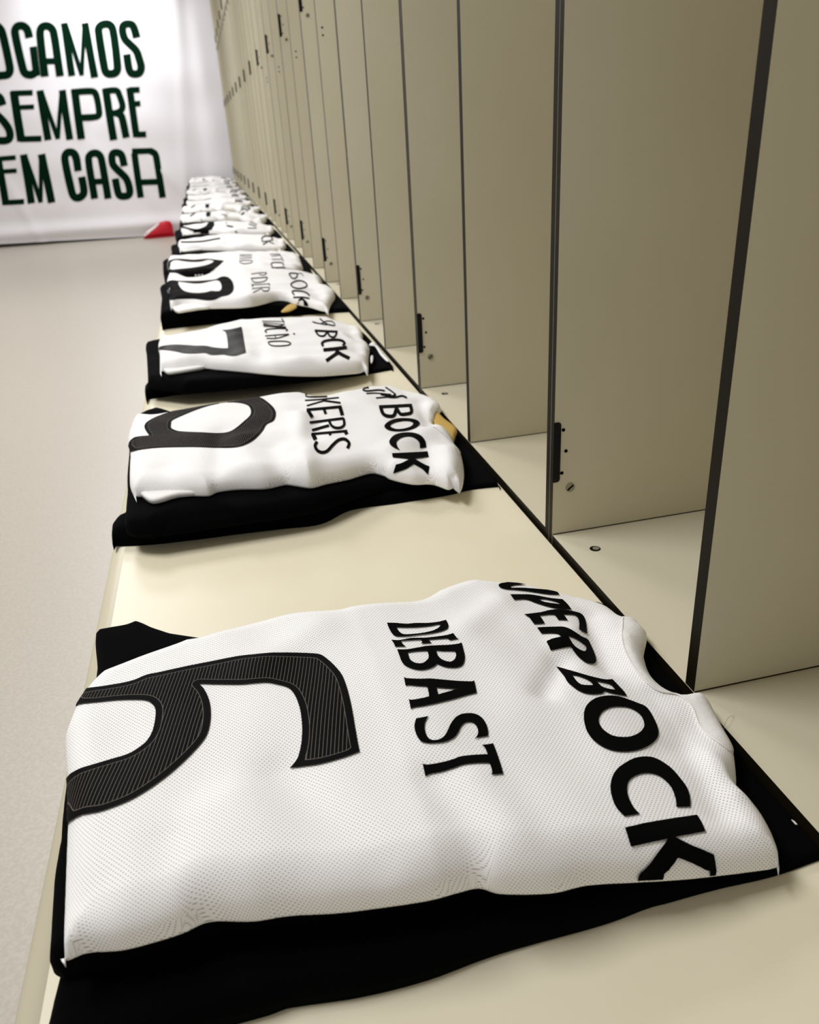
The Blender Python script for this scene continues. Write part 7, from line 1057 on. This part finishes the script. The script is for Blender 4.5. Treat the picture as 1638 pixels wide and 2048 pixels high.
def shirt_body(o, F, seed, y0, yoff, root, step):
    P, Fc = cdt([o], step, None, (.0015, .004, .008, .013, .019))
    H, _ = shirt_height(o, F, seed, P[:, 0], P[:, 1], yoff)
    zb = np.minimum(shorts_top(P[:, 0])+.0018, H-.0004)
    Q = P-np.array([-.25, y0])
    v, f = solid(Q, Fc, H-ZB, zb-ZB)
    ob = mesh_obj('fabric_body', v, f, M['jersey'], root, None, True)
    # weave coordinates that follow the cloth over its rounded edges
    e = .001; d0 = poly_dist(o, P[:, 0], P[:, 1])[0]
    g = np.stack([poly_dist(o, P[:, 0]+e, P[:, 1])[0]-d0, poly_dist(o, P[:, 0], P[:, 1]+e)[0]-d0], 1)
    g /= np.linalg.norm(g, axis=1)[:, None]+1e-9
    rr = np.maximum((stack_top(P[:, 0])-shorts_top(P[:, 0]))*.85, .006); kk = np.clip(1-d0/rr, 0, 1)
    drop = rr*(1-np.sqrt(np.maximum(0, 1-kk*kk)))
    top = Q-g*drop[:, None]; bot = Q-g*(drop+H-zb)[:, None]
    uv = np.zeros((len(v), 3), np.float32); uv[:len(P), :2] = top; uv[len(P):, :2] = bot
    at = ob.data.attributes.new('cloth_uv', 'FLOAT_VECTOR', 'POINT'); at.data.foreach_set('vector', uv.ravel())
    return ob
KITO = {}
for k in range(1, 6):
    D = DATA[f's{k}']; y0 = ctr(k); lo, hi = LIM.get(k, (None, None))
    slo, shi = {3: (None, 1.84), 4: (None, 2.43), 5: (2.435, 3.02)}.get(k, (None, None))
    root = empty('folded_shorts', (-.25, y0, ZB), SHO[k], 'shorts', 'folded black shorts on the bench')
    lowp = clean(D['low'], slo, shi)
    if 'up' in D:
        mid = lambda x: ZB+.52*(shorts_top(x)-ZB)
        slab('lower_leg', lowp, lambda x: ZB+.0004+0*x, mid, y0, root, M['black'])
        slab('upper_leg', clean(D['up'], slo, shi), mid, shorts_top, y0, root, M['black'])
    else:
        slab('lower_leg', lowp, lambda x: ZB+.0004+0*x, lambda x: shorts_top(x), y0, root, M['black'])
    if 'logo' in D:
        p = arr(D['logo']); v = [(a+.25, b_-y0, float(lerp(a, [-.12, -.05, .02], [.024, .013, .010])) * .55) for a, b_ in p]
        n = len(v); mesh_obj('white_mark', v+[(a, b_, c+.0008) for a, b_, c in v], [tuple(range(n))[::-1], tuple(range(n, 2*n))]+[(i, (i+1) % n, n+(i+1) % n, n+i) for i in range(n)], M['thread'], root)
    if k == 4: props(slab('emblem', arr(D['gold']), lambda x: shorts_top(x)-.001, lambda x: shorts_top(x)+.0015, y0, root, M['gold']), 'ochre emblem')
    T = empty('football_shirt', (-.25, y0, ZB), KIT[k], 'shirt', 'folded white shirts on the bench')
    o = clean(D['outline'], lo, hi); F = D['folds']; sd = D['seed']
    shirt_body(o, F, sd, y0, 0, T, STEP[k])
    props(printed('number_print', [arr(p) for p in D['number']], o, F, sd, y0, 0, T, M['stripe'] if k < 3 else M['grey_ink'] if k == 3 else M['dark_ink'], STEP[k], edge=k < 3), 'black number')
    if k == 1:
        printed('name_print', [arr(p) for p in D['name']], o, F, sd, y0, 0, T, M['ink'], .004)
        printed('sponsor_print', [arr(p) for p in D['sponsor']], o, F, sd, y0, 0, T, M['ink'], .004)
    else:
        printed('name_print', [arr(p) for p in D['name']], o, F, sd, y0, 0, T, M['ink'], .006, True)
        sp = [arr(p) for p in D['sponsor']]
        for g in ([sp[:3], sp[3:]] if k == 3 else [sp]): printed('sponsor_print', g, o, F, sd, y0, 0, T, M['ink'], .006, True)
    if 'collar' in D:
        printed('collar', [arr(D['collar'])], o, F, sd, y0, 0, T, M['collar'], .004, lift=.0009)
    if 'seam' in D:
        s = arr(D['seam']); H, _ = shirt_height(o, F, sd, s[:, 0], s[:, 1], 0)
        v, f = tube([(a+.25, b_-y0, h-ZB+.0008) for (a, b_), h in zip(s, H)], .0008)
        mesh_obj('collar_seam', v, f, M['thread'], T, None, True)
    for p in D.get('under', []):
        slab('under_fold', arr(p)+np.array([.004, .0095]), lambda x: shorts_top(x)+.002, lambda x: shorts_top(x)+.0085, y0, T, M['collar'], rk=.25)
    if k == 2: props(slab('collar_lining', arr(D['gold']), lambda x: shorts_top(x)+.002, lambda x: shorts_top(x)+.009, y0, T, M['gold']), 'ochre lining inside the collar')
    for p in D.get('cuff', []):
        slab('sleeve_cuff', arr(p), lambda x: shorts_top(x)+.0015, lambda x: shorts_top(x)+.004, y0, T, M['collar'])
    KITO[k] = (root, T)
# sixth to last kit: the same folded shapes again, each with its own marks
for k in range(6, NL+1):
    base = 3 if k in (6, 7, 10, 11, 13, 14, 16) else 2
    R0, T0 = KITO[base]; y0 = ctr(k); yo = .6*(k-base)
    Rn = R0.copy(); COL.objects.link(Rn); Rn.location = (-.25, y0, ZB)
    for ch in R0.children: copy_tree(ch, Rn)
    Tn = T0.copy(); COL.objects.link(Tn); Tn.location = (-.25, y0, ZB)
    for ch in T0.children:
        nm = ch.name.split('.')[0]
        if nm in ('number_print', 'name_print', 'collar_lining', 'sleeve_cuff') or (nm == 'sponsor_print' and k in (6, 7, 8)): continue
        copy_tree(ch, Tn)
    src = k if k in (6, 7, 8) else (6 if base == 3 else 8)
    Dk = DATA[f's{src}']; sh = .6*(k-src)
    ob = clean(DATA[f's{base}']['outline'])+np.array([0, yo])
    def mv(p): return arr(p)+np.array([0, sh])
    kw = dict(step=.008, union=True, lift=.0016)
    printed('number_print', [mv(p) for p in Dk['number']], ob, DATA[f's{base}']['folds'], DATA[f's{base}']['seed'], y0, yo, Tn, M['ink'], **kw)
    if k in (6, 7, 8):
        for nm in ('name', 'sponsor'):
            if Dk[nm]: printed(nm+'_print', [mv(p) for p in Dk[nm]], ob, DATA[f's{base}']['folds'], DATA[f's{base}']['seed'], y0, yo, Tn, M['ink'], **kw)
    q = ORD[k-1]; nx = 'at the far end of the bench' if k == NL else 'along the bench from the camera'
    Tn['label'] = f'white folded football shirt, {q} {nx}'; Rn['label'] = f'black folded shorts under the {q} shirt {nx}'
# ------------------------------------------------------------------ banner on the far wall
bx, by, ba = DATA['banner_org']
ban = empty('banner', (bx, by, 0), 'large white cloth banner with dark green JOGAMOS SEMPRE EM CASA lettering on the far wall', 'banner', None, ba)
def drape(u, v):
    z = .012*np.sin(9*u+1.6*v)*np.clip((u+.2)/.6, 0, 1)+.010*np.exp(-((u-.32-.12*v)/.05)**2)-.012*np.exp(-((u-.52-.05*v)/.07)**2)
    z = z+.008*np.exp(-((u+.55+.9*(v-.4))/.09)**2)*np.exp(-((v-.1)/.5)**2)+.006*np.sin(5*u-7*v)*.5+.004*np.sin(13*v+2*u)
    z = z+.05*np.exp(-((v-FLOOR-.13)/.07)**2)+.012*np.exp(-((u+1.5+.35*v)/.05)**2)-.012*np.exp(-((u+.9-.5*v)/.06)**2)+.012*np.exp(-((u-.05+.8*(v-.2))/.05)**2)*np.exp(-((v-.1)/.4)**2)
    return z*np.clip(1-(u-.68)/.14, 0, 1)
nu, nv = 110, 80; U0, U1 = -2.7, 1.2
us = np.linspace(U0, U1, nu); V = []; Fq = []
for j in range(nv):
    for u in us:
        v0 = FLOOR+.004+max(0, -.02*(u+.1)); v = v0+(2.02-v0)*j/(nv-1)
        V.append((u, float(drape(u, v))*-1, v))
n = len(V); V += [(a, b_+.004, c) for a, b_, c in V]
for j in range(nv-1):
    for i in range(nu-1):
        a = j*nu+i; Fq += [(a, a+1, a+nu+1, a+nu), (n+a, n+a+nu, n+a+nu+1, n+a+1)]
for j in range(nv-1):
    for a in (j*nu, j*nu+nu-1): Fq.append((a, a+nu, n+a+nu, n+a))
for i in range(nu-1):
    for a in (i, (nv-1)*nu+i): Fq.append((a, a+1, n+a+1, n+a))
mesh_obj('cloth', V, Fq, M['banner'], ban, None, True)
rows = {}
for p in DATA['banner']:
    P = arr(p); rows.setdefault(0 if P[:, 1].mean() > .98 else 1 if P[:, 1].mean() > .36 else 2, []).append(P)
for kx in sorted(rows):
    Vv = []; Ff = []
    for p in rows[kx]:
        g = [p]
        P, Fc = cdt(g, .03); m0 = len(Vv)
        Vv += [(a, -float(drape(a, b_))-.004, b_) for a, b_ in P]; Ff += [tuple(int(t)+m0 for t in q) for q in Fc]
    props(mesh_obj('lettering', Vv, Ff, M['green'], ban, None, True), ('dark green JOGAMOS', 'dark green SEMPRE', 'dark green EM CASA')[kx])
# ------------------------------------------------------------------ shoe by the banner
def shoe():
    o = empty('shoe', (-.90, 9.56, FLOOR), 'red and white shoe on the floor at the foot of the white banner', 'shoe', None, .05)
    secs = [(-.155, .012, .020, .022), (-.13, .034, .034, .05), (-.08, .045, .045, .075), (-.02, .042, .042, .105), (.04, .036, .038, .14), (.10, .034, .036, .15), (.145, .028, .030, .14), (.16, .012, .014, .10)]
    V = []; n = 16
    for x, wb, wt, h in secs:
        for k in range(n):
            a = 2*math.pi*k/n; c, s = math.cos(a), math.sin(a)
            V.append((x, (wb if s < 0 else wb*.8)*c, .02+h*(.5+.5*math.copysign(abs(s)**.7, s))))
    F = [(i*n+k, i*n+(k+1) % n, (i+1)*n+(k+1) % n, (i+1)*n+k) for i in range(len(secs)-1) for k in range(n)]+[tuple(range(n))[::-1], tuple(range(len(V)-n, len(V)))]
    mesh_obj('upper', V, F, M['red'], o, None, True)
    sp = [(-.165, 0), (-.15, .03), (-.09, .048), (-.02, .044), (.05, .038), (.12, .037), (.16, .025), (.17, 0)]
    sp = sp+[(x, -y) for x, y in sp[-2:0:-1]]
    MB().prism(sp, 2, 0.001, .024).build('sole', M['shoe_sole'], o)
    V = []; n2 = 10; xs = [-.158, -.145, -.12, -.09, -.06, -.03, 0, .02]
    for x in xs:
        wb, wt, h = (np.interp(x, [q[0] for q in secs], [q[i] for q in secs]) for i in (1, 2, 3))
        a0 = math.radians(np.interp(x, [-.158, .02], [-14, 50]))
        for k in range(n2+1):
            a = a0+(math.pi-2*a0)*k/n2; c, s = math.cos(a), math.sin(a)
            V.append((x, (wb if s < 0 else wb*.8)*c*1.06, .021+h*1.04*(.5+.5*math.copysign(abs(s)**.7, s))))
    m = len(V); V += [(x*.995, y*.95, z-.005) for x, y, z in V]; F = []
    for i in range(len(xs)-1):
        for k in range(n2): a = i*(n2+1)+k; F += [(a, a+1, a+n2+2, a+n2+1), (m+a, m+a+n2+1, m+a+n2+2, m+a+1)]
    mesh_obj('tongue', V, F, M['shoe_white'], o, None, True)['label'] = 'white tongue and toe'
shoe()
# ------------------------------------------------------------------ small loose thread
v, f = tube([(.0+.0045*t*(1+.4*t)-.002, .245+.006*t, .0006+.004*math.sin(math.pi*t/2)) for t in [i/8 for i in range(17)]], .00014, 5)
props(mesh_obj('loose_thread', v, f, M['steel'], None, None, True), 'tiny loose thread lying on the locker floor beside the nearest shirt collar', 'thread')
